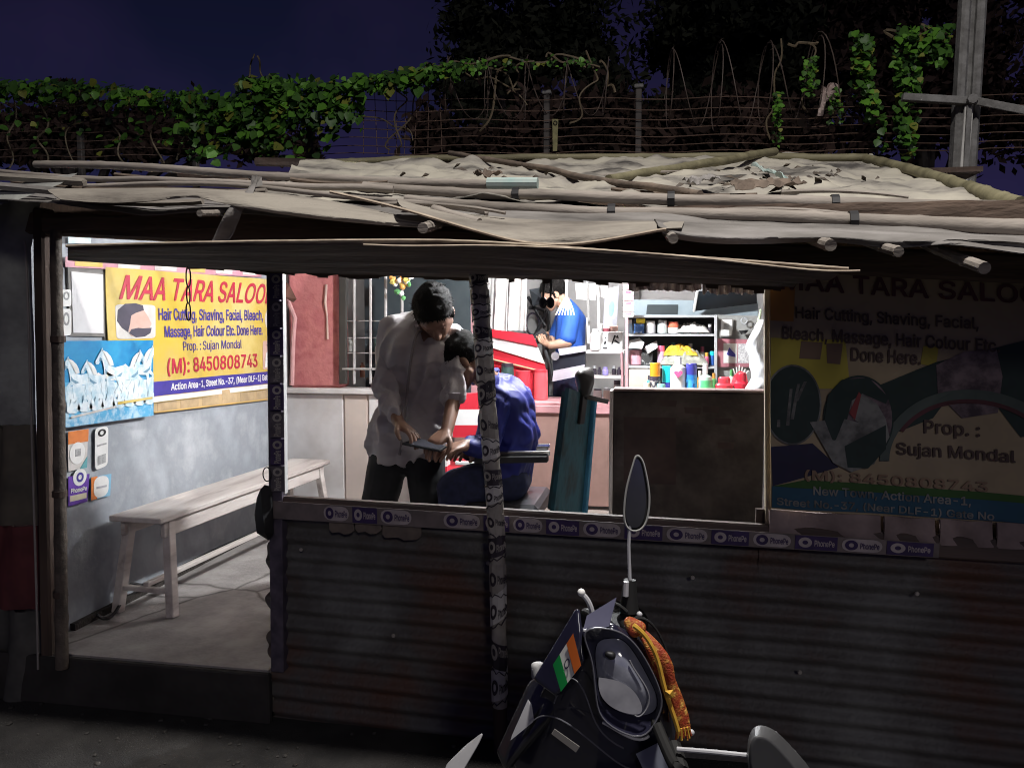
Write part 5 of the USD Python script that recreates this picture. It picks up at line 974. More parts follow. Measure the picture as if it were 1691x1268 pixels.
# standing man
g = lambda x, y, Y: at_y(x, y, Y)
hc = g(718, 519, 3.46); HR = frame((.20, -.50, -.84), (.05, -.84, .5))
nb, sR, sL = g(703, 536, 3.60), g(652, 543, 3.60), g(748, 556, 3.58)
eR, wR = g(634, 640, 3.50), g(659, 700, 3.34); eL, wL = g(752, 646, 3.48), g(738, 712, 3.32)
chs, bel, pel = g(694, 585, 3.57), g(684, 670, 3.66), g(672, 738, 3.72)
hpR, hpL = g(644, 752, 3.72), g(702, 756, 3.72); kR, kL = g(622, 850, 3.68), g(708, 856, 3.70); aR, aL = A([*g(606, 985, 3.74)[:2], .29]), A([*g(716, 990, 3.78)[:2], .29])
X_ = A([1., 0, 0])
body = head_parts(hc, HR, 1.02) + chain([hc-HR@A([0, .015, .03]), nb], [.055, .062]) + [m3.Manifold.batch_hull([sph(nb, .06), sph(sR+A([.03, 0, -.015]), .046), sph(sL-A([.03, 0, .015]), .046), sph(chs-X_*.065, .088), sph(chs+X_*.065, .088)]),
        m3.Manifold.batch_hull([sph(chs-X_*.065, .088), sph(chs+X_*.065, .088), sph(bel-X_*.045, .082), sph(bel+X_*.045, .082)]), m3.Manifold.batch_hull([sph(bel-X_*.045, .082), sph(bel+X_*.045, .082), sph(pel-X_*.06, .088), sph(pel+X_*.06, .088)])]
body += chain([sR, eR, wR], [.046, .038, .027]) + chain([sL, eL, wL], [.046, .038, .027]) + chain([pel-X_*.05, hpR, kR, aR], [.078, .078, .06, .042]) + chain([pel+X_*.05, hpL, kL, aL], [.078, .078, .06, .042])
hr = g(716, 738, 3.24)
body += hand(wR, hr-wR, (.2, -.3, -.8), (.4, -.8, .3), .55) + hand(wL, g(706, 741, 3.22)-wL, (-.2, -.2, -.9), (-.3, -.8, .3), .5)
for a_ in (aR, aL): body += [m3.Manifold.batch_hull([sph(a_+A([0, .02, -.045]), .04), sph(a_+A([0, -.15, -.06]), .026), sph(a_, .04)])]
man = Thing('person', 'man in a grey checked shirt and black trousers bending over the seated one', 'person', (hpR[0], hpR[1], .2))
bp_ = man.part('body', smooth(U(body), .014, 5), skin, smooth=True); lids(man, bp_, hc, HR, 1.02); man.part('hair', hair_mesh(hc, HR, 1.06, 1), hairm, smooth=True)
hem_ = g(652, 732, 3.70), g(706, 718, 3.68)
sh = [m3.Manifold.batch_hull([sph(nb+A([0, .01, -.01]), .07), sph(sR+A([.004, 0, -.012]), .060), sph(sL+A([-.004, 0, -.012]), .060), sph(chs-X_*.08, .108), sph(chs+X_*.085, .104)]),
      m3.Manifold.batch_hull([sph(chs-X_*.08, .108), sph(chs+X_*.085, .104), sph(bel-X_*.065, .104), sph(bel+X_*.06, .10)]),
      m3.Manifold.batch_hull([sph(bel-X_*.065, .104), sph(bel+X_*.06, .10), sph(hem_[0]-X_*.015, .124), sph(hem_[1]-X_*.01, .118)])]
sh += chain([sR, eR, eR*.25+wR*.75], [.058, .052, .043]) + chain([sL, eL, eL*.85+wL*.15], [.058, .053, .049])
shirt = cloth(sh, 3, .085, .010, 8.); sp_ = man.part('shirt', shirt, shirt_m, smooth=True)
man.part('collar', [tube([nb+A([-.055, .03, .035]), nb+A([-.05, -.045, .02]), nb+A([-.012, -.085, -.02])], [.014, .016, .012], 8), tube([nb+A([.06, .03, .035]), nb+A([.055, -.045, .02]), nb+A([.018, -.085, -.02])], [.014, .016, .012], 8)], shirt_m, parent=sp_)
man.part('placket', tube(spline([nb+A([.003, -.088, -.03]), chs+A([.0, -.135, 0]), bel+A([0, -.135, 0]), pel+A([0, -.118, -.02])], 16), .007, 6), mat('shirt_placket', (.25, .22, .22)), parent=sp_)
man.part('cuff', tube([eL*.86+wL*.14-A([0, 0, .012]), eL*.86+wL*.14+A([0, 0, .02])], .054, 14), shirt_m, parent=sp_); man.part('trousers', cloth([m3.Manifold.batch_hull([sph(pel-X_*.065, .095), sph(pel+X_*.065, .095), sph(hpR, .098), sph(hpL, .098)])] + chain([hpR, kR, aR+A([0, 0, .05])], [.098, .085, .07]) + chain([hpL, kL, aL+A([0, 0, .05])], [.098, .085, .07]), 8, .018, .022), trous_m, smooth=True)
for a_ in (aR, aL): man.part('shoe', smooth(m3.Manifold.batch_hull([sph(a_+A([0, .03, -.04]), .048), sph(a_+A([0, -.16, -.058]), .034), sph(a_+A([0, 0, .01]), .046)]), .02, 3), black)
ph = Thing('mobile_phone', 'thin dark phone with a pale edge held between the two men', 'phone', g(700, 735, 3.22))
pq = [g(664, 733, 3.25), g(726, 745, 3.18), g(738, 738, 3.22), g(690, 724, 3.30)]
ph.part('body', hull([p+A([0, 0, dz]) for p in pq for dz in (-.004, .004)]), black); ph.part('screen', hull([(p*.9+sum(pq)/4*.1)+A([0, 0, dz]) for p in pq for dz in (.0045, .0055)]), mat('screen_glass', (.05, .05, .06), rough=.1))

# seated person in blue
hc2 = g(764, 598, 3.56); HR2 = frame((-.72, -.12, -.68), (-.55, -.05, .8))
nb2 = g(812, 632, 3.68); sN, sF = g(824, 660, 3.55), g(822, 650, 3.84); up2, mid2, pel2 = g(836, 668, 3.70), g(842, 722, 3.70), g(838, 790, 3.70)
eN, wN = g(803, 738, 3.45), g(768, 735, 3.36); eF, wF = g(800, 742, 3.92), g(768, 748, 3.66)
kN, kF = g(748, 806, 3.52), g(752, 800, 3.85); aN, aF = A([kN[0]+.02, kN[1], .30]), A([kF[0]+.02, kF[1], .30]); Yv = A([0, 1., 0])
b2 = head_parts(hc2, HR2, 1.0) + chain([hc2-HR2@A([0, .02, .03]), nb2], [.052, .062]) + [m3.Manifold.batch_hull([sph(nb2, .055), sph(sN, .05), sph(sF, .05), sph(up2-Yv*.07, .095), sph(up2+Yv*.07, .095)]),
      m3.Manifold.batch_hull([sph(up2-Yv*.07, .095), sph(up2+Yv*.07, .095), sph(mid2-Yv*.05, .08), sph(mid2+Yv*.05, .08)]), m3.Manifold.batch_hull([sph(mid2-Yv*.05, .08), sph(mid2+Yv*.05, .08), sph(pel2-Yv*.05, .078), sph(pel2+Yv*.05, .078)])]
b2 += chain([sN, eN, wN], [.052, .040, .028]) + chain([sF, eF, wF], [.052, .040, .028]) + chain([pel2-Yv*.06, kN, aN], [.075, .058, .042]) + chain([pel2+Yv*.06, kF, aF], [.075, .058, .042])
b2 += hand(wN, g(738, 742, 3.28)-wN, (-.2, -.1, -.9), (0, .8, .3), .5) + hand(wF, g(742, 742, 3.45)-wF, (-.1, .1, -.9), (0, -.8, .3), .5)
for a_ in (aN, aF): b2 += [m3.Manifold.batch_hull([sph(a_+A([.02, 0, -.05]), .038), sph(a_+A([-.15, 0, -.07]), .026), sph(a_, .04)])]
seat = Thing('person', 'person in blue jacket and jeans sitting in the teal chair, head bent low', 'person', (pel2[0], pel2[1], .2))
bp2 = seat.part('body', smooth(U(b2), .014, 5), skin, smooth=True); lids(seat, bp2, hc2, HR2); seat.part('hair', hair_mesh(hc2, HR2, 1.05, 4), hairm, smooth=True)
j = [m3.Manifold.batch_hull([sph(nb2+A([.01, 0, -.01]), .066), sph(sN, .068), sph(sF, .068), sph(up2-Yv*.08+A([.012, 0, 0]), .112), sph(up2+Yv*.08+A([.012, 0, 0]), .112)]), m3.Manifold.batch_hull([sph(up2-Yv*.08+A([.012, 0, 0]), .112), sph(up2+Yv*.08+A([.012, 0, 0]), .112), sph(mid2-Yv*.08+A([.01, 0, 0]), .116), sph(mid2+Yv*.08+A([.01, 0, 0]), .116)]),
     m3.Manifold.batch_hull([sph(mid2-Yv*.08+A([.01, 0, 0]), .116), sph(mid2+Yv*.08+A([.01, 0, 0]), .116), sph(pel2-Yv*.06+A([.0, 0, .01]), .100), sph(pel2+Yv*.06+A([.0, 0, .01]), .100)])] + chain([sN, eN, eN*.3+wN*.7], [.07, .056, .043]) + chain([sF, eF, eF*.3+wF*.7], [.07, .056, .043])
jp = seat.part('jacket', cloth(j, 12, .050, .011, 7.), blue_j, smooth=True)
ca = np.linspace(0, 2*math.pi, 16); seat.part('collar', tube([nb2+A([-.012, 0, .03])+A([.058*math.cos(k)-.02, .066*math.sin(k), .03*math.cos(k)]) for k in ca], .014, 8, caps=False), blue_j, parent=jp)
seat.part('trousers', cloth(chain([pel2-Yv*.07, kN, aN+A([0, 0, .05])], [.105, .078, .06]) + chain([pel2+Yv*.07, kF, aF+A([0, 0, .05])], [.105, .078, .06]) + [m3.Manifold.batch_hull([sph(pel2-Yv*.07, .11), sph(pel2+Yv*.07, .11)])], 15, .018), jean_m, smooth=True)
for a_ in (aN, aF): seat.part('shoe', smooth(m3.Manifold.batch_hull([sph(a_+A([.03, 0, -.05]), .046), sph(a_+A([-.16, 0, -.066]), .032), sph(a_, .045)]), .02, 3), black)

# barber looking at a phone
Yb_ = 6.05
hc3 = g(914, 487, Yb_); HR3 = frame((-.8, -.25, -.45), (-.4, -.1, .9)); nb3 = g(934, 503, Yb_); s3a, s3b = g(944, 521, Yb_-.10), g(934, 518, Yb_+.2)
c3, m3_, p3 = g(940, 530, Yb_+.04), g(941, 562, Yb_+.04), g(938, 600, Yb_+.04); e3a, w3a = g(936, 566, Yb_-.16), g(909, 570, Yb_-.2); e3b, w3b = g(916, 562, Yb_+.26), g(897, 561, Yb_+.05)
k3 = A([p3[0]-.02, Yb_, .66]); a3 = A([p3[0], Yb_, .28])
b3 = head_parts(hc3, HR3, .95)+chain([hc3-HR3@A([0, .02, .03]), nb3], [.05, .058])+[m3.Manifold.batch_hull([sph(nb3, .055), sph(s3a, .05), sph(s3b, .05), sph(c3-Yv*.07, .09), sph(c3+Yv*.07, .09)]), m3.Manifold.batch_hull([sph(c3-Yv*.07, .09), sph(c3+Yv*.07, .09), sph(m3_-Yv*.06, .09), sph(m3_+Yv*.06, .09), sph(p3-Yv*.06, .09), sph(p3+Yv*.06, .09)])]
b3 += chain([s3a, e3a, w3a], [.05, .042, .03])+chain([s3b, e3b, w3b], [.05, .042, .03])+chain([p3-Yv*.08, k3-Yv*.09, a3-Yv*.09], [.085, .06, .042])+chain([p3+Yv*.08, k3+Yv*.09, a3+Yv*.09], [.085, .06, .042])+hand(w3a, g(896, 564, Yb_-.12)-w3a, (-.3, .3, .6), (0, .2, .9), .5)+hand(w3b, g(893, 563, Yb_-.08)-w3b, (-.3, -.3, .6), (0, -.2, .9), .5)
for sy_ in (-1, 1): b3 += [m3.Manifold.batch_hull([sph(a3+A([.02, .09*sy_, -.045]), .036), sph(a3+A([-.15, .09*sy_, -.06]), .024)])]
brb = Thing('person', 'barber in a blue polo shirt standing in the inner room, looking at a phone', 'person', (p3[0], Yb_, .2))
bp3 = brb.part('body', smooth(U(b3), .016, 4), skin2, smooth=True); eyes(brb, bp3, hc3, HR3, .95); brb.part('hair', hair_mesh(hc3, HR3, .99, 8), hairm, smooth=True)
brb.part('shirt', cloth([m3.Manifold.batch_hull([sph(nb3+A([.01, 0, -.015]), .062), sph(s3a, .064), sph(s3b, .064), sph(c3-Yv*.08+A([.015, 0, 0]), .105), sph(c3+Yv*.08+A([.015, 0, 0]), .105)]), m3.Manifold.batch_hull([sph(c3-Yv*.08+A([.015, 0, 0]), .105), sph(c3+Yv*.08+A([.015, 0, 0]), .105), sph(p3-Yv*.07+A([.01, 0, 0]), .106), sph(p3+Yv*.07+A([.01, 0, 0]), .106)])]+chain([s3a, s3a*.2+e3a*.8], [.066, .066])+chain([s3b, s3b*.2+e3b*.8], [.066, .062]), 21, .016, .02), polo_m, smooth=True)
brb.part('trousers', cloth(chain([p3-Yv*.08, k3-Yv*.09, a3-Yv*.09+A([0, 0, .05])], [.1, .08, .065])+chain([p3+Yv*.08, k3+Yv*.09, a3+Yv*.09+A([0, 0, .05])], [.1, .08, .065])+[m3.Manifold.batch_hull([sph(p3-Yv*.08, .102), sph(p3+Yv*.08, .102)])], 25, .015), jean_m, smooth=True)
for sy_ in (-1, 1): brb.part('shoe', smooth(m3.Manifold.batch_hull([sph(a3+A([.03, .09*sy_, -.042]), .044), sph(a3+A([-.16, .09*sy_, -.058]), .03)]), .02, 3), black)
q_ = (w3a+w3b)/2+A([-.07, 0, .035]); solo('mobile_phone', box(q_, (.012, .075, .15), frame((-.6, 0, .8), (.8, 0, .6)), .003), black, 'black phone in the hands of the barber in blue', 'phone')

# ------------------------------------------------------------------ chairs
tl_m = mat('teal_painted_wood', (.012, .045, .06), (.018, .085, .11), c3=(.010, .02, .025), scale=13, rough=.5, lo=.34, hi=.66, stretch=(1, 1, .35), detail=10, bump=.3); chrome = mat('chrome', (.75, .75, .76), (.65, .65, .66), rough=.18, metal=1.)
tc = Thing('barber_chair', 'teal barber chair with a carved dark headrest carrying the person in blue', 'chair', (g(850, 800, 3.7)[0], 3.7, .2))
bq = [g(940, 641, 3.52), g(979, 656, 3.70), g(962, 856, 3.72), g(914, 850, 3.54)]
nq = unit(np.cross(bq[1]-bq[0], bq[3]-bq[0])); nq = nq if nq[0] < 0 else -nq
def slab(qs, n_, th, bul=0.): return hull([p+n_*k for p in qs for k in (0, th)])
tc.part('backrest', slab(bq, nq, .022), tl_m)
tc.part('back_pad', slab([(p*.94+sum(bq)/4*.06)+nq*.022 for p in bq], nq, .02), mat('dark_teal_vinyl', (.012, .05, .06), rough=.4))
tc.part('edge_rail', beam(bq[1]-nq*.004, bq[2]-nq*.004, .022, .034, nq), mat('blue_teal_paint', (.03, .14, .24), (.05, .2, .3), scale=20))
hp_ = g(966, 628, 3.62)
tc.part('headrest', smooth(m3.Manifold.batch_hull([sph(hp_, .045), sph(hp_+A([.01, .03, .03]), .03), sph(hp_+A([-.015, -.03, .02]), .03), sph(hp_+A([0, 0, -.05]), .03)]), .012, 3), mat('carved_dark_wood', (.025, .02, .02), (.012, .01, .01), rough=.4))
tc.part('headrest_stem', beam(hp_-A([0, 0, .03]), g(958, 700, 3.62), .04, .022, nq), '/World/Looks/carved_dark_wood')
tc.part('headrest_bracket', beam(g(966, 655, 3.62), g(1003, 663, 3.68), .03, .022), '/World/Looks/carved_dark_wood'); tc.part('headrest_bracket', beam(g(962, 640, 3.62), g(948, 660, 3.6), .016, .012), '/World/Looks/carved_dark_wood')
tc.part('seat', box((g(822, 812, 3.7)[0], 3.7, .665), (.46, .46, .09), None, .02), mat('dark_vinyl', (.02, .02, .025), rough=.4))
for Y_, y0, nm in ((3.46, 748, 'near'), (3.98, 736, 'far')):
    tc.part('armrest_bar', tube([g(908, y0, Y_), g(790, y0+2, Y_)], .012, 8), chrome); tc.part('armrest_pad', beam(g(905, y0+9, Y_), g(785, y0+11, Y_), .05, .03), black)
    tc.part('arm_post', tube([g(800, y0+10, Y_), g(806, 815, Y_)], .012, 8), chrome)
xx = g(822, 812, 3.7)[0]; tc.part('pedestal', lathe((xx, 3.7, .2), [(0, 0), (.22, 0), (.22, .02), (.06, .05), (.05, .42), (.12, .425), (0, .43)], 20), chrome); tc.part('footrest', beam((xx-.42, 3.52, .32), (xx-.42, 3.88, .32), .09, .02), chrome); tc.part('footrest_arm', beam((xx-.2, 3.7, .6), (xx-.42, 3.7, .32), .03, .03), chrome)
# red and white chairs
rv, wv = mat('red_vinyl', (.60, .03, .05), (.52, .025, .04), rough=.35), mat('white_vinyl', (.78, .77, .76), (.7, .69, .68), rough=.35)
rc = Thing('barber_chair', 'red barber chair with a slanted white striped backrest in the inner room beside the towels', 'chair', (g(850, 590, 5.75)[0], 5.75, .2))
bands = [((808, 543), (880, 553), (888, 572), (808, 556), rv), ((808, 556), (888, 572), (900, 601), (808, 573), wv), ((808, 573), (900, 601), (901, 613), (808, 592), rv), ((808, 593), (896, 613), (890, 660), (812, 660), rv)]
for i, (a_, b_, c_, d_, m_) in enumerate(bands):
    qs = [g(*a_, 5.72), g(*b_, 5.60), g(*c_, 5.57), g(*d_, 5.69)]; nn = A([.12, -1, .1]); nn = unit(nn); tc_ = rc.part(['top_band', 'white_band', 'red_band', 'lower_shell'][i], slab(qs, -nn, .09 if i < 3 else .05), m_)
rc.part('piping', tube([g(808, 592, 5.67), g(898, 614, 5.56)], .006, 6), mat('tan_piping', (.7, .5, .3)))
xx = g(850, 640, 5.9)[0]; rc.part('seat', box((xx, 6.0, .72), (.5, .5, .12), None, .03), rv); rc.part('pedestal', lathe((xx, 6.0, .2), [(0, 0), (.24, 0), (.24, .02), (.06, .05), (.05, .4), (.12, .45), (0, .46)], 20), chrome)
kc = Thing('barber_chair', 'black barber chair with pale padded arm in front of the barber in the inner room', 'chair', (g(940, 610, 5.8)[0], 5.8, .2))
kc.part('backrest', slab([g(912, 588, 5.72), g(966, 580, 5.72), g(966, 606, 5.72), g(914, 616, 5.72)], A([0, 1., 0]), .07), mat('black_vinyl', (.015, .017, .03), rough=.35))
kc.part('arm_pad', hull([g(x, y, Y) for x, y, Y in ((922, 576, 5.66), (968, 570, 5.66), (968, 580, 5.66), (924, 587, 5.66), (922, 576, 5.74), (968, 570, 5.74), (924, 587, 5.74))]), mat('silver_vinyl', (.55, .53, .58), (.45, .43, .5), rough=.25)); kc.part('arm_pad', hull([g(x, y, Y) for x, y, Y in ((914, 612, 5.64), (966, 602, 5.64), (962, 620, 5.64), (912, 630, 5.64), (914, 612, 5.72), (966, 602, 5.72), (912, 630, 5.72))]), '/World/Looks/silver_vinyl')
kc.part('frame', tube([g(900, 578, 5.68), g(908, 600, 5.68), g(912, 628, 5.68)], .012, 8), black); kc.part('hinge', lathe((0, 0, 0), [(0, -.01), (.03, -.01), (.03, .01), (0, .01)], 16).apply_transform(trimesh.transformations.rotation_matrix(math.pi/2, (1, 0, 0))).apply_translation(g(917, 588, 5.66)), chrome)
xx = g(940, 640, 5.8)[0]; kc.part('seat', box((xx, 5.86, .95), (.4, .3, .1), None, .02), '/World/Looks/black_vinyl'); kc.part('pedestal', lathe((xx, 5.86, .2), [(0, 0), (.16, 0), (.16, .02), (.05, .05), (.05, .7), (0, .7)], 20), chrome)
r2 = Thing('barber_chair', 'red and white striped barber chair standing between the two men in front', 'chair', (g(760, 720, 4.6)[0], 4.7, .2))
for i, (pts, m_) in enumerate(((((757, 652), (800, 648), (800, 676), (752, 676)), rv), (((752, 676), (800, 676), (800, 702), (749, 702)), wv), (((749, 702), (800, 702), (800, 722), (746, 722)), rv), (((721, 676), (733, 672), (735, 705), (724, 708)), rv), (((724, 708), (735, 705), (738, 770), (728, 772)), wv), (((728, 772), (738, 770), (740, 812), (728, 812)), rv))):
    r2.part('back_band' if i < 3 else 'side_band', slab([g(*p, 4.55) for p in pts], A([0, 1., 0]), .08), m_)
r2.part('seat', box((g(775, 800, 4.7)[0], 4.75, .62), (.44, .4, .1), None, .02), rv); r2.part('white_trim', beam(g(752, 764, 4.4), g(800, 766, 4.4), .02, .02), wv); r2.part('pedestal', lathe((g(775, 800, 4.7)[0], 4.75, .2), [(0, 0), (.2, 0), (.2, .02), (.05, .05), (.05, .37), (0, .37)], 20), chrome); r2.part('headrest', slab([g(745, 630, 4.55), g(757, 628, 4.55), (g(757, 652, 4.55)), g(744, 652, 4.55)], A([0, 1., 0]), .06), wv)

# ------------------------------------------------------------------ motorcycle
dkp = mat('black_gloss_paint', (.012, .012, .014), (.02, .02, .024), rough=.22, coat=1., bump=.06, bscale=200); navyp = mat('navy_fairing', (.022, .022, .04), (.014, .014, .028), rough=.22, coat=1., bump=.06, bscale=200); silv = mat('silver_plastic', (.52, .52, .54), (.42, .42, .44), rough=.35); smoke = mat('smoked_visor', (.10, .10, .15), (.07, .07, .11), rough=.22); rub = mat('black_rubber', (.012, .012, .012), rough=.7)
D0 = 1.5
dd_ = lambda x, y, k=0.: at_d(x, y, D0+k)
mc_ = Thing('motorcycle', 'black motorcycle parked before the corrugated wall, flag sticker beside its headlight', 'motorcycle', (*dd_(1030, 1150, .05)[:2], 0))
def lay(pts, k0, k1, shrink=.0, bulge=None):
    c = np.mean(pts, 0); a_ = [dd_(*p, k0 if np.ndim(k0) == 0 else k0[i]) for i, p in enumerate(pts)]; b_ = [dd_(*(c+(A(p)-c)*(1-shrink)), k1) for p in pts]; return hull(a_+b_)
def rndhull(pts, r=.012, edge=.009, it=14): return smooth(m3.Manifold.batch_hull([sph(p, r, 12) for p in pts]), edge, it)
cowl = [(985, 1060), (1010, 1040), (1042, 1058), (1070, 1092), (1096, 1150), (1098, 1195), (1108, 1230), (1104, 1290), (1000, 1300), (880, 1300), (850, 1240), (905, 1160), (935, 1110), (962, 1048)]
kk = [0, 0, .01, .02, .02, .02, .04, .05, .05, .08, .14, .10, .06, .02]
mc_.part('fairing', rndhull([dd_(*p, k+.03) for p, k in zip(cowl, kk)]+[dd_(*p, .24) for p in ((930, 1110), (1000, 1030), (1060, 1100), (1080, 1240), (900, 1240))], .014), navyp, smooth=50)
out = [(965, 1040), (1008, 1036), (1040, 1052), (1067, 1087), (1094, 1150), (1090, 1183), (1071, 1212), (1047, 1218), (997, 1191), (983, 1154), (978, 1107), (970, 1072)]
cx_, cy_ = 1030, 1125
out = [tuple(q) for q in cspline(out, 48)]
sc = lambda pts, s: [(cx_+(x-cx_)*s, cy_+(y-cy_)*s) for x, y in pts]
lens = [(987, 1062), (1008, 1054), (1026, 1056), (1047, 1078), (1072, 1122), (1085, 1154), (1080, 1173), (1056, 1181), (1030, 1177), (1010, 1167), (993, 1150), (987, 1119)]
lens = [tuple(q) for q in cspline(lens, 48)]
def ringloft(o1, k1, o2, k2, o3, k3):
    n = len(o1); V = [dd_(*p, k1) for p in o1]+[dd_(*p, k2) for p in o2]+[dd_(*p, k3) for p in o3]; F = []
    for L_ in range(2):
        for i in range(n): a_, b_ = L_*n+i, L_*n+(i+1) % n; F += [[a_, b_, b_+n], [a_, b_+n, a_+n]]
    return trimesh.Trimesh(V, F, process=False)
mc_.part('headlight_rim', ringloft(sc(out, 1.02), .03, sc(out, .97), -.012, lens, .01), navyp, smooth=50)
mc_.part('rim_highlight', tube([dd_(*p, -.0125) for p in sc(out, .965)]+[dd_(*sc(out, .965)[0], -.0125)], .0018, 6), mat('highlight_grey', (.12, .12, .14), rough=.3))  # grey tube draws the highlight round the headlight rim
n = 9; LV = [dd_(1034, 1118, -.012)]; LF = []
for k in range(1, 6):
    for p in lens: q = (1034+(p[0]-1034)*k/5, 1118+(p[1]-1118)*k/5); LV.append(dd_(*q, -.012+.02*(k/5)**2.5))
N_ = len(lens)
for i in range(N_): LF.append([0, 1+i, 1+(i+1) % N_])
for k in range(4):
    for i in range(N_): a_, b_ = 1+k*N_+i, 1+k*N_+(i+1) % N_; LF += [[a_, a_+N_, b_+N_], [a_, b_+N_, b_]]
lensm = mat('headlight_glass', (.30, .31, .36), (.20, .21, .26), rough=.12, scale=25, spec=.8, coat=.6)
lp = mc_.part('headlight', trimesh.Trimesh(LV, LF, process=False), lensm, smooth=60)
mc_.part('reflector_bulb', smooth(m3.Manifold.batch_hull([sph(dd_(1004, 1080, -.012), .006), sph(dd_(1010, 1082, -.012), .008)]), .006, 2), black, parent=lp)
rp_ = spline([(989, 1118), (1020, 1124), (1046, 1140), (1060, 1166), (1052, 1179), (1022, 1173), (1000, 1158), (990, 1140), (989, 1118)], 33)[:-1]
mc_.part('painted_reflection', hull([dd_(*p, k) for p in rp_ for k in (-.0135, -.0125)]), mat('reflection_grey', (.42, .42, .45), (.24, .24, .27), rough=.3, scale=14), parent=lp)  # pale patch paints a reflection on the lower lens
mc_.part('inner_rim', tube(spline([dd_(x, y, -.0125) for x, y in ((1040, 1090), (1058, 1120), (1072, 1150), (1064, 1176), (1048, 1180))], 20), .0016, 6), mat('rim_grey', (.25, .25, .27), rough=.3), parent=lp)
vis = [(887, 1120), (953, 1010), (962, 1088), (918, 1143)]
mc_.part('side_cowl', rndhull([dd_(*p, k+.006) for p, k in zip(vis, (.07, .04, .012, .03))]+[dd_(*p, k+.05) for p, k in zip(vis, (.07, .04, .012, .03))], .006, .006, 4), navyp, smooth=50)
Qfl = Quad(dd_(913, 1097, .0335), dd_(946, 1046, .018), dd_(959, 1098, .012), dd_(926, 1141, .022))
fo, fw_, fg = mat('flag_orange', (.75, .17, .03), rough=.4), mat('flag_white', (.78, .77, .74), rough=.4), mat('flag_green', (.01, .28, .06), rough=.4)
fl_n = [fg, fw_, fo]
Qfl.n = unit(CAM-Qfl.c[0]); Qfl.c = [c_+Qfl.n*.016 for c_ in Qfl.c]
fs = mc_.part('flag_sticker', Qfl.poly(sbox(0, 0, 1, 1), .004, .002), fw_)
mc_.part('green_stripe', Qfl.poly(sbox(0, 0, .33, 1), .009, .001), fg, parent=fs); mc_.part('orange_stripe', Qfl.poly(sbox(.67, 0, 1, 1), .009, .001), fo, parent=fs)
wh = mc_.part('wheel_emblem', Qfl.poly(ell(.5, .5, .13, .13).difference(ell(.5, .5, .09, .09)), .010, .0008), on, parent=fs)
visor = [(963, 1040), (969, 1016), (1018, 986), (1006, 1034)]
mc_.part('visor', hull([dd_(*p, k) for p, k in zip(visor, (.02, .05, .06, .01))]+[dd_(*p, k+.012) for p, k in zip(visor, (.02, .05, .06, .01))]), smoke)
mc_.part('visor_trim', tube([dd_(964, 1041, .012), dd_(985, 1037, .008)], .003, 6), silv)
mc_.part('side_panel', rndhull([dd_(x, y, k) for x, y, k in ((912, 1112, .12), (925, 1150, .08), (905, 1185, .08), (838, 1262, .12), (828, 1240, .16), (880, 1130, .16))], .01), dkp, smooth=50)
mc_.part('side_trim', hull([dd_(x, y, k) for x, y, k in ((872, 1154, .10), (878, 1162, .10), (862, 1192, .095), (843, 1222, .10), (846, 1212, .11), (860, 1185, .11), (882, 1190, .09))]), silv); mc_.part('left_grip_guard', smooth(m3.Manifold.batch_hull([sph(dd_(884, 1100, .2), .010), sph(dd_(885, 1116, .2), .010), sph(dd_(892, 1098, .22), .008)]), .01, 3), mat('pale_grip', (.5, .5, .5)))
Qbd = Quad(dd_(916, 1203, .0), dd_(957, 1232, .0), dd_(951, 1241, .0), dd_(911, 1211, .0)); Qbd.n = unit(CAM-Qbd.c[0]); bdp = mc_.part('badge', Qbd.panel(.004), mat('badge_grey', (.18, .17, .16)))
mc_.part('beak', hull([dd_(x, y, k) for x, y, k in ((1050, 1244, .02), (1106, 1216, .03), (1102, 1290, .03), (1072, 1290, .02), (1106, 1250, .08))]), mat('pale_blue_panel', (.30, .32, .38), (.22, .24, .3), rough=.25)); mc_.part('lip_highlight', tube(spline([dd_(x, y, k) for x, y, k in ((995, 1192, .0), (1020, 1206, -.006), (1048, 1219, -.008), (1072, 1214, -.004))], 14), .003, 6), silv)  # silver tube draws a highlight along the lower edge
mc_.part('front_blade', rndhull([dd_(x, y, k) for x, y, k in ((795, 1213, .06), (788, 1228, .05), (752, 1290, .02), (730, 1290, .03), (740, 1262, .05), (770, 1232, .07), (765, 1262, .09))], .003, .006, 3), mat('dull_silver', (.34, .34, .35), (.26, .26, .27), rough=.4), smooth=50)
for q_ in (((915, 1160, .055), (945, 1120, .02), (968, 1150, .0), (985, 1195, -.004), (1030, 1235, .0)), ((880, 1190, .07), (930, 1190, .03), (990, 1235, .0), (1040, 1268, .01))): mc_.part('highlight_line', tube(spline([dd_(*p) for p in q_], 20), .0016, 6), '/World/Looks/highlight_grey')  # pale tubes draw highlight lines on the fairing
for q_ in (((1036, 1010, .10), (1000, 1000, .12), (975, 1040, .14), (940, 1090, .16)), ((1050, 1020, .08), (1090, 1050, .09), (1112, 1130, .09), (1112, 1230, .05))): mc_.part('cable', tube(spline([dd_(*p) for p in q_], 20), .0032, 6), rub)
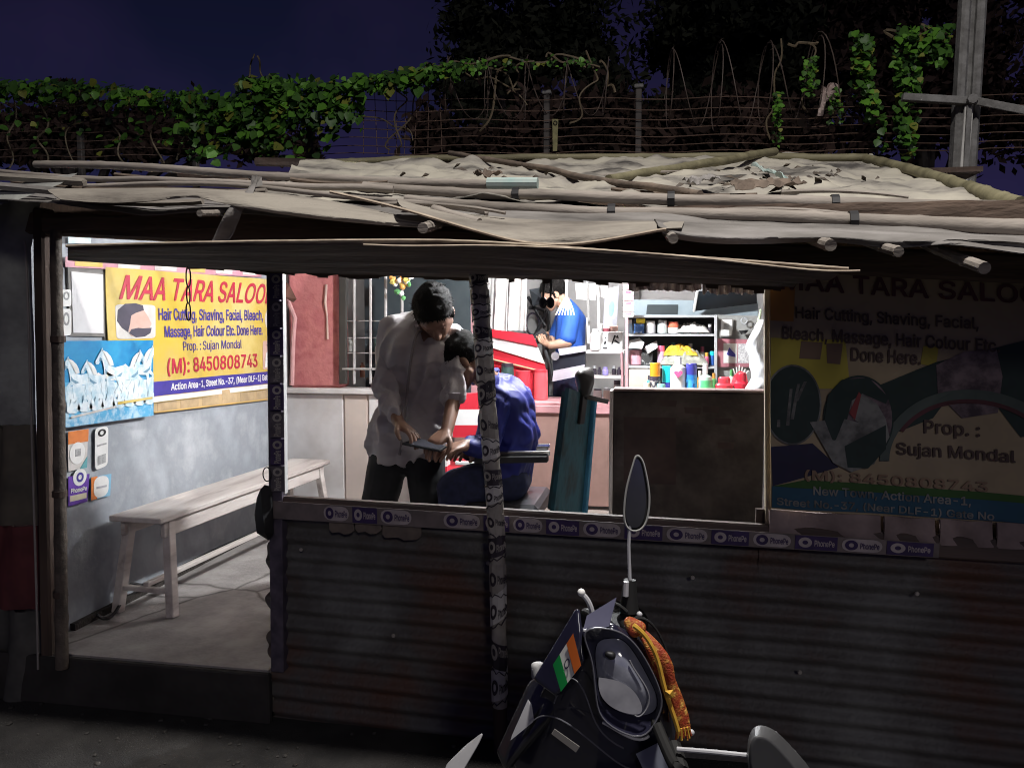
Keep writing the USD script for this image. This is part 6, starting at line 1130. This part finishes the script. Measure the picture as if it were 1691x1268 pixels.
# handlebar, lever, mirrors
hb0, hb1 = dd_(966, 1012, .32), dd_(1120, 1262, -.12)
mc_.part('handlebar', tube(spline([hb0, dd_(1000, 1040, .24), dd_(1050, 1120, .12), dd_(1096, 1225, -.05), hb1], 24), .011, 10), rub)
mc_.part('lever', tube(spline([dd_(978, 1012, .2), dd_(972, 994, .2), dd_(962, 981, .2)], 8), [.006]*8, 8), silv); mc_.part('lever_ball', trimesh.creation.icosphere(2, .0085).apply_translation(dd_(960, 978, .2)), white)
mc_.part('mirror_clamp', tube([dd_(1039, 1010, .12), dd_(1039, 988, .12), dd_(1040, 957, .12)], [.020, .017, .013], 12), rub); mc_.part('clamp_block', smooth(m3.Manifold.batch_hull([sph(dd_(1030, 1022, .12), .014), sph(dd_(1050, 1018, .12), .014), sph(dd_(1038, 1036, .10), .014)]), .01, 2), rub)
mc_.part('clamp_collar', tube([dd_(1033, 984, .105), dd_(1034, 960, .105)], .006, 8), silv)
mc_.part('mirror_stem', tube([dd_(1040, 960, .12), dd_(1038, 900, .12), dd_(1040, 868, .12)], .0038, 8), silv)
def mirror(outl, k, th, m_back, n_shift):
    c = np.mean(outl, 0); outl = cspline(list(outl), 30); fr = [dd_(*(c+(A(p)-c)*.94), k+.004*np.sign(th)) for p in outl]; bk = [dd_(*(c+(A(p)-c)*.66+n_shift), k+th) for p in outl]; return rndhull(fr+bk, .004, .007, 4)
m1 = [(1052, 752), (1046, 765), (1036, 800), (1031, 835), (1033, 865), (1044, 876), (1060, 872), (1070, 850), (1072, 815), (1066, 778), (1059, 757)]
mm = mc_.part('mirror_shell', mirror(m1, .12, .05, rub, A([6, 0])), rub); mc_.part('mirror_glass', hull([dd_(*p, k) for p in [(1050+(x-1050)*.80-1, 815+(y-815)*.92) for x, y in cspline(m1, 30)] for k in (.1165, .119)]), mat('mirror_glass', (.32, .33, .34), (.22, .22, .23), rough=.15, metal=.9), parent=mm); mc_.part('mirror_edge', tube([dd_(*p, .118) for p in list(cspline(m1, 40))+[m1[0]]], .0022, 6), mat('mirror_edge_grey', (.4, .4, .38)), parent=mm)
mc_.part('mirror_stem', tube([dd_(1118, 1236, -.1), dd_(1180, 1241, -.12), dd_(1238, 1247, -.14)], .0042, 8), silv); mc_.part('grip', tube([dd_(1112, 1232, -.06), dd_(1126, 1275, -.12)], .015, 10), rub)
m2 = [(1238, 1214), (1248, 1199), (1262, 1199), (1280, 1208), (1312, 1240), (1342, 1278), (1346, 1310), (1300, 1330), (1250, 1300), (1236, 1262)]
mm = mc_.part('mirror_shell', mirror(m2, -.14, -.04, rub, A([-10, 0])), mat('grey_mirror_shell', (.07, .07, .072), (.05, .05, .052), rough=.5)); mc_.part('mirror_edge', tube([dd_(*p, -.142) for p in ((1280, 1209), (1312, 1241), (1342, 1279), (1346, 1308))], .003, 6), silv, parent=mm)
mc_.part('ball_bolt', trimesh.creation.icosphere(1, .006).apply_translation(dd_(1056, 1014, .09)), silv)
# running gear below the frame
hd = unit(A([.055, -1, 0])); P0 = A([*dd_(1030, 1150, .1)[:2], 0])
def wheel(c):
    R_ = np.stack([hd, np.cross([0, 0, 1.], hd), [0, 0, 1.]], 1); a_ = np.linspace(0, 2*math.pi, 37); C_ = lambda r: [c+R_@A([r*math.cos(k), 0, r*math.sin(k)]) for k in a_]
    ty = mc_.part('tyre', tube(C_(.255), .045, 10, caps=False), rub); mc_.part('rim', tube(C_(.215), .014, 8, caps=False), silv, parent=ty)
    for k in range(5): mc_.part('spoke', tube([c, c+R_@A([.21*math.cos(k*1.2566), 0, .21*math.sin(k*1.2566)])], .012, 6), dkp, parent=ty)
    mc_.part('hub', tube([c-R_[:, 1]*.06, c+R_[:, 1]*.06], .03, 12), silv, parent=ty)
fwc = P0+hd*.16+A([0, 0, .30]); rwc = P0-hd*.98+A([0, 0, .30]); wheel(fwc); wheel(rwc); sv = np.cross([0, 0, 1.], hd)
for s in (-1, 1): mc_.part('fork', tube([fwc+sv*.075*s, P0-hd*.03+sv*.075*s+A([0, 0, .72])], .018, 8), dkp)
mc_.part('mudguard', sheet(lambda u, v: fwc+(.31*np.cos(.2+u*2.3))[..., None]*hd+(.31*np.sin(.2+u*2.3))[..., None]*A([0, 0, 1.])+((v-.5)*.12)[..., None]*sv, 16, 4, .004), dkp)
mc_.part('tank', smooth(m3.Manifold.batch_hull([sph(P0-hd*.28+A([0, 0, .62]), .10), sph(P0-hd*.55+A([0, 0, .60]), .085), sph(P0-hd*.3+sv*.08+A([0, 0, .58]), .07), sph(P0-hd*.3-sv*.08+A([0, 0, .58]), .07)]), .03, 3), dkp, smooth=True)
mc_.part('saddle', smooth(m3.Manifold.batch_hull([sph(P0-hd*.6+A([0, 0, .56]), .06), sph(P0-hd*.98+sv*.05+A([0, 0, .55]), .05), sph(P0-hd*.98-sv*.05+A([0, 0, .55]), .05)]), .03, 3), rub, smooth=True)
mc_.part('engine', box(P0-hd*.45+A([0, 0, .36]), (.3, .2, .26), np.stack([hd, sv, [0, 0, 1.]], 1), .03), dkp); mc_.part('frame_tube', tube([P0+A([0, 0, .7]), P0-hd*.3+A([0, 0, .25]), P0-hd*.7+A([0, 0, .25]), P0-hd*.9+A([0, 0, .58])], .018, 8), dkp); mc_.part('swing_arm', tube([P0-hd*.65+A([0, 0, .3]), rwc], .02, 8), dkp); mc_.part('exhaust', tube([P0-hd*.45-sv*.14+A([0, 0, .22]), P0-hd*1.0-sv*.15+A([0, 0, .34])], [.02, .045], 12), dkp); mc_.part('stand', tube([P0-hd*.55+sv*.05+A([0, 0, .25]), P0-hd*.62+sv*.22+A([0, 0, .008])], .009, 6), rub)
# scarf
scm = mat('red_gold_cloth', (.30, .04, .015), (.36, .09, .02), c3=(.62, .36, .08), scale=70, rough=.55, lo=.4, hi=.66, bump=.4)
gold = mat('gold_trim', (.70, .42, .06), (.55, .30, .04), rough=.35, scale=50)
sc_ = Thing('scarf', 'red and gold cloth tied to the motorcycle handlebar beside the headlight', 'scarf', dd_(1130, 1210, 0))
def scf(u, v):
    path = spline([dd_(*q) for q in ((1042, 1030, .05), (1066, 1052, .03), (1092, 1090, .02), (1106, 1130, .02), (1118, 1170, .02), (1130, 1208, .02))], 40); w = np.interp(np.linspace(0, 1, 40), [0, .12, .35, .6, .85, 1], [.008, .010, .017, .015, .015, .010])
    a_ = u*2*math.pi; i = (v*39).round().astype(int); r = w[i]*(1+.3*np.sin(a_*3+v*9)+.25*(meshkit.fbm(np.stack([np.cos(a_)*2, np.sin(a_)*2, v*7], -1), 3)-.5)); return path[i]+(np.cos(a_)*r)[..., None]*RT+(np.sin(a_)*r*.7)[..., None]*FW
sc_.part('cloth', sheet(scf, 36, 40, .001), scm); sc_.part('knot', smooth(m3.Manifold.batch_hull([sph(dd_(1040, 1028, .04), .012), sph(dd_(1056, 1036, .03), .013), sph(dd_(1048, 1042, .03), .012)]), .006, 2), scm)
sc_.part('gold_border', tube(spline([dd_(x, y, -.006) for x, y in ((1046, 1032), (1070, 1056), (1086, 1090), (1096, 1130), (1108, 1168), (1120, 1206))], 30), .005, 6), gold); sc_.part('gold_tassel', hull([dd_(x, y, k) for x, y, k in ((1098, 1140, -.012), (1112, 1138, -.012), (1112, 1152, -.012), (1100, 1152, -.012), (1106, 1146, -.022))]), gold)
sc_.part('bell', trimesh.creation.icosphere(1, .006).apply_translation(dd_(1142, 1209, .02)), silv)
for k in range(9): sc_.part('fringe', tube([dd_(1118+k*2.4, 1204-k*.6, .0), dd_(1116+k*3.2, 1222-(k % 3)*4, 0)], .0022, 5), [scm, gold][k % 2])

# ------------------------------------------------------------------ fence, razor wire, pole, vines, trees
conc = mat('old_concrete', (.19, .187, .184), (.11, .107, .104), scale=14, rough=.9, bump=.4); rust = mat('rusty_wire', (.20, .13, .10), (.11, .07, .05), rough=.7); FZ = 6.6
up_ = Thing('utility_pole', 'grey concrete utility pole with a cross arm behind the right end of the roof', 'pole', at_y(1588, 330, 5.6)*A([1, 1, 0]))
pb_, pt_ = at_y(1588, 300, 5.6), at_y(1606, 0, 5.6); dr = (pt_-pb_)/(pt_[2]-pb_[2]); pbot = pb_-dr*pb_[2]; ptop = pb_+dr*(6.4-pb_[2])
for sx_ in (-1, 1): up_.part('flange', beam(pbot+A([.045*sx_, 0, 0]), ptop+A([.045*sx_, 0, 0]), .11, .055, (1, 0, 0), .016), conc)
up_.part('web', beam(pbot+A([0, .02, 0]), ptop+A([0, .02, 0]), .05, .06, (1, 0, 0)), conc)
up_.part('cover_strip', beam(at_y(1590, 300, 5.51), at_y(1600, 175, 5.51), .022, .05, (1, 0, 0)), mat('pale_strip', (.55, .54, .52)))
up_.part('cross_arm', beam(at_y(1490, 161, 5.5), at_y(1606, 168, 5.5), .05, .045), conc); up_.part('cross_arm', beam(at_y(1606, 166, 5.5), at_y(1730, 190, 5.2), .05, .045), conc); up_.part('bolt', lathe((0, 0, 0), [(0, 0), (.03, 0), (.03, .03), (0, .03)], 8).apply_transform(trimesh.transformations.rotation_matrix(math.pi/2, (1, 0, 0))).apply_translation(at_y(1604, 165, 5.46)), conc); up_.part('brace', beam(at_y(1601, 172, 5.48), at_y(1594, 290, 5.5), .03, .02), conc)
fc = Thing('wire_fence', 'tall wire fence with concrete posts behind the shop roof', 'fence', (0, FZ, 0))
posts = [(-60, 150), (130, 150), (320, 150), (510, 150), (903, 158), (1055, 148), (1850, 150)]
for x, y in posts:
    tp_ = at_y(x, y, FZ); fc.part('post', beam((tp_[0], FZ, 0), tp_, .05, .05, (1, 0, 0), .006), mat('fence_post', (.07, .06, .055), (.04, .035, .033), scale=9) if x == -60 else '/World/Looks/fence_post')
    if x in (903, 1055): fc.part('post_cap', box(tp_+A([0, 0, .02]), (.075, .075, .03), None, .006), conc)
for i, y in enumerate((158, 176, 192, 206, 220, 234, 246)): 
    a_, b_ = at_y(-100, y+12, FZ-.05), at_y(1900, y-4, FZ-.05); fc.part('wire', tube([a_*(1-k)+b_*k-A([0, 0, .02*math.sin(k*31)**2]) for k in np.linspace(0, 1, 60)], .0035, 4), rust)
for i, x in enumerate(list(range(600, 740, 18))): fc.part('mesh_strand', tube([at_y(x, 140, FZ-.04), at_y(x+6*math.sin(i), 255, FZ-.04)], .003, 4), rust)
solo('boundary_wall', box((0, 6.95, 1.1), (14, .16, 2.2)), mat('boundary_brick', (.08, .05, .04), (.05, .035, .03), scale=6), 'dark boundary wall at the foot of the wire fence behind the shop', 'wall')
fp = Thing('fence_tag', 'small pale yellow tag hanging beside a fence post', 'tag', at_y(917, 245, FZ-.1)); fp.part('strip', hull([at_y(x, y, FZ-k) for x, y in ((912, 197), (922, 197), (920, 250), (913, 250)) for k in (.10, .12)]), mat('mossy_yellow', (.24, .22, .10), (.14, .13, .06), scale=30)); fp.part('eyelet', tube([at_y(917+3*math.cos(k), 203+3*math.sin(k), FZ-.13) for k in np.linspace(0, 6.28, 12)], .003, 5), iron)
def coil(x0, x1, ytop0, ytop1, h, turns, lab, seed):
    a_, b_ = at_y(x0, ytop0+h, FZ), at_y(x1, ytop1+h, FZ); n_ = turns*22; k = np.linspace(0, 1, n_); R_ = h*FZ*1.02/PF; th = k*turns*2*math.pi; g_ = np.random.default_rng(seed); rr = R_*(1+.25*(meshkit.fbm(np.stack([k*turns*.7, 0*k+seed, 0*k], 1), 2)-.5))
    p = a_*(1-k[:, None])+b_*k[:, None]+np.stack([.10*np.sin(th*.5+1), rr*.8*np.cos(th), rr*np.sin(th)], 1)
    t_ = Thing('razor_wire', lab, 'razor wire', at_y((x0+x1)/2, ytop0+2*h, FZ)); t_.part('coil', tube(p, .0042, 5), mat('razor_wire_steel', (.13, .10, .085), (.07, .05, .04), rough=.6, scale=12) if seed == 1 else '/World/Looks/razor_wire_steel')
    V, F = [], []
    for q in p[::4]:
        for s in range(2): d1 = unit(g_.standard_normal(3)); n0 = len(V); V += [q, q+d1*.03, q+unit(np.cross(d1, [.3, .5, .8]))*.008]; F.append([n0, n0+1, n0+2])
    t_.part('barbs', trimesh.Trimesh(V, F, process=False), '/World/Looks/razor_wire_steel', kind='stuff')
coil(720, 1010, 100, 98, 46, 9, 'coil of rusty razor wire on the fence behind the middle of the roof', 1); coil(1080, 1400, 88, 66, 62, 8, 'coil of razor wire on the fence between the trees at the right', 2)

lm = [mat('leaf_bright', (.15, .36, .04), (.09, .24, .028), rough=.45, scale=3, trans=.3), mat('leaf_mid', (.08, .19, .03), (.05, .13, .022), rough=.45, scale=3, trans=.3), mat('leaf_yellow', (.28, .30, .05), (.18, .20, .035), rough=.5, scale=3, trans=.3), mat('leaf_dark', (.03, .075, .018), (.022, .055, .014), rough=.5, scale=3, trans=.25)]
stem_m = mat('vine_stem', (.17, .13, .08), (.10, .08, .05), scale=20)
LEAF = A([[0, 0, 0], [-.42, .10, .02], [-.52, .42, .05], [-.28, .78, .03], [0, 1.05, -.06], [.28, .78, .03], [.52, .42, .05], [.42, .10, .02], [0, .45, -.04]]); LFC = A([[8, 0, 1], [8, 1, 2], [8, 2, 3], [8, 3, 4], [8, 4, 5], [8, 5, 6], [8, 6, 7], [8, 7, 0]])
LF2 = np.vstack([LFC])
def leaf(p, s, g_):
    f = unit(A([g_.normal(0, .5), -.5+g_.normal(0, .35), -.75+g_.normal(0, .45)])); nn = unit(A([g_.normal(0, .4), -1, .55+g_.normal(0, .4)])); r_ = unit(np.cross(f, nn)); nn = np.cross(r_, f)
    return p+s*(LEAF[:, :1]*r_+LEAF[:, 1:2]*f+LEAF[:, 2:]*nn)
def vine(lab, regions, nleaf, npart, s0, s1, stems, seed, Yv_=FZ):
    g_ = np.random.default_rng(seed); t_ = Thing('creeping_vine', lab, 'vine', at_y(regions[0][0], 260, Yv_)); ls = []
    w = A([q[-1] for q in regions], float); w /= w.sum()
    for _ in range(nleaf):
        x0, y0, x1, y1, dens = regions[g_.choice(len(regions), p=w)]; k = g_.random(); x = x0+(x1-x0)*k; yc = y0+(y1-y0)*k; hh = dens_h[(x0, y0)] if (x0, y0) in dens_h else 30
        y = yc+g_.beta(1.3, 2.2)*hh+g_.normal(0, 3); dz = -.05-.35*g_.random(); ls.append((at_y(x, y, Yv_+dz), s0+(s1-s0)*g_.random(), g_.random(), y-yc, hh, dz))
    ls.sort(key=lambda q: q[5]-q[1]*2)
    for i, (p, s, c, dy, hh, dz) in enumerate(ls[:npart]):
        m_ = lm[0] if c < .38 else lm[1] if c < .9 else lm[2]; t_.part('leaf', trimesh.Trimesh(leaf(p, s, g_), LF2, process=False), m_, smooth=True)
    for ci, (lo_, hi_) in enumerate(((0, .25), (.25, .6), (.6, .66), (.66, 1))):
        V, F = [], []
        for (p, s, c, dy, hh, dz) in ls[npart:]:
            if lo_ <= c < hi_: F.append(LF2+len(V)*9); V.append(leaf(p, s*.9, g_))
        if V: t_.part('foliage', trimesh.Trimesh(np.concatenate(V), np.concatenate(F), process=False), lm[ci], smooth=True, kind='stuff')
    for (pts) in stems: t_.part('stem', tube(spline([at_y(x, y, Yv_-.05-.1*g_.random()) for x, y in pts], 24), .006+.005*g_.random(), 5), stem_m)
dens_h = {}
def reg(x0, y0, x1, y1, h, d): dens_h[(x0, y0)] = h; return (x0, y0, x1, y1, d)
def wig(x0, y0, x1, y1, seed, n_=6, a_=9):
    g_ = np.random.default_rng(seed); return [(x0+(x1-x0)*k+g_.normal(0, a_), y0+(y1-y0)*k+g_.normal(0, a_*.6)) for k in np.linspace(0, 1, n_)]
vine('dense green creeper covering the fence top from the far left to the middle', [reg(-60, 128, 150, 135, 34, 5), reg(-60, 150, 330, 170, 95, 1.6), reg(150, 138, 300, 150, 36, 3), reg(300, 145, 400, 150, 120, 6), reg(395, 128, 470, 126, 140, 10), reg(470, 130, 600, 128, 90, 8), reg(430, 140, 560, 150, 120, 3), reg(590, 125, 700, 112, 36, 3.6), reg(690, 112, 760, 104, 22, 1.2)], 3200, 280, .022, .095,
     [wig(20, 140, 15, 275, 1), wig(60, 150, 70, 270, 2), wig(120, 160, 130, 270, 3), wig(185, 150, 215, 270, 4), wig(240, 155, 262, 272, 5), wig(300, 160, 290, 270, 6), wig(420, 90, 410, 130, 7, 5, 3), wig(430, 95, 440, 130, 8, 4, 3), wig(560, 180, 700, 225, 9), wig(250, 180, 520, 190, 10), wig(90, 205, 330, 190, 11), wig(655, 130, 660, 240, 12), wig(690, 120, 640, 250, 13), wig(0, 170, 260, 165, 14)], 31)
vine('yellowed bare creeper trailing over the razor wire behind the middle of the roof', [reg(700, 108, 800, 98, 22, 2), reg(800, 98, 985, 96, 18, 1)], 260, 40, .02, .05, [wig(690, 112, 850, 96, 20, 8, 6), wig(760, 100, 960, 98, 21, 8, 8), wig(800, 100, 868, 170, 22, 6, 6), wig(830, 110, 790, 220, 23), wig(870, 100, 840, 150, 24), wig(900, 95, 985, 112, 25, 7, 5), wig(985, 100, 940, 200, 26), wig(980, 98, 1020, 160, 27), wig(740, 110, 850, 150, 28)], 32)
vine('leafy creeper hanging in a column left of the utility pole', [reg(1410, 50, 1440, 60, 120, 5), reg(1478, 45, 1570, 42, 70, 6), reg(1475, 90, 1520, 100, 100, 4), reg(1425, 120, 1460, 180, 90, 2), reg(1478, 180, 1510, 200, 70, 2)], 900, 150, .03, .07, [wig(1420, 60, 1440, 210, 30), wig(1500, 50, 1490, 250, 31), wig(1560, 45, 1480, 60, 32)], 33)
vine('thin dry creeper strands hanging from the razor wire at the right', [reg(1278, 150, 1290, 150, 90, 3), reg(1325, 95, 1350, 95, 70, 3), reg(1365, 145, 1390, 150, 70, 2)], 240, 60, .02, .045, [wig(1300, 70, 1270, 230, 40), wig(1345, 70, 1340, 180, 41), wig(1300, 75, 1350, 72, 42, 5, 3)], 34)
solo('caught_rag', sheet(lambda u, v: A([[at_y(1358+26*a_-8*b_+4*math.sin(9*a_), 142+ (50-30*a_)*b_+5*math.sin(7*a_), 6.45+.03*math.sin(11*a_+5*b_)) for a_, b_ in zip(r, s_)] for r, s_ in zip(u, v)]), 14, 10, .003), mat('pale_rag', (.52, .42, .38), (.34, .26, .24), scale=25), 'pale torn rag caught in the wire fence at the right', 'rag')

bark = mat('tree_bark', (.06, .05, .04), (.035, .03, .025), scale=9, bump=.5); crown_m = mat('night_foliage', (.065, .07, .045), (.02, .024, .016), scale=1.6, rough=.9, spec=.05); crown_m2 = mat('night_foliage_brown', (.085, .055, .045), (.026, .02, .017), scale=1.6, rough=.9, spec=.05)
def tree(lab, Yt, blobs, n_, s, seed, m_=None, trunkx=None):
    g_ = np.random.default_rng(seed); b0 = at_y(trunkx, 250, Yt); t_ = Thing('tree', lab, 'tree', (b0[0], Yt, 0)); top = at_y(trunkx+20, min(b[1] for b in blobs)+30, Yt)
    t_.part('trunk', tube(spline([(b0[0], Yt, 0), (b0[0]+.1, Yt, b0[2]*.6), (b0[0]-.05, Yt, b0[2]), top], 16), np.linspace(.20, .04, 16), 9), bark)
    cs = []
    for (x, y, r, _) in blobs: c = at_y(x, y, Yt); cs.append((c, r*Yt*1.02/PF)); t_.part('limb', tube(spline([A([b0[0], Yt, b0[2]*.55]), (A([b0[0], Yt, b0[2]])+c)/2+A([0, 0, -.2]), c], 8), np.linspace(.08, .02, 8), 6), bark)
    w = A([c[1]**2 for c in cs]); w /= w.sum(); idx = g_.choice(len(cs), n_, p=w); C0 = A([cs[i][0] for i in idx]); R0 = A([cs[i][1] for i in idx]); d = g_.standard_normal((n_, 3)); d /= np.linalg.norm(d, axis=1, keepdims=True)
    p = C0+d*(R0*np.minimum(np.abs(g_.normal(.45, .38, n_)), 1.45))[:, None]; keep = meshkit.fbm(p*1.5+seed, 3) > .44; p = p[keep]; q = len(p)
    a_ = g_.standard_normal((q, 3)); a_ /= np.linalg.norm(a_, axis=1, keepdims=True); b_ = np.cross(a_, g_.standard_normal((q, 3))); b_ /= np.linalg.norm(b_, axis=1, keepdims=True); L_ = s*(.6+.8*g_.random(q))[:, None]
    V = np.stack([p-a_*L_, p+b_*L_*.45, p+a_*L_, p-b_*L_*.45], 1).reshape(-1, 3); k = np.arange(q)*4; F = np.vstack([np.stack([k, k+1, k+2], 1), np.stack([k, k+2, k+3], 1)])
    t_.part('crown', trimesh.Trimesh(V, F, process=False), m_ or crown_m)
tree('dark tree behind the fence, left of the gap of sky', 11.0, [(860, 40, 85, 0), (930, 60, 85, 0), (790, 40, 60, 0), (770, 130, 70, 0), (850, 140, 90, 0), (950, 150, 80, 0), (900, -40, 110, 0), (1010, 190, 60, 0)], 60000, .07, 1, trunkx=870)
tree('tallest dark tree behind the fence right of the sky gap', 12.5, [(1160, 30, 80, 0), (1250, -10, 120, 0), (1120, 110, 65, 0), (1250, 110, 110, 0), (1350, 40, 110, 0), (1130, 190, 60, 0), (1350, 150, 90, 0)], 70000, .075, 2, trunkx=1230)
tree('dark tree behind the utility pole at the right edge', 11.5, [(1450, 60, 75, 0), (1540, 130, 95, 0), (1650, 130, 110, 0), (1690, 40, 60, 0), (1560, -10, 45, 0), (1450, 170, 90, 0)], 60000, .07, 3, crown_m2, trunkx=1530)
tree('low dark bush behind the fence below the first tree', 9.0, [(720, 230, 50, 0), (800, 220, 60, 0), (900, 215, 60, 0), (1000, 215, 60, 0), (1100, 225, 55, 0), (1200, 220, 60, 0), (1300, 220, 60, 0)], 26000, .07, 4, crown_m2, trunkx=960)
tree('low dark bush behind the creeper at the far left', 9.0, [(-30, 215, 60, 0), (60, 220, 60, 0), (150, 215, 60, 0), (240, 225, 55, 0), (330, 220, 55, 0), (115, 140, 22, 0), (430, 240, 45, 0), (500, 248, 30, 0)], 22000, .07, 5, crown_m2, trunkx=120)

# ------------------------------------------------------------------ street lamp behind the camera
LP = A([.55, 1.15, 5.6])
sl_ = Thing('street_lamp', 'lit street lamp on a tall grey pole over the road beside the viewer', 'street lamp', (2.6, -.4, 0))
sl_.part('pole', tube([(2.6, -.4, 0), (2.6, -.4, 3), (2.58, -.39, 5.5)], [.07, .06, .045], 12), conc); sl_.part('arm', tube(spline([(2.58, -.39, 5.5), (2.2, -.1, 5.75), (1.4, .45, 5.78), tuple(LP+A([.1, -.06, .1]))], 14), .025, 8), conc)
sl_.part('head', hull([LP+A([x, y, z]) for x, y, z in ((-.26, -.16, .03), (.26, -.16, .03), (.26, .16, .03), (-.26, .16, .03), (-.18, -.1, .13), (.2, -.1, .13), (.2, .1, .13), (-.18, .1, .13))]), conc)
ld = UsdLux.DiskLight.Define(stage, sl_.path+'/lamp_light'); ld.CreateRadiusAttr(.14); ld.CreateIntensityAttr(STREET); ld.CreateColorAttr(Gf.Vec3f(1, .95, .90)); ld.AddTranslateOp().Set(Gf.Vec3d(*(LP-sl_.base+A([0, 0, .02])).tolist()))
sl_.part('lamp_glass', lathe(LP+A([0, 0, .024]), [(0, 0), (.15, 0), (.15, .006), (0, .006)], 24), white)

# ------------------------------------------------------------------ groups for things that repeat
GROUPS = {'thin_stick': 'thin sticks on the roof', 'bamboo_pole': 'bamboo poles laid on the roof', 'split_bamboo': 'split bamboo along the left eave', 'eave_hem': 'cloth hems along the eave', 'torn_scrap': 'scraps on the roof', 'torn_poster': 'torn paper under the sill',
 'payment_sticker': 'payment stickers on the side wall', 'white_sticker': 'white stickers on the side wall', 'bottle': 'bottles in the salon', 'jar': 'jars in the salon', 'pot': 'small pots on the bottle table', 'bucket': 'red buckets on the counter', 'towel': 'towels in the inner room',
 'paper_sheet': 'papers hanging over the white shelf', 'strap': 'straps hanging over the white shelf', 'person': 'people in the salon', 'barber_chair': 'barber chairs in the salon', 'mobile_phone': 'phones in hands', 'razor_wire': 'razor wire coils on the fence', 'creeping_vine': 'creepers on the fence', 'tree': 'dark trees behind the fence'}
for c_ in stage.GetPrimAtPath('/World').GetChildren():
    nm_ = c_.GetName(); nm_ = nm_[:-4] if nm_[-4:-3] == '_' and nm_[-3:].isdigit() else nm_
    if nm_ in GROUPS: c_.SetCustomDataByKey('group', GROUPS[nm_])
